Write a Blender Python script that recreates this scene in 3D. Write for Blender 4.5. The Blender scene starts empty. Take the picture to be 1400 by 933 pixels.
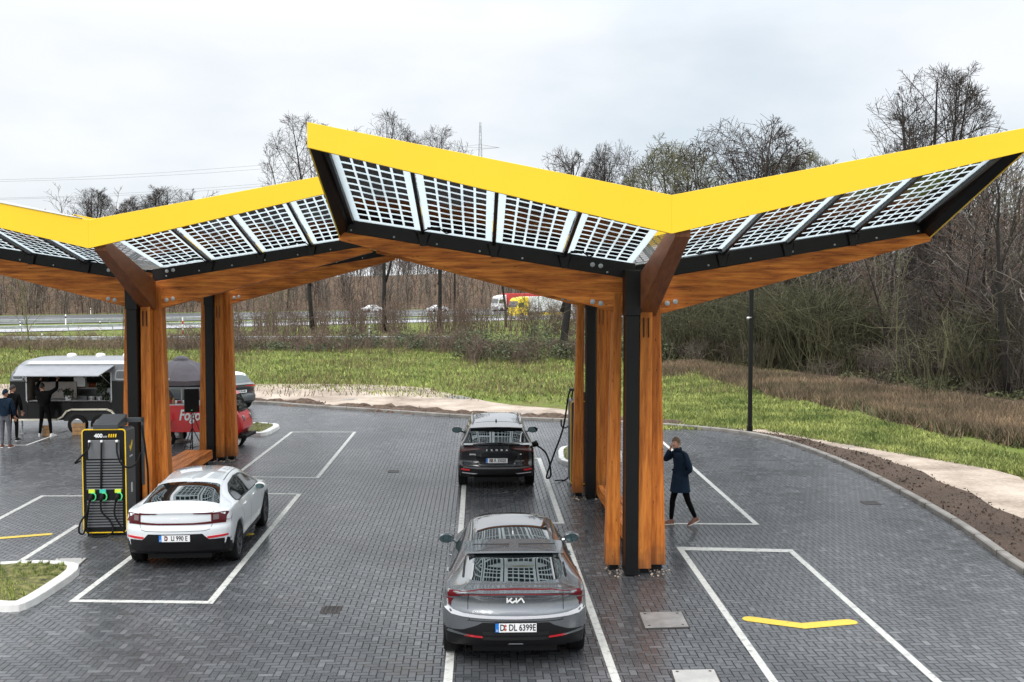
import bpy, bmesh, math, random
from mathutils import Vector, Matrix
from mathutils.bvhtree import BVHTree
R = math.radians
scene = bpy.context.scene
col = scene.collection
V = Vector

# ------------------------------------------------------------------ camera (real place: 4.87 m above the paving)
F = 1450.0; HC = 4.87
YAW = math.atan(45/F); PIT = math.atan(71.5/F)
cam_d = bpy.data.cameras.new('camera'); cam = bpy.data.objects.new('camera', cam_d); col.objects.link(cam)
cam_d.sensor_width = 36; cam_d.lens = F*36/1400; cam_d.clip_end = 4000; cam_d.clip_start = .1
cam.location = (0, 0, HC); cam.rotation_euler = (R(90)-PIT, 0, -YAW)
scene.camera = cam
CR = cam.rotation_euler.to_matrix()
def ray(px, py): return CR @ V((px-700, 466.5-py, -F))
def G(px, py, z=0.0):                       # surveyed ground point
    d = ray(px, py); t = (z-HC)/d.z
    return V((d.x*t, d.y*t, z))
def D_(py): return F*HC/(py-395.0)
def P(px, py, Y):
    d = ray(px, py); t = Y/d.y
    return V((d.x*t, Y, HC+d.z*t))

# ------------------------------------------------------------------ object helpers
def tag(o, label=None, cat=None, group=None, kind=None):
    if label: o['label'] = label
    if cat: o['category'] = cat
    if group: o['group'] = group
    if kind: o['kind'] = kind
    return o
def empty(name, loc=(0, 0, 0), rz=0, label=None, cat=None, group=None):
    o = bpy.data.objects.new(name, None); col.objects.link(o)
    o.location = loc; o.rotation_euler = (0, 0, rz); o.empty_display_size = .2
    return tag(o, label, cat, group)
KIDS = {}
def link(name, me, parent=None):
    o = bpy.data.objects.new(name, me); col.objects.link(o)
    if parent is not None:
        o.parent = parent; KIDS.setdefault(parent.name, []).append(o)
    return o
def copy_tree(o, parent=None):
    c = o.copy(); col.objects.link(c)
    if parent is not None:
        c.parent = parent; KIDS.setdefault(parent.name, []).append(c)
    for ch in list(KIDS.get(o.name, [])): copy_tree(ch, c)
    return c

class MB:
    def __init__(s): s.v = []; s.f = []; s.uv = {}; s.mi = []; s.cur = 0
    def add(s, vs, fs):
        o = len(s.v); s.v += [tuple(v) for v in vs]
        for f in fs: s.f.append(tuple(i+o for i in f)); s.mi.append(s.cur)
        return s
    def box(s, x0, x1, y0, y1, z0, z1, M=None):
        vs = [V((x, y, z)) for z in (z0, z1) for y in (y0, y1) for x in (x0, x1)]
        if M is not None: vs = [M @ v for v in vs]
        return s.add(vs, [(0, 2, 3, 1), (4, 5, 7, 6), (0, 1, 5, 4), (2, 6, 7, 3), (0, 4, 6, 2), (1, 3, 7, 5)])
    def bar(s, a, b, w, h, up=(0, 0, 1)):
        a = V(a); b = V(b); d = (b-a).normalized(); u = V(up)
        if abs(d.dot(u)) > .98: u = V((0, 1, 0))
        x = d.cross(u).normalized(); z = x.cross(d).normalized()
        vs = []
        for p in (a, b):
            for sx, sz in ((-1, -1), (1, -1), (1, 1), (-1, 1)): vs.append(p+x*sx*w/2+z*sz*h/2)
        return s.add(vs, [(0, 1, 2, 3), (7, 6, 5, 4), (0, 4, 5, 1), (1, 5, 6, 2), (2, 6, 7, 3), (3, 7, 4, 0)])
    def prism(s, A, B):                     # two matching outlines
        n = len(A)
        return s.add(list(A)+list(B), [tuple(range(n))[::-1], tuple(range(n, 2*n))]+[(i, (i+1) % n, n+(i+1) % n, n+i) for i in range(n)])
    def tube(s, pts, r, n=8, cap=True):
        pts = [V(p) for p in pts]; k = len(pts)
        rs = r if isinstance(r, (list, tuple)) else [r]*k
        vs = []; fs = []
        d0 = (pts[1]-pts[0]).normalized()
        u = V((0, 0, 1)) if abs(d0.z) < .9 else V((1, 0, 0))
        x = d0.cross(u).normalized()
        for i, p in enumerate(pts):
            d = (pts[min(i+1, k-1)]-pts[max(i-1, 0)])
            d = d.normalized() if d.length > 1e-9 else d0
            x = (x-d*x.dot(d))
            x = x.normalized() if x.length > 1e-6 else d.orthogonal().normalized()
            y = d.cross(x)
            for j in range(n):
                a = 2*math.pi*j/n
                vs.append(p+(x*math.cos(a)+y*math.sin(a))*rs[i])
        for i in range(k-1):
            for j in range(n):
                fs.append((i*n+j, i*n+(j+1) % n, (i+1)*n+(j+1) % n, (i+1)*n+j))
        if cap and n > 3: fs.append(tuple(range(n))[::-1]); fs.append(tuple(range((k-1)*n, k*n)))
        return s.add(vs, fs)
    def lathe(s, prof, n=24, M=None, close=False):
        vs = []; k = len(prof)
        for r, z in prof:
            for j in range(n):
                a = 2*math.pi*j/n; v = V((r*math.cos(a), r*math.sin(a), z))
                vs.append(M @ v if M is not None else v)
        fs = []
        for i in range(k if close else k-1):
            i2 = (i+1) % k
            for j in range(n): fs.append((i*n+j, i*n+(j+1) % n, i2*n+(j+1) % n, i2*n+j))
        if not close: fs.append(tuple(range(n))[::-1]); fs.append(tuple(range((k-1)*n, k*n)))
        return s.add(vs, fs)
    def ball(s, c, r, n=10, sc=(1, 1, 1)):
        prof = [(max(1e-4, math.sin(math.pi*i/n)), -math.cos(math.pi*i/n)) for i in range(n+1)]
        M = Matrix.Translation(V(c)) @ Matrix.Diagonal((r*sc[0], r*sc[1], r*sc[2], 1))
        return s.lathe(prof, n+4, M)
    def build(s, name, mat, parent=None, smooth=False, bevel=0, rec=True, auto=None):
        me = bpy.data.meshes.new(name); me.from_pydata(s.v, [], s.f)
        mats = mat if isinstance(mat, (list, tuple)) else [mat]
        for m in mats: me.materials.append(m)
        if len(mats) > 1: me.polygons.foreach_set('material_index', s.mi)
        if rec:
            bm = bmesh.new(); bm.from_mesh(me); bmesh.ops.recalc_face_normals(bm, faces=bm.faces); bm.to_mesh(me); bm.free()
        if smooth:
            me.polygons.foreach_set('use_smooth', [True]*len(me.polygons))
            if auto: me.set_sharp_from_angle(angle=R(auto))
        me.update()
        o = link(name, me, parent)
        if bevel:
            b = o.modifiers.new('b', 'BEVEL'); b.width = bevel; b.segments = 2; b.limit_method = 'ANGLE'; b.angle_limit = R(35)
        return o
def sheet(name, pts, mat, z=0, parent=None):
    mb = MB(); mb.add([(p[0], p[1], z) for p in pts], [tuple(range(len(pts)))])
    o = mb.build(name, mat, parent)
    me = o.data
    if me.polygons[0].normal.z < 0: me.flip_normals()
    return o
def strip(mb, pts, w, z, closed=False, t=0):  # painted line following points, mitred
    pts = [V((p[0], p[1])) for p in pts]; n = len(pts); L = []; Rr = []
    for i in range(n):
        a = pts[i-1] if (i > 0 or closed) else None; b = pts[(i+1) % n] if (i < n-1 or closed) else None
        d1 = (pts[i]-a).normalized() if a is not None else (b-pts[i]).normalized()
        d2 = (b-pts[i]).normalized() if b is not None else d1
        n1 = V((-d1.y, d1.x)); n2 = V((-d2.y, d2.x)); m = (n1+n2)
        m = m.normalized(); k = w/2/max(.35, m.dot(n1))
        L.append(pts[i]+m*k); Rr.append(pts[i]-m*k)
    vs = [(p.x, p.y, z) for p in L]+[(p.x, p.y, z) for p in Rr]
    m = n if closed else n-1
    mb.add(vs, [(n+i, n+(i+1) % n, (i+1) % n, i) for i in range(m)])
def smoothline(pts, k=6):
    out = []; n = len(pts)
    for i in range(n-1):
        p0 = V(pts[max(i-1, 0)]); p1 = V(pts[i]); p2 = V(pts[i+1]); p3 = V(pts[min(i+2, n-1)])
        for j in range(k):
            t = j/k
            out.append(.5*((2*p1)+(p2-p0)*t+(2*p0-5*p1+4*p2-p3)*t*t+(3*p1-p0-3*p2+p3)*t**3))
    out.append(V(pts[-1])); return out
def text_mesh(s, size, depth=.002, bold=0.0, shear=0):
    c = bpy.data.curves.new('t', 'FONT'); c.body = s; c.size = size; c.extrude = depth; c.offset = bold; c.shear = shear
    c.align_x = 'CENTER'; c.align_y = 'CENTER'; c.resolution_u = 3
    o = bpy.data.objects.new('t', c); col.objects.link(o)
    bpy.context.view_layer.update()
    me = bpy.data.meshes.new_from_object(o.evaluated_get(bpy.context.evaluated_depsgraph_get()))
    bpy.data.objects.remove(o); bpy.data.curves.remove(c)
    return me
def text(name, s, size, mat, M, parent=None, bold=0.0, xs=1.0, shear=0, depth=.002):
    me = text_mesh(s, size, depth, bold, shear); me.name = name
    me.transform(M @ Matrix.Diagonal((xs, 1, 1, 1))); me.materials.clear(); me.materials.append(mat); me.update()
    return link(name, me, parent)
def frame(o, x, y):                          # matrix with local x,y axes and origin
    x = V(x).normalized(); y = V(y).normalized(); z = x.cross(y)
    M = Matrix((x, y, z)).transposed().to_4x4(); M.translation = V(o); return M

# ------------------------------------------------------------------ node helpers
class NT:
    def __init__(s, name):
        s.m = bpy.data.materials.new(name); s.m.use_nodes = True; s.t = s.m.node_tree; s.t.nodes.clear()
        s.out = s.n('ShaderNodeOutputMaterial')
    def n(s, typ, **kw):
        nd = s.t.nodes.new(typ)
        for k, v in kw.items(): setattr(nd, k, v)
        return nd
    def set(s, sock, v):
        if isinstance(v, bpy.types.NodeSocket): s.t.links.new(v, sock)
        elif v is not None:
            if isinstance(v, (tuple, list)) and len(v) == 3 and sock.type == 'RGBA': v = (*v, 1)
            sock.default_value = v
    def math(s, op, a, b=None, c=None, clamp=False):
        nd = s.n('ShaderNodeMath', operation=op); nd.use_clamp = clamp
        for i, v in enumerate((a, b, c)):
            if v is not None: s.set(nd.inputs[i], v)
        return nd.outputs[0]
    def mix(s, f, a, b, mode='MIX'):
        nd = s.n('ShaderNodeMix', data_type='RGBA', blend_type=mode)
        s.set(nd.inputs[0], f); s.set(nd.inputs[6], a); s.set(nd.inputs[7], b); return nd.outputs[2]
    def ramp(s, f, stops):
        nd = s.n('ShaderNodeValToRGB'); cr = nd.color_ramp
        while len(cr.elements) < len(stops): cr.elements.new(.5)
        for e, (p, c) in zip(cr.elements, stops):
            e.position = p; e.color = (*c, 1) if isinstance(c, (tuple, list)) else (c, c, c, 1)
        s.set(nd.inputs[0], f); return nd.outputs[0]
    def coord(s, k='Object', scale=None, rot=None):
        o = s.n('ShaderNodeTexCoord').outputs[k]
        if scale or rot:
            mp = s.n('ShaderNodeMapping'); s.t.links.new(o, mp.inputs[0])
            if scale: mp.inputs['Scale'].default_value = scale
            if rot: mp.inputs['Rotation'].default_value = rot
            o = mp.outputs[0]
        return o
    def noise(s, vec, scale, detail=4, rough=.55, out=0):
        nd = s.n('ShaderNodeTexNoise'); s.set(nd.inputs['Vector'], vec); nd.inputs['Scale'].default_value = scale
        nd.inputs['Detail'].default_value = detail; nd.inputs['Roughness'].default_value = rough; return nd.outputs[out]
    def bump(s, h, st=.3, dist=.01):
        nd = s.n('ShaderNodeBump'); nd.inputs['Strength'].default_value = st; nd.inputs['Distance'].default_value = dist
        s.set(nd.inputs['Height'], h); return nd.outputs[0]
    def bsdf(s, **kw):
        nd = s.n('ShaderNodeBsdfPrincipled')
        for k, v in kw.items():
            s.set(nd.inputs[k.replace('_', ' ')], v)
        return nd.outputs[0]
    def done(s, sh): s.t.links.new(sh, s.out.inputs[0]); return s.m
MATS = {}
def mat(name, c, rough=.5, metal=0, coat=0, var=.12, vs=3.0, bump=0, bs=60, spec=.5, island=0, c2=None, dirt=0, rv=.1, ior=1.5):
    if name in MATS: return MATS[name]
    n = NT(name); co = n.coord()
    f = n.noise(co, vs, 5)
    lo = tuple(x*(1-var) for x in c); hi = tuple(min(1, x*(1+var)) for x in (c2 or c))
    colr = n.ramp(f, [(.3, lo), (.7, hi)])
    if island:
        g = n.n('ShaderNodeNewGeometry').outputs['Random Per Island']
        colr = n.mix(1.0, colr, n.ramp(g, [(0, 1-island), (1, 1+island)]), 'MULTIPLY')
    if dirt:
        d = n.ramp(n.noise(co, 1.7, 6, .65), [(.45, 0.0), (.75, dirt)])
        colr = n.mix(d, colr, (.09, .075, .06))
    r = n.math('ADD', n.math('MULTIPLY', n.noise(co, vs*4, 3), rv), rough-rv/2)
    kw = dict(Base_Color=colr, Roughness=r, Metallic=metal)
    b = n.n('ShaderNodeBsdfPrincipled')
    for k, v in kw.items(): n.set(b.inputs[k.replace('_', ' ')], v)
    b.inputs['Specular IOR Level'].default_value = spec
    b.inputs['IOR'].default_value = ior; b.inputs['Coat Weight'].default_value = coat; b.inputs['Coat Roughness'].default_value = .04
    if bump: n.t.links.new(n.bump(n.noise(co, bs, 4), bump, .01), b.inputs['Normal'])
    MATS[name] = n.done(b.outputs[0]); return MATS[name]

# ------------------------------------------------------------------ materials
def herringbone():
    n = NT('herringbone_paving'); co = n.coord()
    sp = n.n('ShaderNodeSeparateXYZ'); n.t.links.new(co, sp.inputs[0])
    x = n.math('DIVIDE', sp.outputs[0], .1); y = n.math('DIVIDE', sp.outputs[1], .1)
    i = n.math('FLOOR', x); j = n.math('FLOOR', y)
    fx = n.math('SUBTRACT', x, i); fy = n.math('SUBTRACT', y, j)
    k = n.math('FLOORED_MODULO', n.math('ADD', n.math('ADD', i, j), .5), 4.0)
    k = n.math('FLOOR', k)
    def eq(v): return n.math('COMPARE', k, float(v), .1)
    k0, k1, k2, k3 = eq(0), eq(1), eq(2), eq(3)
    lft = n.math('ADD', fx, k1); rgt = n.math('ADD', n.math('SUBTRACT', 1.0, fx), k0)
    bot = n.math('ADD', fy, k3); top = n.math('ADD', n.math('SUBTRACT', 1.0, fy), k2)
    e = n.math('MINIMUM', n.math('MINIMUM', lft, rgt), n.math('MINIMUM', bot, top))
    joint = n.ramp(e, [(.03, 0.0), (.10, 1.0)])
    bi = n.math('SUBTRACT', i, k1); bj = n.math('SUBTRACT', j, k3)
    cb = n.n('ShaderNodeCombineXYZ'); n.set(cb.inputs[0], bi); n.set(cb.inputs[1], bj); n.set(cb.inputs[2], n.math('ADD', k0, k1))
    wn = n.n('ShaderNodeTexWhiteNoise'); n.t.links.new(cb.outputs[0], wn.inputs[0]); rnd = wn.outputs[0]
    c = n.ramp(rnd, [(0, (.060, .063, .067)), (.5, (.080, .083, .088)), (.94, (.108, .112, .118)), (1, (.15, .153, .157))])
    big = n.noise(co, .22, 5, .6)
    c = n.mix(1.0, c, n.ramp(big, [(.36, (.72, .73, .75)), (.62, (1.14, 1.14, 1.14))]), 'MULTIPLY')
    fine = n.noise(co, 90, 2)
    c = n.mix(.5, c, n.mix(1.0, c, n.ramp(fine, [(.3, .6), (.7, 1.4)]), 'MULTIPLY'))
    c = n.mix(joint, (.004, .004, .0045), c)
    # brown mud smear in places
    mud = n.ramp(n.noise(co, .5, 6, .7), [(.60, 0.0), (.72, .5)])
    c = n.mix(mud, c, (.075, .06, .045))
    wet = n.ramp(n.noise(co, .35, 6, .65), [(.35, .17), (.66, .33)])
    ro = n.math('ADD', wet, n.math('MULTIPLY', rnd, .05))
    ro = n.math('ADD', ro, n.math('MULTIPLY', n.math('SUBTRACT', 1.0, joint), .6))
    h = n.math('ADD', n.math('MULTIPLY', joint, 1.0), n.math('ADD', n.math('MULTIPLY', rnd, .25), n.math('MULTIPLY', fine, .12)))
    b = n.bsdf(Base_Color=c, Roughness=ro, Normal=n.bump(h, .55, .006), Specular_IOR_Level=.5)
    return n.done(b)
M_pave = herringbone()
def paint(name, c, wear=.55):
    n = NT(name); co = n.coord()
    w = n.ramp(n.noise(co, 9, 7, .75), [(wear, 0.0), (wear+.18, .75)])
    cc = n.mix(w, c, (.10, .10, .10))
    cc = n.mix(n.ramp(n.noise(co, 1.2, 4), [(.4, 0.0), (.8, .35)]), cc, tuple(x*.7 for x in c))
    return n.done(n.bsdf(Base_Color=cc, Roughness=.5, Normal=n.bump(n.noise(co, 60, 3), .3, .004)))
M_line = paint('white_line_paint', (.60, .60, .56), .50); M_yline = paint('yellow_line_paint', (.80, .56, .06))
M_lineold = paint('worn_line_paint', (.42, .42, .42), .45)
def wood(name, axis):
    n = NT(name)
    sc = {'x': (1.2, 14, 14), 'y': (14, 1.2, 14), 'z': (14, 14, 1.2)}[axis]
    co = n.coord('Object', sc); raw = n.coord()
    g = n.noise(co, 1.6, 8, .62)
    c = n.ramp(g, [(.30, (.20, .050, .009)), (.48, (.50, .145, .023)), (.70, (.72, .27, .05))] if axis != 'z' else [(.28, (.30, .080, .014)), (.5, (.55, .175, .030)), (.72, (.68, .26, .05))])
    big = n.noise(n.coord('Object', {'x': (.35, 3.5, 6), 'y': (3, .35, 6), 'z': (5, 5, .3)}[axis]), 1.5, 3)
    c = n.mix(1.0, c, n.ramp(big, [(.3, (.72, .68, .6)), (.7, (1.22, 1.2, 1.15))]), 'MULTIPLY')
    vo = n.n('ShaderNodeTexVoronoi'); n.t.links.new(n.coord('Object', {'x': (1.6, 5, 5), 'y': (5, 1.6, 5), 'z': (5, 5, 1.6)}[axis]), vo.inputs[0]); vo.inputs['Scale'].default_value = 2.4
    kn = n.ramp(vo.outputs['Distance'], [(.05, 1.0), (.13, 0.0)])
    c = n.mix(n.math('MULTIPLY', kn, .8), c, (.06, .018, .006))
    # lamella joints
    sp = n.n('ShaderNodeSeparateXYZ'); n.t.links.new(raw, sp.inputs[0])
    if axis == 'z':
        st = n.math('MULTIPLY', n.math('SUBTRACT', 1.0, n.math('DIVIDE', sp.outputs[2], n.math('MULTIPLY', n.noise(raw, 7, 4), 1.1), clamp=True), clamp=True), .75)
        c = n.mix(st, c, (.09, .05, .03))
    lam = n.math('FRACT', n.math('MULTIPLY', sp.outputs[0 if axis == 'z' else 2], 11.0 if axis == 'z' else 9.0))
    c = n.mix(n.math('MULTIPLY', n.math('LESS_THAN', lam, .05), .22), c, (.12, .04, .012))
    b = n.bsdf(Base_Color=c, Roughness=n.math('ADD', n.math('MULTIPLY', g, .25), .45), Specular_IOR_Level=.3, Normal=n.bump(g, .25, .006))
    return n.done(b)
M_wx, M_wy, M_wz = wood('glulam_x', 'x'), wood('glulam_y', 'y'), wood('glulam_z', 'z')
def wood_dark():
    n = NT('stained_timber'); g = n.noise(n.coord('Object', (14, 1.5, 5)), 1.5, 6)
    return n.done(n.bsdf(Base_Color=n.ramp(g, [(.3, (.16, .048, .016)), (.7, (.28, .095, .033))]), Roughness=.5, Normal=n.bump(g, .2, .005)))
M_wd = wood_dark()
M_yel = mat('yellow_aluminium', (.93, .60, .012), .42, 0, .15, var=.03, vs=.6, rv=.08)
M_blk = mat('black_steel', (.0045, .0045, .005), .42, 0, 0, var=.2, spec=.3)
M_blkm = mat('black_rubber', (.007, .007, .007), .75, var=.2, spec=.25)
M_plast = mat('black_plastic', (.007, .007, .008), .5, var=.15, spec=.3)
M_dgrey = mat('dark_grey_metal', (.046, .050, .055), .42, .0, var=.1)
M_mgrey = mat('mid_grey_metal', (.16, .165, .175), .4, .3, var=.1)
M_alu = mat('aluminium', (.55, .56, .57), .35, .85, var=.1)
M_galv = mat('galvanised_steel', (.42, .44, .45), .5, .55, var=.2, bump=.1)
M_chrome = mat('chrome', (.75, .75, .76), .12, 1)
M_conc = mat('kerb_concrete', (.23, .215, .195), .85, var=.25, vs=2.0, bump=.4, bs=50, dirt=.5)
M_wkerb = mat('white_kerb_stone', (.66, .655, .63), .8, var=.1, vs=2, bump=.4, bs=40, dirt=.35)
M_cover = mat('steel_cover', (.30, .29, .28), .42, .3, var=.25, vs=5, bump=.35, bs=90)
M_iron = mat('cast_iron', (.06, .05, .045), .6, .2, var=.3, bump=.4)
M_red = mat('red_paint', (.62, .012, .014), .3, 0, .6, var=.03, rv=0)
M_redl = mat('red_lens', (.085, .002, .005), .3, 0, .1, var=.05, rv=0)
M_redb = mat('red_reflector', (.60, .015, .025), .3, 0, .5, var=.05, rv=0)
M_redbar = mat('red_light_bar', (.10, .003, .006), .5, spec=.12, var=0, rv=0)
M_lens = mat('clear_lens', (.20, .15, .15), .15, .2, .8, var=.05, rv=0)
M_glass = mat('car_glass', (.006, .009, .010), .02, 0, 1.0, var=.0, spec=1.0, rv=0, ior=1.9)
M_glassg = mat('tinted_roof_glass', (.02, .02, .021), .03, 0, 1.0, var=.05, spec=1.0, rv=0)
M_white = mat('white_car_paint', (.70, .73, .75), .3, 0, 1.0, var=.0, rv=0)
M_silver = mat('grey_car_paint', (.20, .212, .225), .27, .75, 1.0, var=0, rv=0)
M_black = mat('black_car_paint', (.012, .013, .016), .2, .2, 1.0, var=0, rv=0)
M_slate = mat('slate_car_paint', (.07, .085, .095), .3, .5, 1.0, var=0, rv=0)
M_platew = mat('plate_white', (.8, .8, .8), .4, var=.02)
M_blue = mat('plate_blue', (.01, .16, .55), .4)
M_ink = mat('ink_black', (.01, .01, .01), .5)
M_whitep = mat('white_plastic', (.78, .78, .77), .4, var=.04)
M_trim = mat('satin_silver_trim', (.66, .66, .69), .28, .15, .5, var=.02, rv=0)
M_cream = mat('cream_enamel', (.72, .68, .55), .4, dirt=.2)
M_navy = mat('navy_wool', (.008, .018, .034), .9, spec=.15, var=.3, vs=9, bump=.3, bs=120)
M_blackc = mat('black_cloth', (.004, .004, .0045), .95, var=.3, vs=9, bump=.2, spec=.1)
M_denim = mat('grey_denim', (.10, .105, .12), .9, var=.3, vs=9, bump=.2)
M_skin = mat('skin', (.52, .27, .18), .5, var=.08)
M_hair = mat('brown_hair', (.12, .065, .035), .7, var=.4, vs=60, bump=.4)
M_dhair = mat('dark_hair', (.015, .012, .010), .7, var=.4, vs=60, bump=.4)
M_leather = mat('brown_leather', (.14, .045, .02), .45, var=.3, vs=20)
M_sole = mat('pale_sole', (.6, .56, .5), .7)
M_greyfab = mat('grey_canvas', (.16, .145, .16), .9, var=.15, bump=.2, bs=200)
M_green = mat('green_plastic', (.10, .65, .22), .4); M_teal = mat('teal_plastic', (.05, .55, .42), .4)
M_lime = mat('lime_plastic', (.62, .75, .05), .4); M_gold = mat('gold_frame', (.85, .55, .02), .35)
M_crate = mat('crate_wood', (.35, .2, .09), .7, var=.3, vs=8)
M_soil = mat('dark_soil', (.065, .042, .028), .95, var=.5, vs=7, bump=1.0, bs=14, c2=(.09, .06, .042))
def panelmat():
    n = NT('solar_laminate')
    uv = n.n('ShaderNodeUVMap'); sp = n.n('ShaderNodeSeparateXYZ'); n.t.links.new(uv.outputs[0], sp.inputs[0])
    u = n.math('MULTIPLY', n.math('SUBTRACT', sp.outputs[0], .08), 5/.84); v = n.math('MULTIPLY', n.math('SUBTRACT', sp.outputs[1], .035), 11/.94)
    fu = n.math('FRACT', u); fv = n.math('FRACT', v)
    def inside(f, a, b): return n.math('MULTIPLY', n.math('GREATER_THAN', f, a), n.math('LESS_THAN', f, b))
    cell = n.math('MULTIPLY', inside(fu, .10, .90), inside(fv, .13, .87))
    cell = n.math('MULTIPLY', cell, n.math('MULTIPLY', inside(u, 0.0, 5.0), inside(v, 0.0, 11.0)))
    wn = n.n('ShaderNodeTexWhiteNoise'); cb = n.n('ShaderNodeCombineXYZ'); n.set(cb.inputs[0], n.math('FLOOR', u)); n.set(cb.inputs[1], n.math('FLOOR', v))
    n.t.links.new(n.n('ShaderNodeObjectInfo').outputs['Random'], cb.inputs[2]); n.t.links.new(cb.outputs[0], wn.inputs[0])
    cc = n.ramp(wn.outputs[0], [(0, (.010, .006, .006)), (1, (.035, .018, .016))])
    dark = n.bsdf(Base_Color=cc, Roughness=.12)
    tr = n.n('ShaderNodeBsdfTransparent'); tr.inputs[0].default_value = (.50, .56, .58, 1)
    tl = n.n('ShaderNodeBsdfTranslucent'); tl.inputs[0].default_value = (.82, .86, .87, 1)
    mx = n.n('ShaderNodeMixShader'); mx.inputs[0].default_value = .62; n.t.links.new(tr.outputs[0], mx.inputs[1]); n.t.links.new(tl.outputs[0], mx.inputs[2])
    gl = n.n('ShaderNodeBsdfGlossy'); gl.inputs['Roughness'].default_value = .03
    m1 = n.n('ShaderNodeMixShader'); m1.inputs[0].default_value = .06; n.t.links.new(mx.outputs[0], m1.inputs[1]); n.t.links.new(gl.outputs[0], m1.inputs[2])
    m2 = n.n('ShaderNodeMixShader'); n.set(m2.inputs[0], cell); n.t.links.new(m1.outputs[0], m2.inputs[1]); n.t.links.new(dark, m2.inputs[2])
    return n.done(m2.outputs[0])
M_panel = panelmat()
def groundmat():
    n = NT('meadow_ground'); co = n.coord()
    a = n.noise(co, .18, 6, .6); b = n.noise(co, 1.6, 6, .7); c = n.noise(co, 12, 4, .7)
    g = n.ramp(c, [(.25, (.06, .08, .018)), (.5, (.15, .20, .04)), (.75, (.27, .30, .09))])
    d = n.ramp(c, [(.3, (.07, .05, .025)), (.7, (.24, .19, .09))])
    f = n.ramp(n.math('ADD', n.math('MULTIPLY', a, .6), n.math('MULTIPLY', b, .5)), [(.52, 0.0), (.68, .75)])
    return n.done(n.bsdf(Base_Color=n.mix(f, g, d), Roughness=.95, Specular_IOR_Level=.15, Normal=n.bump(n.math('ADD', b, c), .9, .08)))
M_ground = groundmat()
def sandmat():
    n = NT('sandy_track'); co = n.coord(); a = n.noise(co, .5, 6, .65); c = n.noise(co, 9, 5, .7)
    cc = n.ramp(n.math('ADD', n.math('MULTIPLY', a, .7), n.math('MULTIPLY', c, .3)), [(.36, (.17, .13, .095)), (.5, (.37, .30, .24)), (.64, (.54, .455, .375))])
    pud = n.ramp(n.noise(co, .33, 3), [(.63, 0.0), (.68, 1.0)])
    return n.done(n.bsdf(Base_Color=n.mix(pud, cc, (.16, .15, .14)), Roughness=n.mix(pud, (.95, .95, .95), (.2, .2, .2)), Normal=n.bump(c, .8, .03)))
M_sand = sandmat()
def mulchmat():
    n = NT('mulch_soil'); co = n.coord(); c = n.noise(co, 22, 6, .8); a = n.noise(co, .8, 4)
    vo = n.n('ShaderNodeTexVoronoi'); n.t.links.new(co, vo.inputs[0]); vo.inputs['Scale'].default_value = 16
    cc = n.ramp(c, [(.3, (.045, .028, .019)), (.55, (.115, .074, .050)), (.75, (.21, .145, .10))])
    cc = n.mix(1.0, cc, n.ramp(a, [(.3, .75), (.7, 1.2)]), 'MULTIPLY')
    return n.done(n.bsdf(Base_Color=cc, Roughness=.95, Normal=n.bump(n.math('ADD', c, vo.outputs['Distance']), 1.0, .06)))
M_mulch = mulchmat()
M_asph = mat('asphalt', (.055, .056, .06), .42, var=.2, vs=.4, bump=.3, bs=30)
M_road = mat('painted_sheen_roadway', (.40, .40, .41), .35, var=.15, vs=.15)  # pale base colour stands in for sky reflected off the wet road
M_moss = mat('mossy_turf', (.045, .06, .012), .95, var=.5, vs=9, bump=1.0, bs=35, c2=(.16, .15, .05))
M_bark = mat('grey_bark', (.052, .043, .036), .95, var=.35, vs=4, bump=.5, bs=25, c2=(.085, .072, .06))
M_barkd = mat('dark_bark', (.016, .013, .011), .95, var=.35, vs=4, bump=.5, bs=25)
M_barkg = mat('mossy_bark', (.085, .09, .035), .95, var=.4, vs=3, bump=.5, bs=25, c2=(.13, .125, .06))
M_twig = mat('twigs_brown', (.045, .034, .028), .95, var=.25, vs=.4)
M_twigr = mat('twigs_reddish', (.115, .078, .062), .95, var=.3, vs=.3, island=.3)
M_twigg = mat('twigs_olive', (.12, .115, .06), .95, var=.35, vs=.4, island=.35)
M_twiggrey = mat('twigs_grey', (.135, .118, .10), .95, var=.3, vs=.4, island=.3)
M_leafg = mat('bramble_leaves', (.05, .08, .03), .7, var=.4, vs=.7, island=.55, c2=(.075, .09, .04))
M_leafm = mat('mixed_leaves', (.07, .075, .03), .8, var=.4, vs=.5, island=.6)
M_straw = mat('dry_grass_blades', (.105, .078, .048), .9, var=.45, vs=.35, island=.55, c2=(.18, .125, .075))
M_blade = mat('green_grass_blades', (.115, .185, .032), .85, var=.4, vs=.5, island=.6, c2=(.25, .27, .08))
M_litter = mat('leaf_litter', (.075, .042, .026), .95, var=.5, vs=1.5, bump=1.0, bs=9, c2=(.11, .07, .04))
M_ivy = mat('ivy_leaves', (.035, .055, .02), .6, var=.4, island=.5)
# ================================================================== SETTING
def hill(name, x0, x1, y0, y1, nx, ny, fn, m):
    mb = MB(); vs = []; fs = []
    for j in range(ny+1):
        for i in range(nx+1):
            x = x0+(x1-x0)*i/nx; y = y0+(y1-y0)*j/ny; vs.append((x, y, fn(x, y)))
    for j in range(ny):
        for i in range(nx): a = j*(nx+1)+i; fs.append((a, a+1, a+nx+2, a+nx+1))
    mb.add(vs, fs); return tag(mb.build(name, m, smooth=True, rec=False), kind='structure')
tag(sheet('ground', [(-900, -120), (900, -120), (900, 1500), (-900, 1500)], M_ground, -.06), kind='structure')
def hz(x, y):
    t = min(1, max(0, (y-.75*x-262)/55)); t = t*t*(3-2*t)
    return -.5+t*(9+2*math.sin(x*.03)+1.5*math.sin(x*.011+2))
hill('hill', -330, 420, 60, 640, 90, 90, hz, M_litter)

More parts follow.
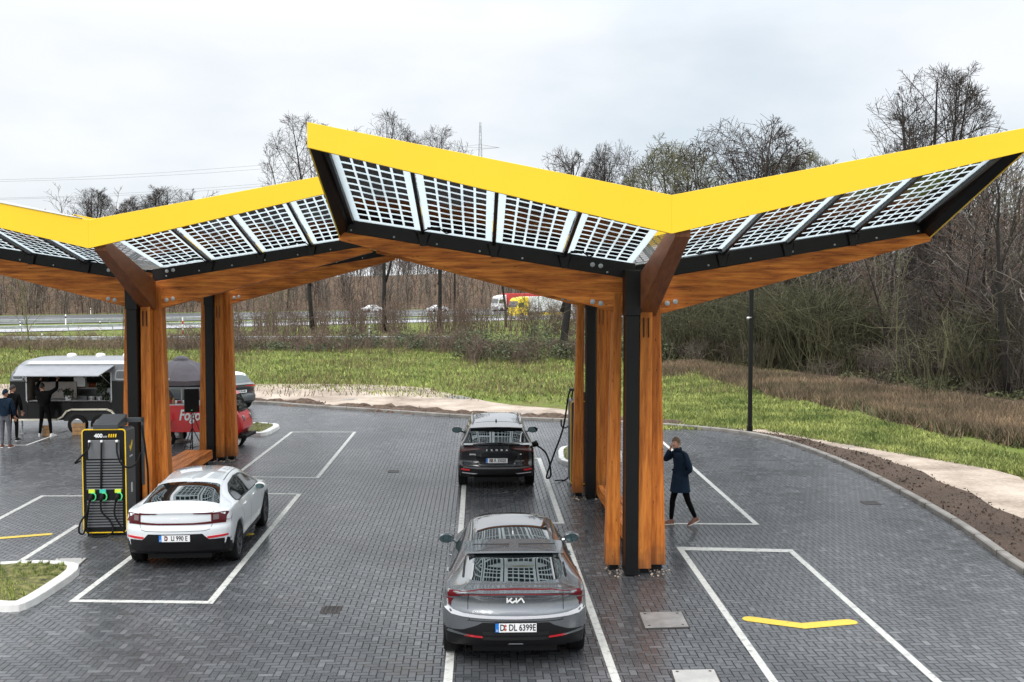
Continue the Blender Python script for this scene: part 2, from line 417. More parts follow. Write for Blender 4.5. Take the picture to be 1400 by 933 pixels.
# kerb line, from the left behind the trailer round to the right foreground
KERB = [V(p) for p in [(-34, 43.2), (-26, 44.6), (-18, 45.4), (-13, 45.4)]]
for px, py in ((350, 552), (420, 557), (500, 562), (570, 567), (640, 571.5), (740, 575.5), (830, 579), (910, 583.5), (1000, 592), (1060, 603), (1130, 627), (1200, 659), (1300, 716), (1400, 786)):
    g = G(px, py); KERB.append(V((g.x, g.y)))
KERB += [V((9.25, 14)), V((8.9, 9)), V((8.6, 2)), V((8.6, -10))]
KS = smoothline(KERB, 6)
pave = [(p.x, p.y) for p in KS]+[(-34, -10)]
mb = MB(); mb.add([(x, y, 0) for x, y in pave], [tuple(range(len(pave)))])
po = mb.build('paving', M_pave, rec=False)
if po.data.polygons[0].normal.z < 0: po.data.flip_normals()
tag(po, kind='structure')
# kerb: real step 0.1 m high, 0.13 wide, outside the paving
def offset_line(pts, d):
    out = []
    for i, p in enumerate(pts):
        a = pts[max(0, i-1)]; b = pts[min(len(pts)-1, i+1)]; t = (b-a).normalized(); out.append(V((p.x-t.y*d, p.y+t.x*d)))
    return out
mb = MB(); o1 = offset_line(KS, .16); n = len(KS)
sec = []
for a, b in zip(KS, o1):
    ab = (b-a)
    sec.append([V((a.x, a.y, -.02)), V((a.x, a.y, .085)), V((*(a+ab*.15), .105)), V((b.x, b.y, .105)), V((b.x, b.y, -.02))])
vs = [p for s in sec for p in s]; fs = []
for i in range(n-1):
    for j in range(4): fs.append((i*5+j, i*5+j+1, (i+1)*5+j+1, (i+1)*5+j))
mb.add(vs, fs); kb = mb.build('kerb', M_conc); tag(kb, kind='structure')
# mulch strip and sandy track outside the kerb
def band(name, inner, outer, z, m):
    mb = MB(); n = len(inner)
    k = 4; vs = []; fs = []
    for a, b in zip(inner, outer):
        for q in range(k+1): p = a+(b-a)*q/k; vs.append((p.x, p.y, z))
    for i in range(n-1):
        for q in range(k): s = i*(k+1)+q; fs.append((s, s+1, s+k+2, s+k+1))
    mb.add(vs, fs); o = mb.build(name, m, rec=False)
    if o.data.polygons[0].normal.z < 0: o.data.flip_normals()
    return tag(o, kind='structure')
rng = random.Random(5)
mb = MB(); acc = 0; last = KS[0]
for i in range(1, n):
    acc += (KS[i]-KS[i-1]).length
    if acc > 1.0 and KS[i].y > 8:
        acc = 0; q = KS[i]; tt = (KS[i]-KS[i-1]).normalized(); nn = V((-tt.y, tt.x))
        P4 = [q+nn*-.004-tt*.006, q+nn*-.004+tt*.006, q+nn*.163+tt*.006, q+nn*.163-tt*.006]
        mb.prism([V((p.x, p.y, .0)) for p in P4], [V((p.x, p.y, .1075)) for p in P4])
tag(mb.build('kerb_joints', mat('joint_mortar', (.05, .045, .04), .9)), kind='structure')
def mulch_w(p):
    if p.x < 5 and p.y > 30: return 1.0+.45*math.sin(p.x*1.3)+.3*math.sin(p.x*3.1)
    t = min(1, max(0, (37.5-p.y)/8)); return .3+1.15*t+.10*math.sin(p.y*2.1)
def sand_w(p):
    if p.x < 6 and p.y > 33: return (9.5 if p.x < -9 else max(.75, 9.5-(p.x+9)*.56))+.5*math.sin(p.x*.7)
    t = min(1, max(0, (37-p.y)/5)); u = min(1, max(0, (31-p.y)/7)); return .5+2.5*t+1.6*u+.35*math.sin(p.y*.9)+.15*math.sin(p.y*3.3)
o2 = []; o3 = []
for i, p in enumerate(KS):
    a = KS[max(0, i-1)]; b = KS[min(n-1, i+1)]; t = (b-a).normalized(); nn = V((-t.y, t.x))
    o2.append(p+nn*(mulch_w(p)+.16)); o3.append(p+nn*(sand_w(p)+.16))
band('sandy_path', o1, o3, -.004, M_sand)
band('mulch_border', o1, o2, .02, M_mulch)

# painted lines -------------------------------------------------
LZ = .004
def line(pxs, w=.11, m=None, closed=False, z=LZ):
    mb = MB(); strip(mb, [G(*p) for p in pxs], w, z, closed); o = mb.build('bay_marking', m or M_line, rec=False)
    return tag(o, kind='structure')
line([(612, 933), (609, 960)]); bpy.data.objects.remove(bpy.data.objects['bay_marking'])
line([(610, 960), (613, 925), (632, 700), (634, 668), (640, 600)])
line([(857, 972), (843, 933), (776, 744), (757, 743.5)])
line([(755, 715.5), (768, 715.5), (737, 627), (727, 626.5)])
line([(1082, 972), (1058, 933), (929, 749), (1080, 752.5), (1282, 933), (1330, 975)])
line([(860, 716), (1034, 717), (936, 630), (900, 600)])
line([(206, 742), (100, 822), (287, 824.5), (409, 676), (340, 675)])
line([(250, 705), (334, 641), (399, 591), (485, 591), (434, 653.5), (322, 652)], .10)
line([(-60, 818), (0, 785), (107, 718)])
line([(-20, 722), (0, 709), (58, 678.5), (116, 678.5)])
line([(-30, 609), (36, 609), (92, 589)], .09)
line([(926.5, 751), (1080, 754)], .19, z=.0055)
line([(101, 822), (286, 824)], .13, z=.0055)
def chevron(pxs, w=.24):
    pts = [G(*p) for p in pxs]; mb = MB(); strip(mb, pts, w, LZ+.003)
    for e in (0, -1):
        mb.lathe([(w/2, LZ+.001), (w/2-.001, LZ+.0031)], 12, Matrix.Translation((pts[e].x, pts[e].y, 0)))
    return tag(mb.build('bay_marking', M_yline), kind='structure')
chevron([(1026, 847), (1098, 856.5), (1161, 851)])
chevron([(-40, 727), (-8, 737), (66, 731)], .17)
chevron([(190, 733), (262, 741), (341, 731)], .2)

# island planters ----------------------------------------------
def island(pxs, label, gg, inset=.2):
    pts = [G(*p) for p in pxs]; c = sum(pts, V())/len(pts)
    t = empty('planter_island', (c.x, c.y, 0), 0, label, 'planter island', 'white kerbed planting islands')
    def rnd(ps, k=2):
        for _ in range(k):
            o = []
            for i in range(len(ps)):
                a, b = ps[i], ps[(i+1) % len(ps)]; o += [a*.8+b*.2, a*.2+b*.8]
            ps = o
        return ps
    L = rnd([p-c for p in pts]); nn = len(L)
    area = sum(L[i].x*L[(i+1) % nn].y-L[(i+1) % nn].x*L[i].y for i in range(nn)); sgn = 1 if area > 0 else -1
    I = []
    for i in range(nn):
        tt = (L[(i+1) % nn]-L[i-1]).normalized(); I.append(L[i]+V((-tt.y, tt.x, 0))*inset*sgn)
    mb = MB(); vs = []
    for a, b in zip(L, I):
        vs += [(a.x, a.y, .0), (a.x+(b.x-a.x)*.08, a.y+(b.y-a.y)*.08, .11), (b.x, b.y, .12), (b.x, b.y, .02)]
    fs = []
    for i in range(nn):
        for j in range(3): fs.append((i*4+j, i*4+j+1, ((i+1) % nn)*4+j+1, ((i+1) % nn)*4+j))
    mb.add(vs, fs); mb.build('kerb_ring', M_wkerb, t, bevel=.012)
    mb = MB(); cc = sum(I, V())/nn; r = random.Random(3); rings = 7
    vs = [(cc.x, cc.y, .15)]; fs = []
    for k in range(1, rings+1):
        for p in I: q = cc.lerp(p, k/rings); vs.append((q.x, q.y, .10+(.05 if k < rings else 0)*r.uniform(.2, 1.2)))
    for i in range(nn): fs.append((0, 1+i, 1+(i+1) % nn))
    for k in range(rings-1):
        for i in range(nn): a = 1+k*nn; fs.append((a+i, a+nn+i, a+nn+(i+1) % nn, a+(i+1) % nn))
    mb.add(vs, fs); mb.build('turf', M_moss, t, smooth=True)
    mb = MB(); mb2 = MB()
    for i in range(gg):
        a, b = r.random(), r.random(); p = I[r.randrange(nn)]; q = cc.lerp(p, math.sqrt(a)*.97); h = r.uniform(.03, .085); an = r.uniform(0, 6.3); w = .012
        dx, dy = math.cos(an)*w, math.sin(an)*w; lx, ly = r.uniform(-.04, .04), r.uniform(-.04, .04)
        mb.add([(q.x-dx, q.y-dy, .10), (q.x+dx, q.y+dy, .10), (q.x+lx, q.y+ly, .12+h)], [(0, 1, 2)])
    tag(mb.build('grass', M_blade, t, rec=False), kind='stuff')
    return t
island([(-70, 800), (-60, 830), (0, 838), (38, 836), (122, 779), (62, 773), (-30, 778)], 'white kerbed island with mossy turf in the left foreground beside the front charging bay', 2600)
island([(322, 594), (362, 598), (388, 584), (352, 581), (330, 584)], 'small white kerbed turf island right of the rear left timber column behind the red vehicle', 500, .22)
island([(762, 617), (764, 638), (850, 640), (850, 614), (780, 613)], 'white kerbed turf island by the charger behind the timber column, right of the black car', 500, .16)

# metal covers and gratings -----------------------------------
def cover(pxs, label, m=None):
    pts = [G(*p) for p in pxs]; c = sum(pts, V())/4
    t = empty('access_cover', (c.x, c.y, 0), 0, label, 'access cover')
    A = [(p-c)*.93+V((0, 0, .004)) for p in pts]; B = [(p-c)*.93+V((0, 0, .022)) for p in pts]
    mb = MB(); mb.prism(A, B); mb.build('lid', m or M_cover, t, bevel=.004)
    A = [(p-c)+V((0, 0, .002)) for p in pts]; B = [(p-c)+V((0, 0, .012)) for p in pts]
    mb = MB(); mb.prism(A, B); mb.build('cover_frame', M_iron, t)
    for i in (0, 1, 2, 3):
        mb = MB(); q = (pts[i]-c)*.72; mb.lathe([(.02, .02), (.02, .026)], 10, Matrix.Translation((q.x, q.y, 0))); mb.build('lifting_point', M_iron, t)
    return t
cover([(872, 838.5), (933, 837.5), (944, 859), (880, 861)], 'square steel access cover in the paving below the front timber column')
cover([(916, 917.5), (978, 916.5), (990, 942), (924, 943)], 'pale steel access cover at the bottom edge of the picture', mat('pale_cover', (.42, .41, .39), .6, .1, var=.15, bump=.3))
cover([(76, 765), (120, 764), (108, 775), (66, 776)], 'flat steel access cover just behind the foreground turf island', mat('pale_cover', (.4, .4, .38), .6))
def grate(px, py, w, d, label):
    g = G(px, py); t = empty('drain_grate', (g.x, g.y, 0), 0, label, 'drain grate', 'drain grates set in the paving')
    mb = MB(); mb.box(-w/2, w/2, -d/2, d/2, .001, .003); mb.build('pit', M_ink, t)
    mb = MB()
    for a, b, c_, d_ in ((-w/2, w/2, -d/2, -d/2+.03), (-w/2, w/2, d/2-.03, d/2), (-w/2, -w/2+.03, -d/2+.03, d/2-.03), (w/2-.03, w/2, -d/2+.03, d/2-.03)): mb.box(a, b, c_, d_, .001, .009)
    k = int(w/.06)
    for i in range(1, k): x = -w/2+w*i/k; mb.box(x-.012, x+.012, -d/2+.03, d/2-.03, .003, .008)
    mb.build('grate_frame', M_iron, t)
grate(453, 834, .28, .34, 'small square drain grate in the middle of the paving, left of the grey car')
grate(538, 645, .3, .3, 'narrow drain grate in the paving left of the black car')
grate(1190, 688, .38, .36, 'drain grate beside the curved kerb on the right')

# ================================================================== SOLAR CANOPIES
def canopy(cx, cy, label, leftside=False):
    t = empty('solar_canopy', (cx, cy, 0), 0, label, 'solar canopy', 'timber solar canopies')
    W = 5.07; dY = 6.5; yF, yB = -3.15, dY+3.15
    # --- columns
    for k, y0 in enumerate((0, dY)):
        s = -1 if k == 0 else 1
        def fin(xb0, xb1, xt0, xt1, ya, yb, zt=4.8, zb=.10):
            ya += y0; yb += y0
            A = [V((xb0, ya, zb)), V((xb1, ya, zb)), V((xb1, yb, zb)), V((xb0, yb, zb))]; B = [V((xt0, ya+.03, zt)), V((xt1, ya+.03, zt)), V((xt1, yb-.03, zt)), V((xt0, yb-.03, zt))]
            mb = MB(); mb.prism(A, B); return mb.build('column_fin', M_wz, t, bevel=.006)
        fin(-.52, -.27, -.40, -.262, .0, .32); fin(.23, .52, .23, .40, .0, .34)
        if k == 0: fin(.0, .227, .02, .225, -.26, .36)
        else: fin(.0, .227, .02, .225, -.20, .36)
        yp = y0-(.40 if k == 0 else .30)
        mb = MB(); mb.box(-.235, -.02, yp, y0-.005, .02, 4.42)
        mb.box(-.255, -.0, yp-.02, y0-.01, 4.421, 5.18)
        mb.build('steel_post', M_blk, t, bevel=.006)
        # dark slots at the head of the front timber
        mb = MB()
        for xx in (.07, .15): mb.box(xx, xx+.014, y0-(.262 if k == 0 else .202), y0-.2, 4.05, 4.38)
        mb.build('connector_plate', M_blk, t)
        mb = MB()
        mb.box(-.45, -.3, y0+.04, y0+.28, .0, .10); mb.box(.28, .46, y0+.04, y0+.3, 0, .10); mb.box(.05, .2, y0-.15, y0+.3, 0, .10); mb.build('foot_plate', M_blk, t)
        # loose gravel round the foot
        r = random.Random(7+k); mb = MB()
        for _ in range(70):
            a = r.uniform(0, 6.3); rr = r.uniform(.2, .55); q = (math.cos(a)*rr*1.1, y0-.07+math.sin(a)*rr*.8, .012); sz = r.uniform(.008, .028)
            mb.ball(q, sz, 3, (1, r.uniform(.7, 1.2), .6))
        tag(mb.build('gravel', mat('pale_gravel', (.42, .33, .26), .9, var=.4, island=.4), t, rec=False), kind='stuff')
        # --- arms
        for sd in (-1, 1):
            x0 = .20 if sd > 0 else .02
            y0b, y1b = y0+.03, y0+.28
            prof = [(x0*1.0, 4.38), (W, 5.69), (W, 5.84), (x0, 5.02)]
            A = [V((sd*x, y0b, z)) for x, z in prof]; B = [V((sd*x, y1b, z)) for x, z in prof]
            mb = MB(); mb.prism(A, B); mb.build('arm_beam', M_wx, t, bevel=.008)
            # thin dark batten under the arm's rear edge, steel fin beam on top
            prof = [(x0, 5.02), (W-.02, 5.845), (W-.02, 6.06), (x0, 5.30)]
            A = [V((sd*x, y0+.08, z)) for x, z in prof]; B = [V((sd*x, y0+.24, z)) for x, z in prof]
            mb = MB(); mb.prism(A, B); mb.build('steel_purlin', M_blk, t, bevel=.004)
            # bolts
            for q in range(7):
                f = (.10+.86*q/6); xx = sd*W*f; zz = 5.02+(5.845-5.02)*f+.05
                mb = MB(); M = Matrix.Translation((xx, y0+.075, zz)) @ Matrix.Rotation(R(90), 4, 'X')
                mb.lathe([(.018, 0), (.018, .012), (.006, .02)], 8, M); mb.build('bolt', M_galv, t, smooth=True, auto=40)
            for dx in (0, .14):
                xx = sd*(.62+dx) if sd < 0 else (.52+dx); 
                for zz, rr in ((4.62+dx*.2, .045), (5.26+dx*.15, .04)):
                    if sd < 0 and zz < 5: xx -= .0
                    ysurf = y0+.03 if zz < 5 else y0+.08
                    mb = MB(); M = Matrix.Translation((xx, ysurf-.002, zz)) @ Matrix.Rotation(R(90), 4, 'X')
                    mb.lathe([(rr, 0), (rr, .01), (rr*.4, .018)], 12, M); mb.build('bolt', M_galv, t, smooth=True, auto=40)
    # --- valley beams reaching out to the fascias
    for yc, ye in ((-.0, yF+.06), (dY+.0, yB-.06)):
        sg = -1 if ye < yc else 1
        ya = yc-.05 if sg < 0 else yc+.33
        prof = [(ya, 4.40), (ya, 5.05), (ye, 5.86), (ye, 5.60)]
        A = [V((-.0, y, z)) for y, z in prof]; B = [V((.30, y, z)) for y, z in prof]
        if sg < 0: A = [V((-.02+(.09 if y == ye else 0), y, z)) for y, z in prof]; B = [V((.31-(.02 if y == ye else 0), y, z)) for y, z in prof]
        mb = MB(); mb.prism(A, B); mb.build('valley_beam', M_wd, t, bevel=.008)
    mb = MB(); mb.box(.02, .28, .34, dY, 4.75, 5.05); mb.build('valley_beam', M_wd, t)
    # --- roof surface: z(u, y)   u = |x|/W
    def zr(u, y):
        zc_b, zt_b = 5.29, 6.07; zc_f, zt_f = 5.80, 6.98
        if y < .1: k = (.1-y)/(.1-yF)
        elif y > dY+.2: k = (y-dY-.2)/(yB-dY-.2)
        else: k = 0
        zc = zc_b+(zc_f-zc_b)*k; zt = zt_b+(zt_f-zt_b)*k
        return zc+(zt-zc)*u
    bays = ((yF+.05, .10), (.22, dY+.08), (dY+.22, yB-.05))
    pr = None
    for sd in (-1, 1):
        for bi, (ya, yb) in enumerate(bays):
            subs = ((ya, yb),) if bi != 1 else ((ya, (ya+yb)/2-.02), ((ya+yb)/2+.02, yb))
            for (y_a, y_b) in subs:
                for k in range(4):
                    xs = .04 if sd < 0 else .34; xa = xs+(W-xs-.22)*k/4+.035; xb = xs+(W-xs-.22)*(k+1)/4-.035
                    c4 = [(xa, y_a), (xb, y_a), (xb, y_b), (xa, y_b)]
                    top = [V((sd*x, y, zr(x/W, y)+.016)) for x, y in c4]; bot = [p-V((0, 0, .014)) for p in top]
                    mb = MB(); mb.prism(bot, top); o = mb.build('solar_panel', M_panel, t, rec=True)
                    me = o.data; ul = me.uv_layers.new(name='UVMap')
                    for lp in me.loops:
                        co = me.vertices[lp.vertex_index].co
                        ul.data[lp.index].uv = ((abs(co.x)-xa)/(xb-xa), (co.y-y_a)/(y_b-y_a))
                    if k < 4:
                        # mullion under the joint at the outer side of the panel
                        xm = xb+.035
                        za, zb_ = zr(xm/W, y_a), zr(xm/W, y_b)
                        mb = MB(); mb.prism([V((sd*xm-.028, y_a, za-.06)), V((sd*xm+.028, y_a, za-.06)), V((sd*xm+.028, y_a, za-.002)), V((sd*xm-.028, y_a, za-.002))],
                                            [V((sd*xm-.028, y_b, zb_-.08)), V((sd*xm+.028, y_b, zb_-.08)), V((sd*xm+.028, y_b, zb_-.002)), V((sd*xm-.028, y_b, zb_-.002))])
                        mb.build('mullion', M_blk, t)
                        if bi == 0 and k < 3:
                            mb = MB(); mb.prism([V((sd*xm-.05, .02, 0))+V((0, 0, zr(xm/W, .05)-.27)), V((sd*xm+.05, .02, zr(xm/W, .05)-.27)), V((sd*xm+.09, .02, zr(xm/W, .05)-.05)), V((sd*xm-.09, .02, zr(xm/W, .05)-.05))],
                                                [V((sd*xm-.05, .075, zr(xm/W, .05)-.27)), V((sd*xm+.05, .075, zr(xm/W, .05)-.27)), V((sd*xm+.13, .075, zr(xm/W, .05)-.05)), V((sd*xm-.13, .075, zr(xm/W, .05)-.05))]) 
                            mb.build('bracket', M_blk, t)
                    if bi == 0 and k in (0, 2):
                        # junction box and drooping leads near the lower edge of the panel
                        xj = xb-.16; yj = y_b-.32; zj = zr(xj/W, yj)
                        mb = MB(); sl = (zr(xj/W, yj+.01)-zr(xj/W, yj-.01))/.02
                        mb.box(sd*xj-.11, sd*xj+.11, yj-.06, yj+.06, zj-.045, zj-.004)
                        mb.tube([(sd*xj+.1, yj, zj-.03), (sd*xj+.2, yj+.08, zj-.10), (sd*xj+.28, yj+.2, zj-.08)], .012, 5)
                        mb.tube([(sd*xj-.1, yj, zj-.03), (sd*xj-.25, yj+.05, zj-.09), (sd*xj-.38, yj+.1, zj-.05)], .012, 5)
                        mb.build('junction_box', M_blkm, t)
    # --- fascias front and back
    for ye, s in ((yF, -1), (yB, 1)):
        b = [(-W, 6.82), (0, 5.64), (W, 6.82)]; tp = [(-W, 7.17), (0, 6.18), (W, 7.15)]
        y0, y1 = (ye-.05, ye+.03) if s < 0 else (ye-.03, ye+.05)
        for q in (0, 1):
            A = [V((b[q][0], y0, b[q][1])), V((b[q+1][0], y0, b[q+1][1])), V((tp[q+1][0], y0, tp[q+1][1])), V((tp[q][0], y0, tp[q][1]))]
            B = [V((p.x, y1, p.z)) for p in A]
            mb = MB(); mb.prism(A, B); mb.build('fascia', M_yel, t, bevel=.004)
        if s < 0 and leftside:
            A = [V((-W, y0-.02, 7.17)), V((-.4, y0-.02, 6.26)), V((-.1, y0-.02, 6.215)), V((-W, y0-.02, 7.25))]; B = [V((p.x, y1+.3, p.z)) for p in A]
            mb = MB(); mb.prism(A, B); mb.build('capping', M_whitep, t)
    # --- side fascias: yellow skin, black lining
    for sd in (-1, 1):
        for ya, yb, za0, za1, zb0, zb1 in ((yF+.03, .05, 6.82, 7.17, 5.74, 6.26), (.05, dY+.2, 5.74, 6.26, 5.74, 6.26), (dY+.2, yB-.03, 5.74, 6.26, 6.82, 7.17)):
            A = [V((sd*(W-.02), ya, za0)), V((sd*(W+.0), ya, za0)), V((sd*(W+.0), ya, za1)), V((sd*(W-.02), ya, za1))]
            B = [V((sd*(W-.02), yb, zb0)), V((sd*(W+.0), yb, zb0)), V((sd*(W+.0), yb, zb1)), V((sd*(W-.02), yb, zb1))]
            mb = MB(); mb.prism(A, B); mb.build('side_fascia', M_yel, t)
            A = [V((sd*(W-.13), ya+.0, za0+.10)), V((sd*(W-.022), ya, za0+.012)), V((sd*(W-.022), ya, za1-.02)), V((sd*(W-.25), ya, za1-.10))]
            B = [V((sd*(W-.13), yb, zb0+.10)), V((sd*(W-.022), yb, zb0+.012)), V((sd*(W-.022), yb, zb1-.02)), V((sd*(W-.25), yb, zb1-.12))]
            mb = MB(); mb.prism(A, B); mb.build('edge_lining', M_blk, t)
    return t
canopy(2.70, 18.05, 'nearer solar canopy with yellow fascia and two timber columns, right of the grey car')
canopy(-7.45, 23.75, 'farther solar canopy with yellow fascia and timber columns on the left, behind the white car', True)

def bench(cx, y0, y1, label, w=.5):
    t = empty('timber_bench', (cx, (y0+y1)/2, 0), 0, label, 'bench', 'timber benches between the columns')
    L = (y1-y0)/2
    for i in range(3):
        x = -w/2+(i+.5)*w/3; mb = MB(); mb.box(x-w/6+.008, x+w/6-.008, -L, L, .37, .42); mb.build('seat_plank', M_wy, t, bevel=.005)
    mb = MB(); mb.box(-w/2, -w/2+.05, -L, L, .18, .362); mb.build('side_board', M_wy, t); mb = MB(); mb.box(w/2-.05, w/2, -L, L, .18, .362); mb.build('side_board', M_wy, t)
    for y in (-L+.25, 0, L-.25):
        mb = MB(); mb.box(-w/2+.06, w/2-.06, y-.05, y+.05, 0, .36); mb.build('bench_support', M_blk, t)
bench(2.88, 19.0, 23.8, 'orange timber bench between the two columns of the right canopy', .4)
bench(-7.75, 25.0, 29.4, 'orange timber bench between the two columns of the left canopy', .75)

# ================================================================== CHARGERS
def charger(x, y, rz, label, detail=True):
    t = empty('charging_station', (x, y, 0), rz, label, 'charging station', 'electric car chargers')
    w, d, h = .42, .36, 2.12
    def rr(w, z0, z1, r=.07, n=5):
        pts = []
        for cx, cz, a0 in ((w-r, z1-r, 0), (-w+r, z1-r, 90), (-w+r, z0+r, 180), (w-r, z0+r, 270)):
            for i in range(n+1): a = R(a0+90*i/n); pts.append((cx+r*math.cos(a), cz+r*math.sin(a)))
        return pts
    o = rr(w, .06, h)
    mb = MB(); mb.prism([V((a, -d+.02, b)) for a, b in o], [V((a*.97, d, b*.985)) for a, b in o]); mb.build('cabinet', M_dgrey, t, bevel=.008)
    mb = MB(); mb.box(-.36, .36, -.30, .32, 0, .06); mb.build('plinth', M_blk, t)
    # gold frame
    I = rr(w-.018, .08, h-.02, .055); mb = MB(); n = len(o)
    vs = [V((a, -d-.006, b)) for a, b in o]+[V((a, -d-.006, b)) for a, b in I]+[V((a, -d+.02, b)) for a, b in o]+[V((a, -d+.02, b)) for a, b in I]
    fs = []
    for i in range(n):
        j = (i+1) % n; fs += [(i, j, n+j, n+i), (i, 2*n+i, 2*n+j, j), (n+i, n+j, 3*n+j, 3*n+i)]
    mb.add(vs, fs); mb.build('gold_frame', M_gold, t)
    if not detail: m2 = MB(); m2.add([(x, -y, z) for x, y, z in vs], fs); m2.build('gold_frame', M_gold, t)
    mb = MB(); mb.prism([V((a, -d+.004, b)) for a, b in I], [V((a, -d+.024, b)) for a, b in I]); mb.build('front_panel', M_blk, t)
    # header
    text('label', '400', .105, M_whitep, frame((-.10, -d-.0, 1.985), (1, 0, 0), (0, 0, 1)), t, bold=.004)
    text('label', 'kW', .05, M_whitep, frame((.03, -d, 1.965), (1, 0, 0), (0, 0, 1)), t)
    for i in range(4):
        mb = MB(); x0 = .085+i*.043; mb.prism([V((x0, -d-.002, 1.955)), V((x0+.024, -d-.002, 1.955)), V((x0+.034, -d-.002, 2.02)), V((x0+.010, -d-.002, 2.02))], [V((x0, -d+.004, 1.955)), V((x0+.024, -d+.004, 1.955)), V((x0+.034, -d+.004, 2.02)), V((x0+.010, -d+.004, 2.02))]); mb.build('indicator', M_gold, t)
    mb = MB(); mb.box(-.30, .30, -d-.002, -d+.01, 1.53, 1.90); mb.build('screen', M_mgrey, t, bevel=.005)
    for z0, k in ((.90, 11), (.16, 10)):
        for i in range(k):
            zz = z0+.02+i*.055; mb = MB(); mb.box(-.34, .34, -d-.006, -d+.01, zz, zz+.030); mb.build('louvre', M_mgrey, t)
    # holsters, plugs, cables
    for i, (xx, cm) in enumerate(((-.24, M_lime), (-.03, M_teal), (.26, M_lime))):
        mb = MB(); mb.box(xx-.06, xx+.06, -d-.03, -d+.01, .855, .93); mb.build('holster', cm, t, bevel=.006)
        mb = MB()
        pts = [V((xx+.03+.055*math.cos(a), -d-.05, .79+.075*math.sin(a))) for a in [R(q) for q in range(-120, 131, 25)]]
        mb.tube(pts, .014, 6); mb.build('plug_ring', M_green, t, smooth=True)
        mb = MB(); mb.tube([(xx, -d-.02, .84), (xx, -d-.09, .79), (xx-.02, -d-.11, .70)], [.035, .042, .022], 8); pl = mb.build('plug', M_blkm, t, smooth=True)
        top = V((xx+(.0 if i else -.02), -d-.04, 1.88))
        mb = MB(); mb.ball(top, .028, 8); mb.build('cable_gland', M_whitep, t, smooth=True)
        if i == 0: pts = [top, (xx-.02, -d-.12, 1.75), (xx-.20, -d-.15, 1.55), (xx-.28, -d-.10, 1.47), (xx-.20, -d-.02, 1.5)]
        elif i == 1: pts = [top, (xx+.0, -d-.06, 1.7), (xx-.02, -d-.03, 1.3), (xx-.03, -d-.03, .95)]
        else: pts = [top, (xx+.02, -d-.09, 1.65), (xx+.1, -d-.11, 1.45), (xx+.22, -d-.05, 1.36), (xx+.33, -d+.1, 1.42), (xx+.36, -d+.3, 1.6)]
        mb = MB(); mb.tube(smoothline(pts, 5), .018, 6); mb.build('cable', M_blkm, t, smooth=True)
        if i == 0: pts = [(xx-.02, -d-.11, .71), (xx-.07, -d-.13, .5), (xx-.19, -d-.15, .3), (xx-.22, -d-.14, .12), (xx-.14, -d-.13, .08), (xx-.10, -d-.12, .25), (xx-.06, -d-.1, .62)]
        elif i == 1: pts = [(xx-.02, -d-.11, .71), (xx+.0, -d-.1, .5), (xx+.16, -d-.08, .3), (xx+.2, -d-.1, .1), (xx+.05, -d-.15, .03), (xx-.2, -d-.13, .04), (xx-.3, -d-.1, .2), (xx-.25, -d-.09, .6)]
        else: pts = [(xx-.02, -d-.11, .71), (xx-.05, -d-.1, .45), (xx+.06, -d-.1, .22), (xx+.2, -d-.12, .03), (xx+.36, -d-.02, .03), (xx+.5, -d+.2, .06)]
        mb = MB(); mb.tube(smoothline(pts, 5), .018, 6); mb.build('cable', M_blkm, t, smooth=True)
    # roof hood and cable arm
    mb = MB(); mb.prism([V((-.20, -d-.02, h+.0)), V((.28, -d-.02, h+.0)), V((.28, -d-.02, h+.10)), V((-.20, -d-.02, h+.10))], [V((-.20, d-.05, h+.0)), V((.28, d-.05, h+.0)), V((.28, d-.05, h+.22)), V((-.20, d-.05, h+.22))]); mb.build('hood', M_dgrey, t, bevel=.01)
    if not detail: return t
    mb = MB(); mb.box(.1, .62, d-.16, d-.08, h+.06, h+.15); mb.box(.57, .62, d-.16, d-.08, .9, h+.15); mb.build('cable_arm', M_dgrey, t, bevel=.006)
    mb = MB(); mb.tube(smoothline([(.60, d-.2, h), (.68, d-.25, 1.6), (.72, d-.25, 1.0), (.66, d-.2, .3), (.45, d-.5, .04)], 5), .02, 6); mb.build('cable', M_blkm, t, smooth=True)
    # side marks
    M = frame((w-.001, .0, 1.72), (0, 1, 0), (0, 0, 1))
    mb = MB(); q = [(-.09, .05), (-.03, -.05), (.10, .10), (.10, .03), (-.02, -.11), (-.09, -.02)]
    q = [(-.09, .04), (-.09, -.02), (-.02, -.09), (.11, .04), (.11, .12), (-.02, -.01)]
    mb.prism([M @ V((a, b, -.02)) for a, b in q], [M @ V((a, b, .004)) for a, b in q]); mb.build('emblem', M_gold, t)
    text('label', 'FASTNED', .05, M_whitep, frame((w+.002, 0, 1.53), (0, 1, 0), (0, 0, 1)), t)
    mb = MB(); mb.box(w-.01, w+.004, .0, .07, .80, .99); mb.build('sticker', M_whitep, t)
    return t
charger(-7.39, 21.3, R(3), 'dark grey charging station with gold edging and three cables, left of the white car')
ch2 = charger(2.66, 26.2, R(180), 'charging station half hidden behind the right canopy columns, its cable running to the black car', False)
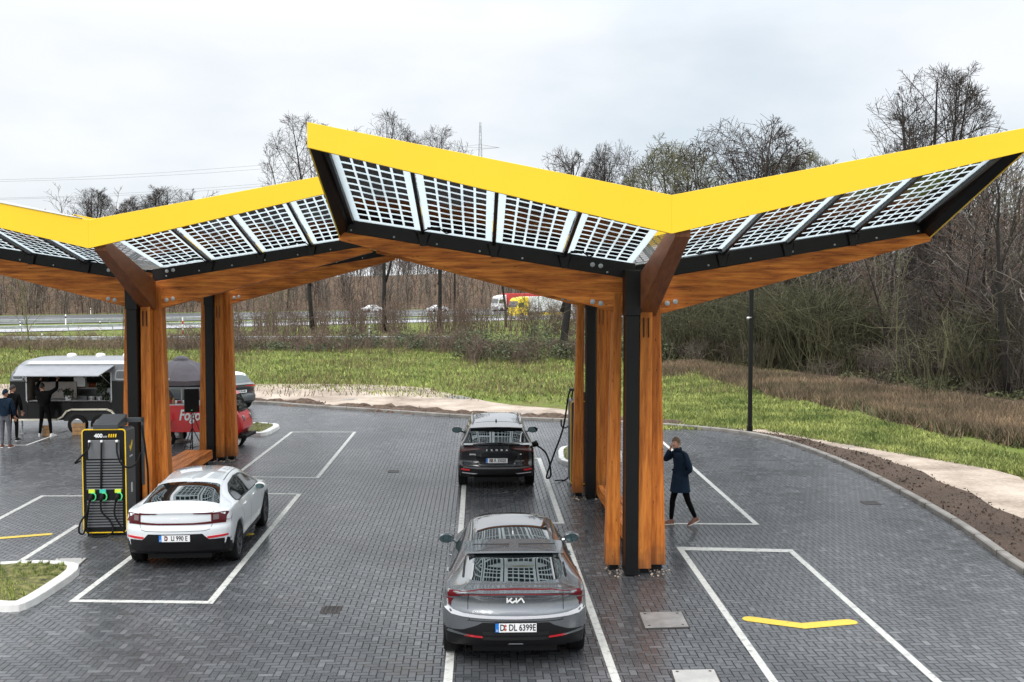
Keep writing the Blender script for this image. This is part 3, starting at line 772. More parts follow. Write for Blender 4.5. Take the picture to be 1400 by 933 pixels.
# charging lead to the black car
t = empty('charging_cable', (1.9, 26, 0), 0, 'black charging cable looping from the hidden charger to the black car', 'charging cable')
mb = MB(); pts = [P(780, 534, 26.5), P(777, 542, 26.3), P(770, 585, 26.0), P(757, 622, 25.9), P(748, 648, 25.9), P(748, 654, 25.9), P(753, 650, 25.9), P(751, 632, 25.9), P(745, 618, 26.0), P(735, 610, 26.1)]
o0 = V((1.9, 26, 0)); mb.tube([p-o0 for p in smoothline(pts, 6)], .022, 7); mb.build('lead', M_blkm, t, smooth=True)
mb = MB(); a = P(722, 610, 26.2)-o0; b = P(733, 606.5, 26.1)-o0; mb.tube([a, a.lerp(b, .5), b, b+V((.05, 0, -.05))], [.05, .065, .085, .03], 9); mb.build('plug_grip', M_plast, t, smooth=True)
t = empty('cable_boom', (2.4, 26.4, 0), 0, 'small black cable boom on top of the half hidden charger', 'cable boom')
mb = MB(); o0 = V((2.4, 26.4, 0))
mb.bar(P(778, 533, 26.5)-o0, P(794, 533, 26.5)-o0, .05, .07); mb.build('boom_arm', M_dgrey, t); mb = MB(); mb.bar(P(790, 533, 26.5)-o0, P(790, 560, 26.5)-o0, .04, .04, (0, 1, 0)); mb.build('boom_post', M_dgrey, t)
mb = MB(); mb.tube([p-o0 for p in smoothline([P(783, 535, 26.4), P(780, 565, 26.4), P(784, 572, 26.4), P(792, 562, 26.4)], 5)], .02, 6); mb.build('cable', M_blkm, t, smooth=True)
# lamp post
t = empty('lamp_post', G(1025, 592), 0, 'tall black lamp post beside the curved kerb with a small camera on it', 'lamp post')
mb = MB(); mb.box(-.065, .065, -.065, .065, 0, 6.7); mb.build('pole', M_blk, t, bevel=.01)
mb = MB(); mb.box(-.08, .08, -.08, .08, 0, .25); mb.build('base_collar', M_blk, t)
mb = MB(); mb.box(-.9, .07, -.05, .05, 6.7, 6.76); mb.build('lantern', M_dgrey, t)
mb = MB(); mb.tube([(0, -.05, 3.9), (-.12, -.1, 3.9)], .03, 6); mb.ball((-.13, -.12, 3.88), .055, 8); mb.build('camera_housing', M_alu, t, smooth=True)
# ================================================================== CARS
def pchip(xs, ys, x):
    n = len(xs)
    if x <= xs[0]: return ys[0]
    if x >= xs[-1]: return ys[-1]
    h = [xs[i+1]-xs[i] for i in range(n-1)]; d = [(ys[i+1]-ys[i])/h[i] for i in range(n-1)]
    def m(i):
        if i == 0: return d[0]
        if i == n-1: return d[-1]
        if d[i-1]*d[i] <= 0: return 0
        w1 = 2*h[i]+h[i-1]; w2 = h[i]+2*h[i-1]; return (w1+w2)/(w1/d[i-1]+w2/d[i])
    i = max(j for j in range(n-1) if xs[j] <= x); t = (x-xs[i])/h[i]; a, b = m(i), m(i+1)
    return ys[i]*(2*t**3-3*t*t+1)+a*h[i]*(t**3-2*t*t+t)+ys[i+1]*(-2*t**3+3*t*t)+b*h[i]*(t**3-t*t)
def tab(t, x): return pchip([a for a, b in t], [b for a, b in t], x)
def chaikin(pts, k):
    for _ in range(k):
        o = [pts[0]]
        for a, b in zip(pts[:-1], pts[1:]): o += [(a[0]*.75+b[0]*.25, a[1]*.75+b[1]*.25), (a[0]*.25+b[0]*.75, a[1]*.25+b[1]*.75)]
        o.append(pts[-1]); pts = o
    return pts
def car_body(S, deform=None):
    """S: tables over y for zb ws wm zm wsh zsh wt zt cr ; L ; axles (ya,yb) ; wr arch radius ; wc wheel centre height"""
    L = S['L']; ys = []
    y = 0.0
    while y < L:
        ys.append(y); near = min(abs(abs(y-a)-S['ar']) for a in S['ax']) < .14 or y < .1 or y > L-.1
        y += .02 if near else .06
    ys.append(L); rings = []
    for y in ys:
        g = {k: tab(S[k], y) for k in ('zb', 'ws', 'wm', 'zm', 'wsh', 'zsh', 'wt', 'zt', 'cr')}
        zb, ws, wm, zm, wsh, zsh, wt, zt, cr = (g[k] for k in ('zb', 'ws', 'wm', 'zm', 'wsh', 'zsh', 'wt', 'zt', 'cr'))
        ze = zt-cr
        c = [(0, zb), (.3, zb), (.56, zb), (.565, zb), (ws-.04, zb), (ws, zb+.02), (ws+.005, zb+.12), (wm-.004, zm-.08), (wm, zm+.04), (wm-.01, (zm+zsh)/2+.04), (wsh+.012, zsh-.02), (wsh-.012, zsh+.012),
             (wsh+(wt-wsh)*.35, zsh+(ze-zsh)*.33), (wsh+(wt-wsh)*.75, zsh+(ze-zsh)*.76), (wt, ze), (wt-.06, ze+cr*.45), (wt*.6, ze+cr*.82), (wt*.3, zt-cr*.03), (0, zt)]
        c = chaikin(c, 2)
        for a in S['ax']:
            q = S['ar']**2-(y-a)**2
            if q > 0:
                za = S['wc']+math.sqrt(q)
                c = [(x, max(z, za-(.0 if x > S['wm'][0][1]*0+.6 else 0))) if x > .563 else (x, z) for x, z in c]
        rings.append(c)
    n = len(rings[0]); full = []
    for y, c in zip(ys, rings): full.append([V((x, y, z)) for x, z in c]+[V((-x, y, z)) for x, z in c[-2:0:-1]])
    m = len(full[0]); mb = MB(); vs = [p for r in full for p in r]; fs = []
    for i in range(len(full)-1):
        for j in range(m): fs.append((i*m+j, i*m+(j+1) % m, (i+1)*m+(j+1) % m, (i+1)*m+j))
    def cap(ring, base, rev):
        c = V((0, ring[0].y, S['capz'])); prev = list(range(base, base+m)); K = 9
        for k in range(1, K+1):
            f = 1-k/(K+1); st = len(vs)
            for p in ring: vs.append(c+(p-c)*f)
            cur = list(range(st, st+m))
            for j in range(m): q = (prev[j], cur[j], cur[(j+1) % m], prev[(j+1) % m]); fs.append(q if rev else q[::-1])
            prev = cur
        vs.append(c); k = len(vs)-1
        for j in range(m): fs.append((prev[j], k, prev[(j+1) % m]))
    cap(full[0], 0, True); cap(full[-1], (len(full)-1)*m, False)
    out = []
    for v in vs:
        x, y, z = v; W = S['wmx']
        if y < 1.0:
            k = max(0, 1-y/1.0); k = k*k
            y = y+k*(S['rk']*(abs(x)/W)**3.0+tab(S['rp'], z))
        if y > L-1.0:
            k = max(0, 1-(L-y)/1.0); k = k*k
            y = y-k*(S['fk']*(abs(x)/W)**2.6+tab(S['fp'], z))
        out.append((x, y, z))
    mb.add(out, fs); return mb
def roundpoly(pts, r, k=4):
    o = []; n = len(pts)
    for i in range(n):
        p = V(pts[i]); a = V(pts[i-1]); b = V(pts[(i+1) % n]); da = (a-p); db = (b-p)
        rr = min(r, da.length*.45, db.length*.45); p0 = p+da.normalized()*rr; p1 = p+db.normalized()*rr
        for j in range(k+1): t = j/k; o.append(p0*(1-t)**2+p*2*t*(1-t)+p1*t*t)
    return o
def decal(bvh, outline, axis, off=.004, res=.06, depth=.02, flip=False, y0=None, bend=None):
    """an outline laid on to the body surface, with thickness. axis: 'r' rear, 'f' front, 's' +x side, 't' top"""
    pts = [V(p) for p in outline]
    bm = bmesh.new(); vs = [bm.verts.new((p.x, p.y, 0)) for p in pts]; f = bm.faces.new(vs)
    x0, x1 = min(p.x for p in pts), max(p.x for p in pts); z0, z1 = min(p.y for p in pts), max(p.y for p in pts)
    for ax, a, b in ((0, x0, x1), (1, z0, z1)):
        k = max(1, int((b-a)/res))
        for i in range(1, k):
            c = [0, 0, 0]; nn = [0, 0, 0]; c[ax] = a+(b-a)*i/k; nn[ax] = 1
            bmesh.ops.bisect_plane(bm, geom=bm.verts[:]+bm.edges[:]+bm.faces[:], plane_co=c, plane_no=nn)
    D = {'r': V((0, 1, 0)), 'f': V((0, -1, 0)), 's': V((-1, 0, 0)), 't': V((0, 0, -1))}[axis]
    for v in bm.verts:
        a, b = v.co.x, v.co.y
        o = {'r': V((a, -3, b)), 'f': V((a, 9, b)), 's': V((3, a, b)), 't': V((a, b, 4))}[axis]
        hit = bvh.ray_cast(o, D)
        if hit[0] is None:
            q = {'r': V((a, .3, b)), 'f': V((a, 4.3, b)), 's': V((.9, a, b)), 't': V((a, b, 1.4))}[axis]; hit = bvh.find_nearest(q)
        v.co = hit[0]-D*off
    be = [e for e in bm.edges if len(e.link_faces) == 1]
    r = bmesh.ops.extrude_edge_only(bm, edges=be)
    for g in r['geom']:
        if isinstance(g, bmesh.types.BMVert): g.co += D*(depth+off)
    bmesh.ops.recalc_face_normals(bm, faces=bm.faces)
    c = sum((f.normal*f.calc_area() for f in bm.faces), V())
    if c.dot(D) > 0: bmesh.ops.reverse_faces(bm, faces=bm.faces)
    mb = MB(); bm.verts.index_update(); mb.add([v.co.copy() for v in bm.verts], [tuple(v.index for v in f.verts) for f in bm.faces]); bm.free()
    return mb
def band_decal(bvh, pts, w, axis, **k):        # thin strip along a line
    pts = [V(p) for p in pts]; L = []; Rr = []
    for i, p in enumerate(pts):
        t = (pts[min(i+1, len(pts)-1)]-pts[max(0, i-1)]).normalized(); nn = V((-t.y, t.x)); L.append(p+nn*w/2); Rr.append(p-nn*w/2)
    return decal(bvh, L+Rr[::-1], axis, **k)
def mirror(mb):
    o = MB(); o.add([(-x, y, z) for x, y, z in mb.v], [f[::-1] for f in mb.f]); return o
def add_wheel(t, x, y, r, w, side, rimm, spokes=5, style=0):
    M = Matrix.Translation((x, y, r)) @ Matrix.Rotation(R(90)*side, 4, 'Y')
    mb = MB(); h = w/2
    mb.lathe([(r*.70, -h*.9), (r*.8, -h), (r*.94, -h*.96), (r*.99, -h*.8), (r, -h*.4), (r*.994, -h*.35), (r*.994, -.005), (r, 0), (r, h*.4), (r*.99, h*.8), (r*.94, h*.96), (r*.8, h), (r*.70, h*.9)], 40, M, close=True)
    wh = mb.build('wheel', M_blkm, t, smooth=True, auto=50)
    mb = MB(); mb.lathe([(r*.70, -h*.8), (r*.715, h*.93), (r*.68, h*.93), (r*.64, h*.5), (r*.60, -h*.6), (.02, -h*.6)], 40, M); mb.build('rim', rimm, wh, smooth=True, auto=40)
    mb = MB()
    for i in range(spokes):
        for dd in (-.12, .12) if style == 0 else (0,):
            a = 2*math.pi*i/spokes+dd*.9; a2 = 2*math.pi*i/spokes+dd*1.9
            p = V((math.cos(a)*r*.1, math.sin(a)*r*.1, h*.7)); q = V((math.cos(a2)*r*.67, math.sin(a2)*r*.67, h*.85))
            wd = .022 if style == 0 else .06
            n = V((-math.sin(a), math.cos(a), 0)); A = [p-n*wd, p+n*wd, p+n*wd-V((0, 0, .03)), p-n*wd-V((0, 0, .03))]; B = [q-n*wd*1.2, q+n*wd*1.2, q+n*wd*1.2-V((0, 0, .03)), q-n*wd*1.2-V((0, 0, .03))]
            mb.prism([M @ v for v in A], [M @ v for v in B])
    mb.lathe([(r*.16, h*.55), (r*.16, h*.74), (r*.12, h*.78)], 20, M); mb.build('spokes', rimm, wh)
    return wh
def plate(t, c, txt, tilt=0, w=.52, h=.112, seal=None):
    M = Matrix.Translation(c) @ Matrix.Rotation(R(tilt), 4, 'X')
    mb = MB(); mb.box(-w/2-.008, w/2+.008, -.008, .004, -h/2-.008, h/2+.008, M); p = mb.build('number_plate', M_ink, t)
    mb = MB(); mb.box(-w/2+.045, w/2, -.012, .0, -h/2, h/2, M); mb.build('plate_face', M_platew, p)
    mb = MB(); mb.box(-w/2, -w/2+.045, -.012, .0, -h/2, h/2, M); mb.build('country_band', M_blue, p)
    text('characters', txt, .115, M_ink, M @ frame((.024, -.0135, 0), (1, 0, 0), (0, 0, 1)), p, bold=.0018, xs=.745)
    mb = MB()
    for zz in (-.022, .024): mb.lathe([(.019, 0), (.019, .0125)], 14, M @ Matrix.Translation((-.135 if txt[1] == ' ' else -.12, 0, zz)) @ Matrix.Rotation(R(90), 4, 'X'))
    mb.build('seal', mat('seal_red', (.45, .12, .10), .5), p)
    text('characters', 'D', .032, M_platew, M @ frame((-w/2+.022, -.0135, -.035), (1, 0, 0), (0, 0, 1)), p)
def mirrors(t, x, y, z, m, sc=1.0):
    for s in (-1, 1):
        mb = MB(); c = V((s*(x+.11), y, z))
        mb.ball((0, 0, 0), 1, 10, (.125*sc, .085*sc, .082*sc)); mb.v = [tuple(c+V(v)*1.0) for v in mb.v]
        mb.v = [(a, max(b, y-.045), cz) for a, b, cz in mb.v]
        mb.tube([(s*(x-.06), y+.03, z-.06), (s*(x+.03), y+.02, z-.035)], .022, 6)
        o = mb.build('wing_mirror', m, t, smooth=True, auto=40)
        mb = MB(); mb.lathe([(.001, 0), (.85, 0), (.9, .02)], 18, Matrix.Translation(c+V((0, -.049, 0))) @ Matrix.Diagonal((.115*sc, 1, .068*sc, 1)) @ Matrix.Rotation(R(90), 4, 'X'))
        mb.v = [(a, max(y-.055, min(b, y-.045)), cz) for a, b, cz in mb.v]
        mb.build('mirror_glass', M_glassm, o)
M_glass2 = mat('side_glass', (.008, .013, .013), .02, 0, 0, var=0, rv=0)
M_glassm = mat('mirror_glass', (.13, .19, .20), .03, 1, 0, var=.02, rv=0)
def make_car(S, name, label, loc, rz, paintm, build, rimm, cat='car', group=None):
    t = empty(name, loc, rz, label, cat, group)
    mb = car_body(S); body = mb.build('body', [paintm, M_plast], t, smooth=True, auto=38)
    for p in body.data.polygons:
        if p.center.z < S['clad'](p.center.y, abs(p.center.x)): p.material_index = 1
    bvh = BVHTree.FromPolygons([V(v) for v in mb.v], mb.f)
    # dark floor box
    m2 = MB(); m2.box(-.55, .55, .35, S['L']-.35, .17, .45)
    for a in S['ax']: m2.box(-.72, .72, a-.08, a+.08, .28, .40)
    m2.build('underbody', M_blk, t)
    for a in S['ax']:
        for s in (-1, 1):
            add_wheel(t, s*(S['tw']-.115), a, S['wr'], .23, s, rimm)
    for a in S['ax']:                          # black wheel-arch liner
        for s in (-1, 1):
            m3 = MB(); vs = []; k = 18
            for i in range(k+1):
                an = math.pi*(-.05+1.1*i/k); 
                for xx in (.57, S['tw']-.03): vs.append((s*xx, a+(S['ar']-.012)*math.cos(an), S['wc']+(S['ar']-.012)*math.sin(an)))
            m3.add(vs, [(2*i, 2*i+1, 2*i+3, 2*i+2) for i in range(k)]); m3.build('arch_liner', M_blkm, t)
    build(t, bvh, body)
    return t
def both(t, name, m, mbx, par=None, **k):
    a = mbx.build(name, m, par or t, rec=False, **k); b = mirror(mbx).build(name, m, par or t, rec=False, **k); return a, b

# ---------------------------------------------------------------- grey crossover
S_grey = dict(clad=lambda y, x: .50 if y < .5 else (.37 if y < 4.2 else .42), L=4.68, ax=(.93, 3.83), ar=.40, wr=.365, wc=.365, tw=.94, wmx=.94, capz=.68,
    zb=[(0, .38), (.12, .28), (.5, .24), (4.2, .22), (4.68, .26)], ws=[(0, .80), (.1, .88), (.5, .90), (4.2, .89), (4.68, .70)],
    wm=[(0, .84), (.1, .92), (.4, .94), (1.0, .945), (2.2, .925), (3.8, .94), (4.4, .90), (4.68, .76)], zm=[(0, .66), (4.68, .55)],
    wsh=[(0, .80), (.1, .88), (.4, .90), (1.1, .885), (1.6, .86), (3.2, .85), (3.8, .84), (4.4, .78), (4.68, .66)], zsh=[(0, .93), (.2, .975), (.7, 1.01), (1.2, 1.01), (3.2, .96), (4.0, .86), (4.5, .72), (4.68, .6)],
    wt=[(0, .74), (.2, .70), (.3, .66), (.9, .60), (1.3, .60), (2.2, .60), (3.0, .56), (3.6, .62), (3.8, .70), (4.4, .62), (4.68, .5)],
    zt=[(0, 1.03), (.10, 1.065), (.22, 1.085), (.35, 1.13), (.72, 1.34), (.86, 1.41), (1.2, 1.49), (1.7, 1.535), (2.2, 1.54), (2.75, 1.47), (3.15, 1.35), (3.7, 1.10), (3.85, 1.04), (4.3, .93), (4.6, .78), (4.68, .66)],
    cr=[(0, .05), (.25, .06), (.6, .08), (1.4, .09), (2.4, .09), (3.2, .08), (3.9, .06), (4.68, .04)],
    rk=.34, rp=[(.2, .12), (.36, .05), (.5, .0), (.62, .0), (.74, .0), (.80, .03), (.90, .055), (.96, .03), (1.0, -.01), (1.06, -.01), (1.12, .0), (1.25, .0)],
    fk=.5, fp=[(.2, .06), (.5, 0), (.7, .0), (.9, .1)])
def build_grey(t, B, body):
    D = lambda o, ax, **k: decal(B, o, ax, **k)
    # rear window, black surround and spoiler lip
    D(roundpoly([(-.64, 1.10), (.64, 1.10), (.61, 1.36), (-.61, 1.36)], .05), 'r', off=.006).build('rear_window', M_glass, t, smooth=True, auto=30, rec=False)
    for s in (-1, 1):
        m = decal(B, roundpoly([(.66, 1.10), (.69, 1.10), (.65, 1.34), (.63, 1.34)], .01), 'r', off=.008); (m if s > 0 else mirror(m)).build('window_side_trim', M_blk, t, rec=False)
    mb = MB(); vs = []
    pts = []
    for i in range(-10, 11):
        x = .66*i/10; yy = .72+.10*(abs(i)/10)**2; pts.append((x, yy))
    A = []
    zz = 1.372
    for x, yy in pts: A += [V((x, yy-.04, zz-.03*(abs(x)/.66)**2)), V((x, yy-.035, zz+.022-.03*(abs(x)/.66)**2)), V((x, yy+.30, 1.482-.055*(abs(x)/.66)**2.5)), V((x, yy+.28, 1.40-.05*(abs(x)/.66)**2))]
    fs = []
    for i in range(20):
        for j in range(4): fs.append((i*4+j, i*4+(j+1) % 4, i*4+4+(j+1) % 4, i*4+4+j))
    fs += [(0, 1, 2, 3), (83, 82, 81, 80)]
    mb.add(A, fs); mb.build('roof_spoiler', M_silver, t, smooth=True, auto=40)
    mb = MB()
    for s in (-1, 1): mb.box(min(s*.06, s*.55), max(s*.06, s*.55), .83, .846, 1.448, 1.458)
    mb.build('spoiler_slot', M_ink, t)
    # roof glass
    D(roundpoly([(-.50, 1.05), (.50, 1.05), (.47, 2.85), (-.47, 2.85)], .08), 't', off=.005).build('roof_glass', M_glassg, t, smooth=True, auto=30, rec=False)
    D(roundpoly([(-.54, 2.98), (.54, 2.98), (.68, 3.72), (-.68, 3.72)], .05), 't', off=.005).build('windscreen', M_glass, t, smooth=True, auto=30, rec=False)
    both(t, 'roof_seam', M_ink, band_decal(B, [(.555, .95), (.56, 1.6), (.55, 2.9)], .012, 't', off=.002))
    # sides
    sw = [(1.0, 1.045), (1.3, 1.16), (1.9, 1.345), (2.4, 1.385), (2.85, 1.33), (3.45, 1.03), (3.3, .99), (1.2, 1.01)]
    both(t, 'window_surround', M_blk, D(roundpoly(sw, .03), 's', off=.004, depth=.01))
    both(t, 'side_window', M_glass2, D(roundpoly([(1.12, 1.05), (1.4, 1.165), (1.92, 1.31), (2.12, 1.335), (2.16, 1.02), (1.2, 1.035)], .03), 's', off=.008), smooth=True, auto=30)
    both(t, 'side_window', M_glass2, D(roundpoly([(2.24, 1.02), (2.22, 1.345), (2.42, 1.35), (2.82, 1.295), (3.3, 1.035), (3.2, 1.01)], .03), 's', off=.008), smooth=True, auto=30)
    both(t, 'door_seam', M_ink, band_decal(B, [(2.2, .98), (2.2, .6), (2.22, .36)], .008, 's', off=.001)); both(t, 'door_seam', M_ink, band_decal(B, [(3.3, .93), (3.28, .6), (3.2, .36)], .008, 's', off=.001))
    both(t, 'door_seam', M_ink, band_decal(B, [(1.25, .98), (1.3, .85), (1.45, .7), (1.5, .36)], .008, 's', off=.001))
    both(t, 'sill_cladding', M_plast, D([(1.36, .27), (3.4, .27), (3.4, .36), (1.36, .40)], 's', off=.012))
    for hy in (1.55, 2.45): both(t, 'door_handle', M_silver, D(roundpoly([(hy, .885), (hy+.2, .88), (hy+.2, .91), (hy, .915)], .012), 's', off=.02))
    for a in S_grey['ax']:
        pts = []; k = 22
        for i in range(k+1): an = math.pi*(.0+1.0*i/k); pts.append((a+.415*math.cos(an), .365+.415*math.sin(an)))
        both(t, 'arch_trim', M_plast, band_decal(B, pts, .045, 's', off=.006, res=.05))
    # tail
    bar = [(-.93, .845), (-.86, .89), (-.7, .945), (-.45, .985), (-.2, .996), (0, .999), (.2, .996), (.45, .985), (.7, .945), (.86, .89), (.93, .845)]
    up = [(-.925, .925), (-.84, .955), (-.7, .982), (-.45, 1.02), (-.2, 1.030), (0, 1.033), (.2, 1.030), (.45, 1.02), (.7, .982), (.84, .955), (.925, .925)]
    bar = [(x, z+.014) for x, z in bar]; up = [(x, z+.032) for x, z in up]
    D(bar+up[::-1], 'r', off=.016, res=.08).build('tail_light', M_redbar, t, smooth=True, auto=30, rec=False)
    # bright U shaped trim
    both(t, 'tail_trim', M_trim, D([(.925, .85), (.875, .87), (.865, .80), (.80, .765), (.66, .742), (.4, .735), (.0, .73), (.0, .695), (.4, .70), (.68, .702), (.82, .71), (.91, .755), (.935, .80)], 'r', off=.012, res=.07), smooth=True, auto=30)
    both(t, 'tail_light_end', M_redbar, D([(.80, .90), (.90, .885), (.865, .875), (.855, .82), (.835, .80), (.83, .85)], 'r', off=.010))
    both(t, 'tailgate_seam', M_ink, band_decal(B, [(.60, 1.0), (.61, .9), (.61, .72), (.58, .66)], .008, 'r', off=.0015))
    D([(-.62, .655), (.62, .655), (.61, .665), (-.61, .665)], 'r', off=.002).build('tailgate_seam', M_ink, t, rec=False)
    # lower bumper
    D(roundpoly([(-.42, .645), (.42, .645), (.50, .60), (.68, .53), (.92, .50), (.93, .30), (-.93, .30), (-.92, .50), (-.68, .53), (-.50, .60)], .015), 'r', off=.010, res=.07).build('lower_bumper', M_plast, t, smooth=True, auto=30, rec=False)
    both(t, 'bumper_fin', M_silver, D([(.93, .50), (.80, .50), (.60, .475), (.60, .46), (.80, .47), (.93, .46)], 'r', off=.022))
    both(t, 'reflector', M_redb, D(roundpoly([(.42, .445), (.66, .455), (.66, .48), (.42, .468)], .008), 'r', off=.020))
    mb = MB(); 
    for i in range(-16, 17): mb.box(i*.024-.003, i*.024+.003, .003-.0, .012, .44, .52)
    D([(-.42, .42), (.42, .42), (.42, .53), (-.42, .53)], 'r', off=.016).build('bumper_grille', M_ink, t, rec=False)
    D(roundpoly([(-.10, .345), (.10, .345), (.08, .365), (-.08, .365)], .005), 'r', off=.018).build('bumper_badge', M_trim, t, rec=False)
    plate(t, (0, -.012, .59), 'D  DL 6399E')
    # maker's mark: joined strokes
    mb = MB(); M = frame((0, .018, .93), (1, 0, 0), (0, .10, 1)); w = .016
    def st(a, b): mb.bar(M @ V((a[0], a[1], 0)), M @ V((b[0], b[1], 0)), .014, w, (0, 1, 0))
    def stroke(a, b):
        a = V(a); b = V(b); d = (b-a).normalized(); n = V((-d.y, d.x))*.0085
        q = [a-n, b-n, b+n, a+n]; mb.prism([M @ V((p.x, p.y, -.01)) for p in q], [M @ V((p.x, p.y, .012)) for p in q])
    for a, b in (((-.11, -.03), (-.11, .03)), ((-.11, -.024), (-.05, .03)), ((-.08, .002), (-.045, -.03)), ((-.045, -.03), (-.005, -.005)), ((.005, -.03), (.005, .03)), ((.005, -.03), (.07, .03)), ((.07, .03), (.105, -.03))): stroke(a, b)
    mb.build('badge', M_whitep, t)
    text('badge', 'EV6', .045, M_whitep, frame((-.50, .07, .765), (1, -.12, 0), (0, 0, 1)), t, bold=.001, xs=1.4)
    mirrors(t, .86, 3.02, 1.03, M_silver, 1.0)
    mb = MB(); mb.prism([V((-.012, 1.22, 1.485)), V((.012, 1.22, 1.485)), V((.012, 1.42, 1.495)), V((-.012, 1.42, 1.495))], [V((-.004, 1.21, 1.53)), V((.004, 1.21, 1.53)), V((.004, 1.26, 1.535)), V((-.004, 1.26, 1.535))]); mb.build('aerial_fin', M_whitep, t)
    both(t, 'headlight', M_lens, D(roundpoly([(.5, .72), (.84, .76), (.84, .82), (.5, .76)], .01), 'f', off=.006))
    D(roundpoly([(-.5, .4), (.5, .4), (.55, .52), (-.55, .52)], .02), 'f', off=.006).build('front_grille', M_plast, t, rec=False)
make_car(S_grey, 'parked_car', 'grey metallic crossover with a thin full width tail light bar, nearest the camera', (.46, 13.22, 0), R(0), M_silver, build_grey, M_blk)

# ---------------------------------------------------------------- white fastback
S_wh = dict(clad=lambda y, x: .46 if y < .45 else (.34 if y < 4.2 else .36), L=4.6, ax=(.90, 3.635), ar=.385, wr=.35, wc=.35, tw=.93, wmx=.93, capz=.72,
    zb=[(0, .36), (.15, .28), (.5, .23), (4.2, .21), (4.6, .26)], ws=[(0, .80), (.1, .86), (.5, .885), (4.2, .88), (4.6, .70)],
    wm=[(0, .84), (.1, .90), (.4, .925), (.9, .93), (2.2, .92), (3.7, .93), (4.3, .89), (4.6, .74)], zm=[(0, .68), (4.6, .58)],
    wsh=[(0, .80), (.1, .86), (.4, .88), (.9, .875), (1.5, .85), (3.2, .85), (3.8, .85), (4.3, .79), (4.6, .66)], zsh=[(0, .98), (.2, 1.02), (.7, 1.03), (1.6, .99), (3.2, .95), (4.0, .88), (4.45, .76), (4.6, .62)],
    wt=[(0, .76), (.3, .72), (.45, .66), (1.2, .58), (1.7, .575), (2.3, .58), (2.9, .56), (3.5, .64), (3.7, .72), (4.3, .64), (4.6, .5)],
    zt=[(0, 1.03), (.08, 1.07), (.22, 1.10), (.45, 1.155), (.75, 1.265), (1.1, 1.36), (1.5, 1.415), (2.0, 1.45), (2.5, 1.435), (2.95, 1.345), (3.55, 1.08), (3.75, 1.0), (4.2, .92), (4.5, .80), (4.6, .68)],
    cr=[(0, .04), (.3, .05), (.8, .07), (1.5, .08), (2.4, .085), (3.2, .07), (3.8, .05), (4.6, .04)],
    rk=.30, rp=[(.2, .12), (.4, .05), (.55, .01), (.70, .0), (.76, .01), (.80, .035), (.88, .03), (1.0, .04), (1.06, .0), (1.2, 0)],
    fk=.42, fp=[(.2, .06), (.5, 0), (.75, .0), (.95, .1)])
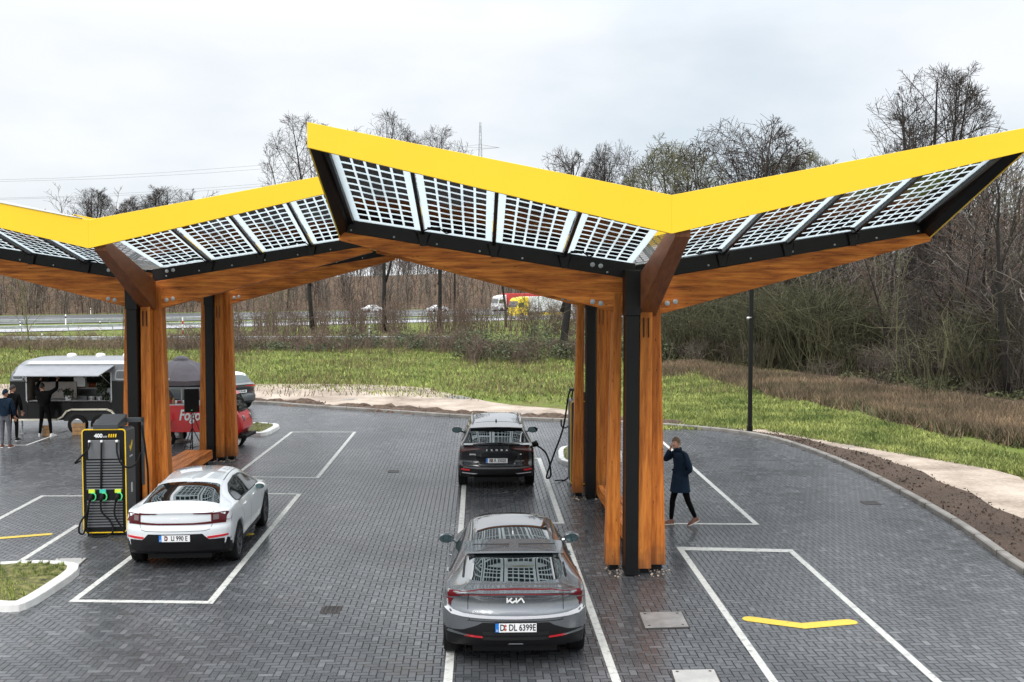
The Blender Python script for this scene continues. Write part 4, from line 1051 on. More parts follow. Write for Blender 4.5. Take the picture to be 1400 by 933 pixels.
def build_white(t, B, body):
    D = lambda o, ax, **k: decal(B, o, ax, **k)
    D(roundpoly([(-.67, .46), (.67, .46), (.54, 1.14), (-.54, 1.14)], .05), 't', off=.006, res=.08).build('rear_window', M_glass, t, smooth=True, auto=30, rec=False)
    D(roundpoly([(-.49, 1.35), (.49, 1.35), (.47, 2.6), (-.47, 2.6)], .1), 't', off=.004, res=.08).build('roof_glass', mat('pale_roof_glass', (.55, .58, .6), .04, 0, 1.0, var=.02, rv=0), t, smooth=True, auto=30, rec=False)
    D(roundpoly([(-.53, 2.86), (.53, 2.86), (.70, 3.6), (-.70, 3.6)], .05), 't', off=.005, res=.08).build('windscreen', M_glass, t, smooth=True, auto=30, rec=False)
    both(t, 'roof_seam', M_ink, band_decal(B, [(.545, 1.4), (.535, 2.0), (.53, 2.85)], .012, 't', off=.002))
    sw = [(.98, 1.06), (1.08, 1.18), (1.4, 1.285), (1.95, 1.34), (2.4, 1.32), (2.85, 1.22), (3.4, 1.0), (3.3, .965), (1.25, 1.0)]
    both(t, 'window_surround', M_blk, D(roundpoly(sw, .04), 's', off=.004, depth=.01))
    both(t, 'side_window', M_glass2, D(roundpoly([(1.04, 1.06), (1.14, 1.165), (1.45, 1.26), (2.0, 1.31), (2.06, 1.01), (1.22, 1.025)], .04), 's', off=.008), smooth=True, auto=30)
    both(t, 'side_window', M_glass2, D(roundpoly([(2.14, 1.005), (2.10, 1.31), (2.42, 1.29), (2.82, 1.20), (3.28, 1.0), (3.2, .985)], .03), 's', off=.008), smooth=True, auto=30)
    for pl in ([(2.1, .97), (2.1, .6), (2.1, .34)], [(3.2, .93), (3.2, .6), (3.1, .34)], [(1.12, 1.0), (1.2, .9), (1.36, .72), (1.4, .34)]): both(t, 'door_seam', M_ink, band_decal(B, pl, .008, 's', off=.001))
    both(t, 'sill_cladding', M_plast, D([(1.30, .25), (3.22, .25), (3.22, .34), (1.30, .34)], 's', off=.010))
    for hy in (1.5, 2.4): both(t, 'door_handle', M_white, D(roundpoly([(hy, .875), (hy+.2, .87), (hy+.2, .90), (hy, .905)], .012), 's', off=.025))
    for a in S_wh['ax']:
        pts = [(a+.395*math.cos(math.pi*i/22), .35+.395*math.sin(math.pi*i/22)) for i in range(23)]
        both(t, 'arch_trim', M_plast, band_decal(B, pts, .03, 's', off=.004, res=.05))
    # light bar with upturned inner blades
    D([(-.90, .815), (-.70, .825), (-.3, .82), (.3, .82), (.70, .825), (.90, .815), (.90, .86), (.70, .868), (.3, .85), (-.3, .85), (-.70, .868), (-.90, .86)], 'r', off=.008, res=.08).build('tail_light_bar', M_redl, t, smooth=True, auto=30, rec=False)
    both(t, 'tail_light', M_redl, D(roundpoly([(.60, .862), (.90, .862), (.90, 1.01), (.60, 1.01)], .012), 'r', off=.012, res=.07), smooth=True, auto=30)
    both(t, 'tail_light', M_redl, D([(.62, .985), (.33, 1.005), (.30, 1.02), (.62, 1.018)], 'r', off=.010), smooth=True, auto=30)
    both(t, 'tail_light_lens', M_lens, D(roundpoly([(.63, .89), (.72, .89), (.72, .98), (.63, .98)], .01), 'r', off=.018))
    both(t, 'tailgate_seam', M_ink, band_decal(B, [(.70, 1.07), (.605, 1.01), (.61, .8), (.58, .735), (.5, .715), (0, .71)], .008, 'r', off=.0015))
    D(roundpoly([(-.46, .665), (.46, .665), (.56, .56), (.93, .555), (.93, .28), (-.93, .28), (-.93, .555), (-.56, .56)], .02), 'r', off=.008, res=.07).build('lower_bumper', M_plast, t, smooth=True, auto=30, rec=False)
    both(t, 'bumper_corner', M_plast, D([(.02, .27), (.50, .26), (.515, .36), (.30, .50), (.02, .555)], 's', off=.006, depth=.01))
    both(t, 'reflector', M_redb, D(roundpoly([(.54, .575), (.86, .59), (.86, .625), (.54, .615)], .01), 'r', off=.012))
    plate(t, (0, .0, .595), 'D  LI 990 E')
    mb = MB(); mb.tube([(-.05, .03, .925), (.05, .03, .925)], .006, 5); mb.build('badge', M_trim, t)
    mirrors(t, .84, 2.86, .97, M_whitep, .85)
    mb = MB(); mb.prism([V((-.012, 1.25, 1.37)), V((.012, 1.25, 1.37)), V((.012, 1.40, 1.395)), V((-.012, 1.40, 1.395))], [V((-.004, 1.25, 1.425)), V((.004, 1.25, 1.425)), V((.004, 1.30, 1.43)), V((-.004, 1.30, 1.43))]); mb.build('aerial_fin', M_whitep, t)
    both(t, 'headlight', M_lens, D(roundpoly([(.5, .70), (.82, .74), (.82, .80), (.5, .78)], .01), 'f', off=.006))
    D(roundpoly([(-.55, .5), (.55, .5), (.5, .72), (-.5, .72)], .02), 'f', off=.006).build('front_grille', M_plast, t, rec=False)
make_car(S_wh, 'parked_car', 'white fastback parked beside the charger, solar panels mirrored in its rear window', (-5.22, 18.15, 0), R(1.6), M_white, build_white, M_dgrey)

# ---------------------------------------------------------------- black suv
S_bk = dict(clad=lambda y, x: .58 if y < .5 else (.40 if y < 4.2 else .45), L=4.65, ax=(.91, 3.675), ar=.40, wr=.37, wc=.37, tw=.94, wmx=.94, capz=.72,
    zb=[(0, .38), (.12, .32), (.5, .26), (4.2, .24), (4.65, .3)], ws=[(0, .82), (.1, .88), (.5, .90), (4.2, .89), (4.65, .72)],
    wm=[(0, .85), (.1, .91), (.4, .935), (1.0, .94), (2.2, .93), (3.7, .94), (4.3, .90), (4.65, .78)], zm=[(0, .68), (4.65, .6)],
    wsh=[(0, .80), (.1, .86), (.4, .88), (1.1, .875), (1.6, .86), (3.2, .86), (3.8, .86), (4.3, .80), (4.65, .68)], zsh=[(0, 1.02), (.2, 1.07), (.7, 1.08), (1.6, 1.06), (3.2, 1.03), (4.0, .96), (4.5, .82), (4.65, .68)],
    wt=[(0, .76), (.15, .74), (.3, .71), (.65, .66), (1.3, .63), (2.2, .64), (2.9, .61), (3.5, .68), (3.7, .75), (4.3, .66), (4.65, .55)],
    zt=[(0, 1.09), (.08, 1.12), (.18, 1.15), (.36, 1.32), (.52, 1.47), (.62, 1.52), (1.0, 1.57), (1.7, 1.61), (2.3, 1.62), (2.7, 1.59), (3.0, 1.50), (3.5, 1.20), (3.7, 1.12), (4.2, 1.03), (4.5, .92), (4.65, .78)],
    cr=[(0, .04), (.3, .06), (.8, .07), (1.5, .08), (2.4, .085), (3.2, .07), (3.8, .05), (4.65, .04)],
    rk=.26, rp=[(.2, .12), (.36, .04), (.45, .0), (.58, .0), (.64, .03), (.72, .07), (.85, .05), (.95, .03), (1.08, .03), (1.14, .0), (1.3, 0)],
    fk=.42, fp=[(.2, .06), (.5, 0), (.75, .0), (1.0, .1)])
def build_black(t, B, body):
    D = lambda o, ax, **k: decal(B, o, ax, **k)
    D(roundpoly([(-.72, 1.15), (.72, 1.15), (.60, 1.46), (-.60, 1.46)], .06), 'r', off=.006).build('rear_window', M_glass, t, smooth=True, auto=30, rec=False)
    mb = MB(); A = []
    for i in range(-8, 9):
        x = .64*i/8; k = (abs(i)/8)**2; A += [V((x, .40+.08*k, 1.475-.03*k)), V((x, .40+.08*k, 1.50-.03*k)), V((x, .80, 1.562-.05*k)), V((x, .78, 1.52-.05*k))]
    fs = []
    for i in range(16):
        for j in range(4): fs.append((i*4+j, i*4+(j+1) % 4, i*4+4+(j+1) % 4, i*4+4+j))
    fs += [(0, 1, 2, 3), (67, 66, 65, 64)]; mb.add(A, fs); mb.build('roof_spoiler', M_black, t, smooth=True, auto=40)
    mb = MB(); A = []
    for i in range(-8, 9):
        x = .80*i/8; k = (abs(i)/8)**3; A += [V((x, -.01+.2*k, 1.095-.03*k)), V((x, -.03+.2*k, 1.125-.03*k)), V((x, .10+.18*k, 1.15-.03*k)), V((x, .10+.18*k, 1.07-.03*k))]
    mb.add(A, fs); mb.build('tailgate_lip', M_black, t, smooth=True, auto=40)
    D(roundpoly([(-.52, .95), (.52, .95), (.50, 2.55), (-.50, 2.55)], .08), 't', off=.004).build('roof_glass', mat('sky_roof_glass', (.10, .11, .12), .05, .3, 1.0, var=.02, rv=0), t, smooth=True, auto=30, rec=False)
    D(roundpoly([(-.58, 2.85), (.58, 2.85), (.72, 3.55), (-.72, 3.55)], .05), 't', off=.005).build('windscreen', M_glass, t, smooth=True, auto=30, rec=False)
    for s in (-1, 1):
        mb = MB(); mb.tube([(s*.60, .85, 1.53), (s*.605, .95, 1.60), (s*.61, 1.7, 1.625), (s*.60, 2.5, 1.61), (s*.59, 2.6, 1.56)], .014, 6); mb.build('roof_rail', M_trim, t, smooth=True)
    sw = [(.62, 1.15), (.85, 1.38), (1.3, 1.44), (2.0, 1.475), (2.5, 1.45), (2.85, 1.37), (3.35, 1.10), (3.2, 1.06), (.8, 1.10)]
    both(t, 'window_surround', M_blk, D(roundpoly(sw, .04), 's', off=.004, depth=.01))
    for w_ in ([(.72, 1.16), (.9, 1.35), (1.2, 1.40), (1.25, 1.12), (.85, 1.13)], [(1.32, 1.12), (1.28, 1.41), (2.0, 1.445), (2.04, 1.10)], [(2.12, 1.10), (2.08, 1.445), (2.48, 1.42), (2.82, 1.34), (3.25, 1.10)]):
        both(t, 'side_window', M_glass2, D(roundpoly(w_, .03), 's', off=.008), smooth=True, auto=30)
    for pl in ([(2.08, 1.06), (2.08, .36)], [(3.2, 1.02), (3.2, .6), (3.1, .36)], [(1.28, 1.08), (1.3, .8), (1.42, .6)]): both(t, 'door_seam', M_ink, band_decal(B, pl, .008, 's', off=.001))
    both(t, 'sill_cladding', M_plast, D([(1.34, .28), (3.24, .28), (3.24, .40), (1.34, .40)], 's', off=.010))
    for a in S_bk['ax']:
        pts = [(a+.42*math.cos(math.pi*i/22), .37+.42*math.sin(math.pi*i/22)) for i in range(23)]
        both(t, 'arch_trim', M_plast, band_decal(B, pts, .05, 's', off=.006, res=.05))
    both(t, 'tail_light', M_redl, D([(.93, .90), (.78, .93), (.62, .97), (.38, 1.015), (.36, 1.04), (.60, 1.045), (.93, 1.05)], 'r', off=.010, res=.06), smooth=True, auto=30)
    both(t, 'tail_light_lens', M_lens, D([(.84, .94), (.66, .972), (.42, 1.012), (.42, 1.028), (.66, 1.02), (.84, 1.0)], 'r', off=.016, res=.06))
    both(t, 'tailgate_seam', M_ink, band_decal(B, [(.66, 1.0), (.66, .9), (.55, .63), (0, .62)], .008, 'r', off=.0015))
    D(roundpoly([(-.52, .84), (-.30, .80), (.30, .80), (.52, .84), (.40, .64), (-.40, .64)], .02), 'r', off=.004).build('plate_recess', M_plast, t, rec=False)
    D(roundpoly([(-.92, .60), (.92, .60), (.93, .32), (-.93, .32)], .02), 'r', off=.006, res=.07).build('lower_bumper', M_plast, t, smooth=True, auto=30, rec=False)
    D(roundpoly([(-.82, .545), (-.5, .535), (.5, .535), (.82, .545), (.80, .585), (.5, .572), (-.5, .572), (-.80, .585)], .01), 'r', off=.014, res=.07).build('bumper_trim', mat('satin_graphite', (.16, .16, .165), .35, .5), t, smooth=True, auto=30, rec=False)
    both(t, 'reflector', M_redb, D(roundpoly([(.66, .48), (.86, .49), (.86, .53), (.64, .52)], .01), 'r', off=.014))
    both(t, 'bumper_fin', M_trim, D([(.52, .405), (.84, .415), (.84, .435), (.46, .425)], 'r', off=.016))
    plate(t, (0, .045, .73), 'BB R 3502E')
    for i, c in enumerate('SKODA'): text('badge', c, .052, M_whitep, frame((-.24+.12*i, .022, .985), (1, 0, 0), (0, 0, 1)), t, bold=.003, xs=1.2)
    text('badge', 'ENYAQ', .045, M_whitep, frame((-.58, .09, .875), (1, -.14, 0), (0, 0, 1)), t, bold=.002)
    text('badge', '80', .04, M_whitep, frame((.58, .09, .875), (1, .14, 0), (0, 0, 1)), t, bold=.002)
    mirrors(t, .91, 2.95, 1.10, M_black, 1.1)
    mb = MB(); mb.prism([V((-.02, .88, 1.562)), V((.02, .88, 1.562)), V((.02, 1.06, 1.58)), V((-.02, 1.06, 1.58))], [V((-.004, .88, 1.63)), V((.004, .88, 1.63)), V((.004, .93, 1.635)), V((-.004, .93, 1.635))]); mb.build('aerial_fin', M_blk, t)
    both(t, 'headlight', M_lens, D(roundpoly([(.5, .82), (.86, .86), (.86, .93), (.5, .9)], .01), 'f', off=.006))
    D(roundpoly([(-.55, .5), (.55, .5), (.5, .85), (-.5, .85)], .03), 'f', off=.006).build('front_grille', M_plast, t, rec=False)
    mb = MB(); mb.lathe([(.075, 0), (.085, .01), (.03, .015)], 14, Matrix.Translation((.905, .72, .93)) @ Matrix.Rotation(R(90), 4, 'Y')); mb.build('charging_flap', M_blkm, t)
make_car(S_bk, 'parked_car', 'black SUV plugged in and charging, straight ahead of the grey crossover', (.42, 25.35, 0), R(0), M_black, build_black, M_blk)

# ---------------------------------------------------------------- slate suv by the far kerb
S_sl = dict(S_bk); S_sl.update(L=4.40, ax=(.86, 3.53), zt=[(y*4.40/4.65, z-.02) for y, z in S_bk['zt']])
def build_slate(t, B, body):
    D = lambda o, ax, **k: decal(B, o, ax, **k)
    D(roundpoly([(-.70, 1.14), (.70, 1.14), (.60, 1.43), (-.60, 1.43)], .06), 'r', off=.006).build('rear_window', mat('pale_reflecting_glass', (.12, .14, .14), .05, .3, rv=0), t, smooth=True, auto=30, rec=False)
    D(roundpoly([(-.62, .45), (.62, .45), (.60, 2.6), (-.60, 2.6)], .08), 't', off=.004).build('roof_panel', M_whitep, t, smooth=True, auto=30, rec=False)
    D(roundpoly([(-.58, 2.7), (.58, 2.7), (.72, 3.35), (-.72, 3.35)], .05), 't', off=.005).build('windscreen', M_glass, t, smooth=True, auto=30, rec=False)
    both(t, 'window_surround', M_blk, D(roundpoly([(.62, 1.15), (.85, 1.34), (1.3, 1.41), (2.0, 1.445), (2.5, 1.41), (3.1, 1.10), (3.0, 1.06), (.8, 1.10)], .04), 's', off=.004))
    both(t, 'side_window', M_glass2, D(roundpoly([(1.1, 1.12), (1.1, 1.36), (1.9, 1.41), (1.95, 1.10)], .03), 's', off=.008)); both(t, 'side_window', M_glass2, D(roundpoly([(2.03, 1.10), (2.0, 1.41), (2.45, 1.38), (2.95, 1.10)], .03), 's', off=.008))
    both(t, 'tail_light', M_redb, D([(.93, .93), (.60, .98), (.2, 1.0), (.2, 1.025), (.60, 1.03), (.93, 1.04)], 'r', off=.010, res=.06))
    D(roundpoly([(-.92, .62), (.92, .62), (.93, .34), (-.93, .34)], .03), 'r', off=.012, res=.07).build('lower_bumper', mat('silver_bumper', (.12, .13, .135), .4, .4), t, smooth=True, auto=30, rec=False)
    both(t, 'side_lens', M_lens, D(roundpoly([(.62, .68), (.86, .69), (.86, .78), (.64, .77)], .02), 'r', off=.010))
    plate(t, (0, .02, .80), 'D FN 400', w=.5)
    mirrors(t, .91, 2.8, 1.08, M_whitep, 1.0)
g = G(346, 561); make_car(S_sl, 'parked_car', 'dark slate SUV with pale roof beyond the left timber column by the far kerb', (-9.40, 42.2, 0), R(52), mat('dark_slate_paint', (.03, .037, .042), .3, .4, 1.0, var=0, rv=0), build_slate, M_dgrey)
# ================================================================== FOOD TRAILER
def trailer():
    x0, x1 = -15.65, -11.15; yf, yb = 35.75, 37.9
    t = empty('food_trailer', ((x0+x1)/2, yf, 0), 0, 'black and silver food trailer with its serving hatch raised, behind the left canopy', 'food trailer')
    L = (x1-x0)/2; Dp = yb-yf
    M_bt = mat('black_trailer_paint', (.005, .005, .005), .3, 0, .3, spec=.3); M_st = mat('silver_trailer_roof', (.27, .28, .30), .32, .5, var=.1)
    zb, zm, zt = .48, 1.78, 2.52
    # outline of the side (x,z) with rounded ends
    def arc(cx, cz, rx, rz_, a0, a1, k=8): return [(cx+rx*math.cos(R(a0+(a1-a0)*i/k)), cz+rz_*math.sin(R(a0+(a1-a0)*i/k))) for i in range(k+1)]
    roof = arc(L-.75, zm+.02, .75, zt-zm-.02, 0, 90)+arc(-L+.75, zm+.02, .75, zt-zm-.02, 90, 180)
    sects = [(0, .0, -.16), (.06, .0, -.06), (.25, .0, 0.0), (Dp/2, .0, .03), (Dp-.25, 0, 0), (Dp-.06, 0, -.06), (Dp, 0, -.16)]
    mb = MB(); vs = []; n = len(roof)
    for y, _, dz in sects:
        for x, z in roof: k = min(1, max(0, (z-zm-.1)/.35)); vs.append((x, y, z+dz*k))
    fs = [(i*n+j, i*n+j+1, (i+1)*n+j+1, (i+1)*n+j) for i in range(len(sects)-1) for j in range(n-1)]
    mb.add(vs, fs)
    # upper front strip above hatch and back gable
    ox0, ox1, oz0, oz1 = -1.68, 1.08, 1.12, 2.08
    front = [(x, z-.16*min(1, max(0, (z-zm-.1)/.35))) for x, z in roof]
    def strip_fill(xa, xb, zlo, k=10):
        vs = []
        for i in range(k+1):
            x = xa+(xb-xa)*i/k
            if abs(x) > L-.75: c = (abs(x)-(L-.75))/.75; z = zm+.02+(zt-zm-.02)*math.sqrt(max(0, 1-c*c))
            else: z = zt
            z = z-.16*min(1, max(0, (z-zm-.1)/.35)); vs += [(x, 0, zlo), (x, 0, max(zlo, z))]
        mb.add(vs, [(2*i, 2*i+2, 2*i+3, 2*i+1) for i in range(k)])
    strip_fill(-L, ox0, zm+.02); strip_fill(ox1, L, zm+.02); strip_fill(ox0, ox1, oz1)
    mb.build('roof_shell', M_st, t, smooth=True, auto=35)
    # black lower shell: walls with the hatch cut out, ends, back
    mb = MB(); th = .05
    mb.box(-L, ox0, 0, th, zb, zm+.018); mb.box(ox1, L, 0, th, zb, zm+.018); mb.box(ox0, ox1, 0, th, zb, oz0)
    mb.box(-L, -L+th, th, Dp-th, zb, zm+.018); mb.box(L-th, L, th, Dp-th, zb, zm+.018); mb.box(-L, L, Dp-th, Dp, zb, zm+.018); mb.box(-L+th, L-th, th, Dp-th, zb, zb+.06)
    mb.build('lower_shell', M_bt, t, bevel=.01)
    mb = MB(); mb.box(-L+th, L-th, Dp-th-.02, Dp-th-.005, zm, 2.4); mb.box(ox0-.1, ox0-.08, .06, Dp-.1, zb+.07, 2.3); mb.box(ox1+.08, ox1+.1, .06, Dp-.1, zb+.07, 2.3); mb.build('inner_wall', mat('trailer_wall', (.30, .26, .22), .6, var=.1), t)
    mb = MB(); mb.box(ox0-.06, ox1+.06, .0, .45, oz0-.05, oz0); mb.build('counter', M_whitep, t, bevel=.01)
    for a, b, c, d in ((ox0-.04, ox0, oz0, oz1), (ox1, ox1+.04, oz0, oz1)): mb = MB(); mb.box(a, b, -.012, .03, c, d); mb.build('hatch_frame', M_alu, t)
    mb = MB(); mb.box(ox0, ox1, .9, 1.3, oz0-.15, oz0+.08); mb.box(ox0, ox1, Dp-.4, Dp-.1, oz0-.1, oz0+.3); mb.build('worktop', M_alu, t, bevel=.01)
    # back shelf wall pale with goods
    mb = MB(); mb.box(-1.62, -.25, .52, .56, 1.16, 1.72); bd = mb.build('menu_board', mat('pale_board', (.46, .42, .38), .7), t)
    r = random.Random(4); pts = []
    for i in range(34): x = -.98+i*.016; pts.append((x, .512, 1.44+.045*math.sin(i*1.35)+.03*math.sin(i*.5+1)))
    mb = MB(); mb.tube(pts, .008, 4); mb.build('lettering', M_ink, bd)
    mb = MB(); mb.box(-.30, 1.0, .75, .95, 1.47, 1.49); mb.build('shelf', M_whitep, t)
    for i in range(16):
        mb = MB(); x = -.22+i*.06; mb.lathe([(.024, 0), (.026, .01), (.026, .12), (.014, .14), (.014, .17)], 8, Matrix.Translation((x, .85, 1.495))); mb.build('bottle', [mat('amber_bottle', (.25, .07, .02), .2), mat('red_bottle', (.30, .04, .03), .3), mat('pale_jar', (.5, .42, .32), .4)][r.choice((0, 0, 1, 2))], t)
    for i, x in enumerate((-.42, .52, .95)):
        mb = MB(); mb.lathe([(.09, 0), (.11, .16), (.10, .16), (.09, .02)], 12, Matrix.Translation((x, .7 if i else .25, 1.12 if i == 0 else 1.49))); mb.build('pot', M_whitep, t, smooth=True, auto=40)
    for i in range(5):
        mb = MB(); mb.lathe([(.03, 0), (.035, .13)], 8, Matrix.Translation((.20+i*.13, .3, 1.12))); mb.build('cup', [M_ink, M_whitep][i % 2], t)
    mb = MB(); mb.box(-.35, .02, .58, .75, 1.55, 1.95); mb.build('box_sign', M_platew, t)
    def foliage(cx, cz, w, h, n, y=.15, m=None):
        mb = MB()
        for _ in range(n):
            c = V((cx+r.uniform(-w, w), y+r.uniform(-.12, .12), cz+r.gauss(0, h))); a = V((r.uniform(-1, 1), r.uniform(-1, 1), r.uniform(-1, 1))).normalized()*.045; b = V((r.uniform(-1, 1), r.uniform(-1, 1), r.uniform(-1, 1))).normalized()*.03
            mb.add([c-a, c+b, c+a, c-b], [(0, 1, 2, 3)])
        return tag(mb.build('greenery', m or M_ivy, t, rec=False), kind='stuff')
    foliage(-.35, 2.03, 1.3, .05, 900); foliage(0, 2.07, .5, .07, 300); foliage(-.42, 1.36, .12, .06, 130, .25); foliage(.72, 1.55, .16, .12, 260, .2); foliage(.88, 1.25, .07, .07, 90, .2)
    for i in range(14):
        mb = MB(); mb.ball((-1.55+i*.2+r.uniform(-.05, .05), .0+r.uniform(-.05, .1), 2.03+r.uniform(-.06, .06)), .035, 6); mb.build('bauble', [M_redb, M_crate][i % 2], t, smooth=True)
    # raised hatch flap
    A = [V((-1.92, -.01, 2.30)), V((1.22, -.01, 2.30)), V((.98, -.82, 2.02)), V((-1.78, -.82, 2.02))]
    mb = MB(); mb.prism([p-V((0, 0, .02)) for p in A], [p+V((0, 0, .02)) for p in A]); mb.build('hatch_flap', M_st, t, bevel=.008)
    for x in (-1.66, 1.05): mb = MB(); mb.tube([(x, .0, 1.7), (x*.97, -.7, 2.03)], .014, 6); mb.build('gas_strut', M_alu, t)
    for x in (-.6, .38, 1.3):
        mb = MB(); mb.lathe([(.16, 0), (.16, .06), (.13, .10), (.05, .12)], 14, Matrix.Translation((x, 1.1, zt+.02))); mb.build('roof_vent', M_whitep, t, smooth=True, auto=40)
    # small rounded windows
    for xa, xb in ((-2.16, -1.78), (1.22, 1.95)):
        o = roundpoly([(xa, 1.83), (xb, 1.83), (xb, 2.16), (xa+.05, 2.16)], .08)
        mb = MB(); mb.prism([V((p.x, -.03, p.y)) for p in o], [V((p.x, .01, p.y)) for p in o]); w_ = mb.build('window_frame', M_alu, t)
        o = roundpoly([(xa+.04, 1.87), (xb-.04, 1.87), (xb-.04, 2.12), (xa+.08, 2.12)], .06)
        mb = MB(); mb.prism([V((p.x, -.036, p.y)) for p in o], [V((p.x, .0, p.y)) for p in o]); mb.build('pane', M_glass, w_)
    # cream trim with double arch
    pts = [(-L, .50), (-.70, .50), (-.52, .60), (-.38, .78), (-.22, .84), (.95, .84), (1.10, .78), (1.25, .60), (1.42, .50), (L, .50)]
    mb = MB(); strip3 = []
    for (x, z) in pts: strip3.append((x, -.03, z))
    for a, b in zip(strip3[:-1], strip3[1:]): mb.bar(a, V(b)+(V(b)-V(a)).normalized()*.02, .05, .09, (0, 1, 0))
    mb.build('trim_band', M_cream, t)
    mb = MB(); mb.box(-.48, 1.2, -.005, .4, .45, .80); mb.build('wheel_recess', M_ink, t)
    for x in (-.02, .74):
        wheel_c = (x, .08)
        mb = MB(); M = Matrix.Translation((x, -.0, .33)) @ Matrix.Rotation(R(90), 4, 'X')
        mb.lathe([(.2, -.09), (.30, -.09), (.33, -.05), (.33, .05), (.30, .09), (.2, .09)], 26, M, close=True); wh = mb.build('wheel', M_blkm, t, smooth=True, auto=50)
        mb = MB(); mb.lathe([(.205, .085), (.19, .095), (.17, .05), (.08, .05), (.06, .08), (.02, .085)], 26, M); mb.build('rim', M_alu, wh, smooth=True, auto=50)
    mb = MB(); mb.box(-L-.9, -L, .9, 1.1, .42, .52); mb.tube([(-L-.8, 1, 0), (-L-.8, 1, .7)], .03, 8); mb.build('drawbar', M_galv, t)
    mb = MB(); mb.box(-L-.42, -L-.02, .3, 1.7, .5, 1.15); mb.build('gas_locker', M_bt, t, bevel=.03)
    mb = MB(); mb.box(-L-.44, -L-.01, .28, 1.72, 1.15, 1.2); mb.build('locker_lid', M_alu, t)
    for x in (-L+.3, L-.3): mb = MB(); mb.tube([(x, .2, .48), (x, .2, .0)], .025, 6); mb.box(x-.08, x+.08, .12, .28, 0, .02); mb.build('jack_leg', M_galv, t)
trailer()
def crate(loc, rz, sx, sy, sz, label):
    t = empty('wooden_crate', loc, rz, label, 'crate', 'wooden crates by the food trailer')
    for k in range(3):
        z0 = sz*k/3+.005; z1 = sz*(k+1)/3-.012
        mb = MB()
        for y in (-sy/2, sy/2-.015): mb.box(-sx/2, sx/2, y, y+.015, z0, z1)
        for x in (-sx/2, sx/2-.015): mb.box(x, x+.015, -sy/2+.016, sy/2-.016, z0, z1)
        mb.build('slat', M_crate, t)
    mb = MB()
    for x in (-1, 1):
        for y in (-1, 1): mb.box(x*(sx/2-.035)-.018, x*(sx/2-.035)+.018, y*(sy/2-.035)-.018, y*(sy/2-.035)+.018, 0, sz)
    mb.box(-sx/2+.02, sx/2-.02, -sy/2+.02, sy/2-.02, 0, .015); mb.build('corner_post', M_crate, t)
g = G(110, 594); crate((g.x, g.y, 0), .05, .42, .35, .40, 'slatted wooden crate on the paving beside the trailer wheels')
crate((-14.35, 35.45, 0), .3, .22, .22, .34, 'small dark crate behind the man who reaches up at the trailer')

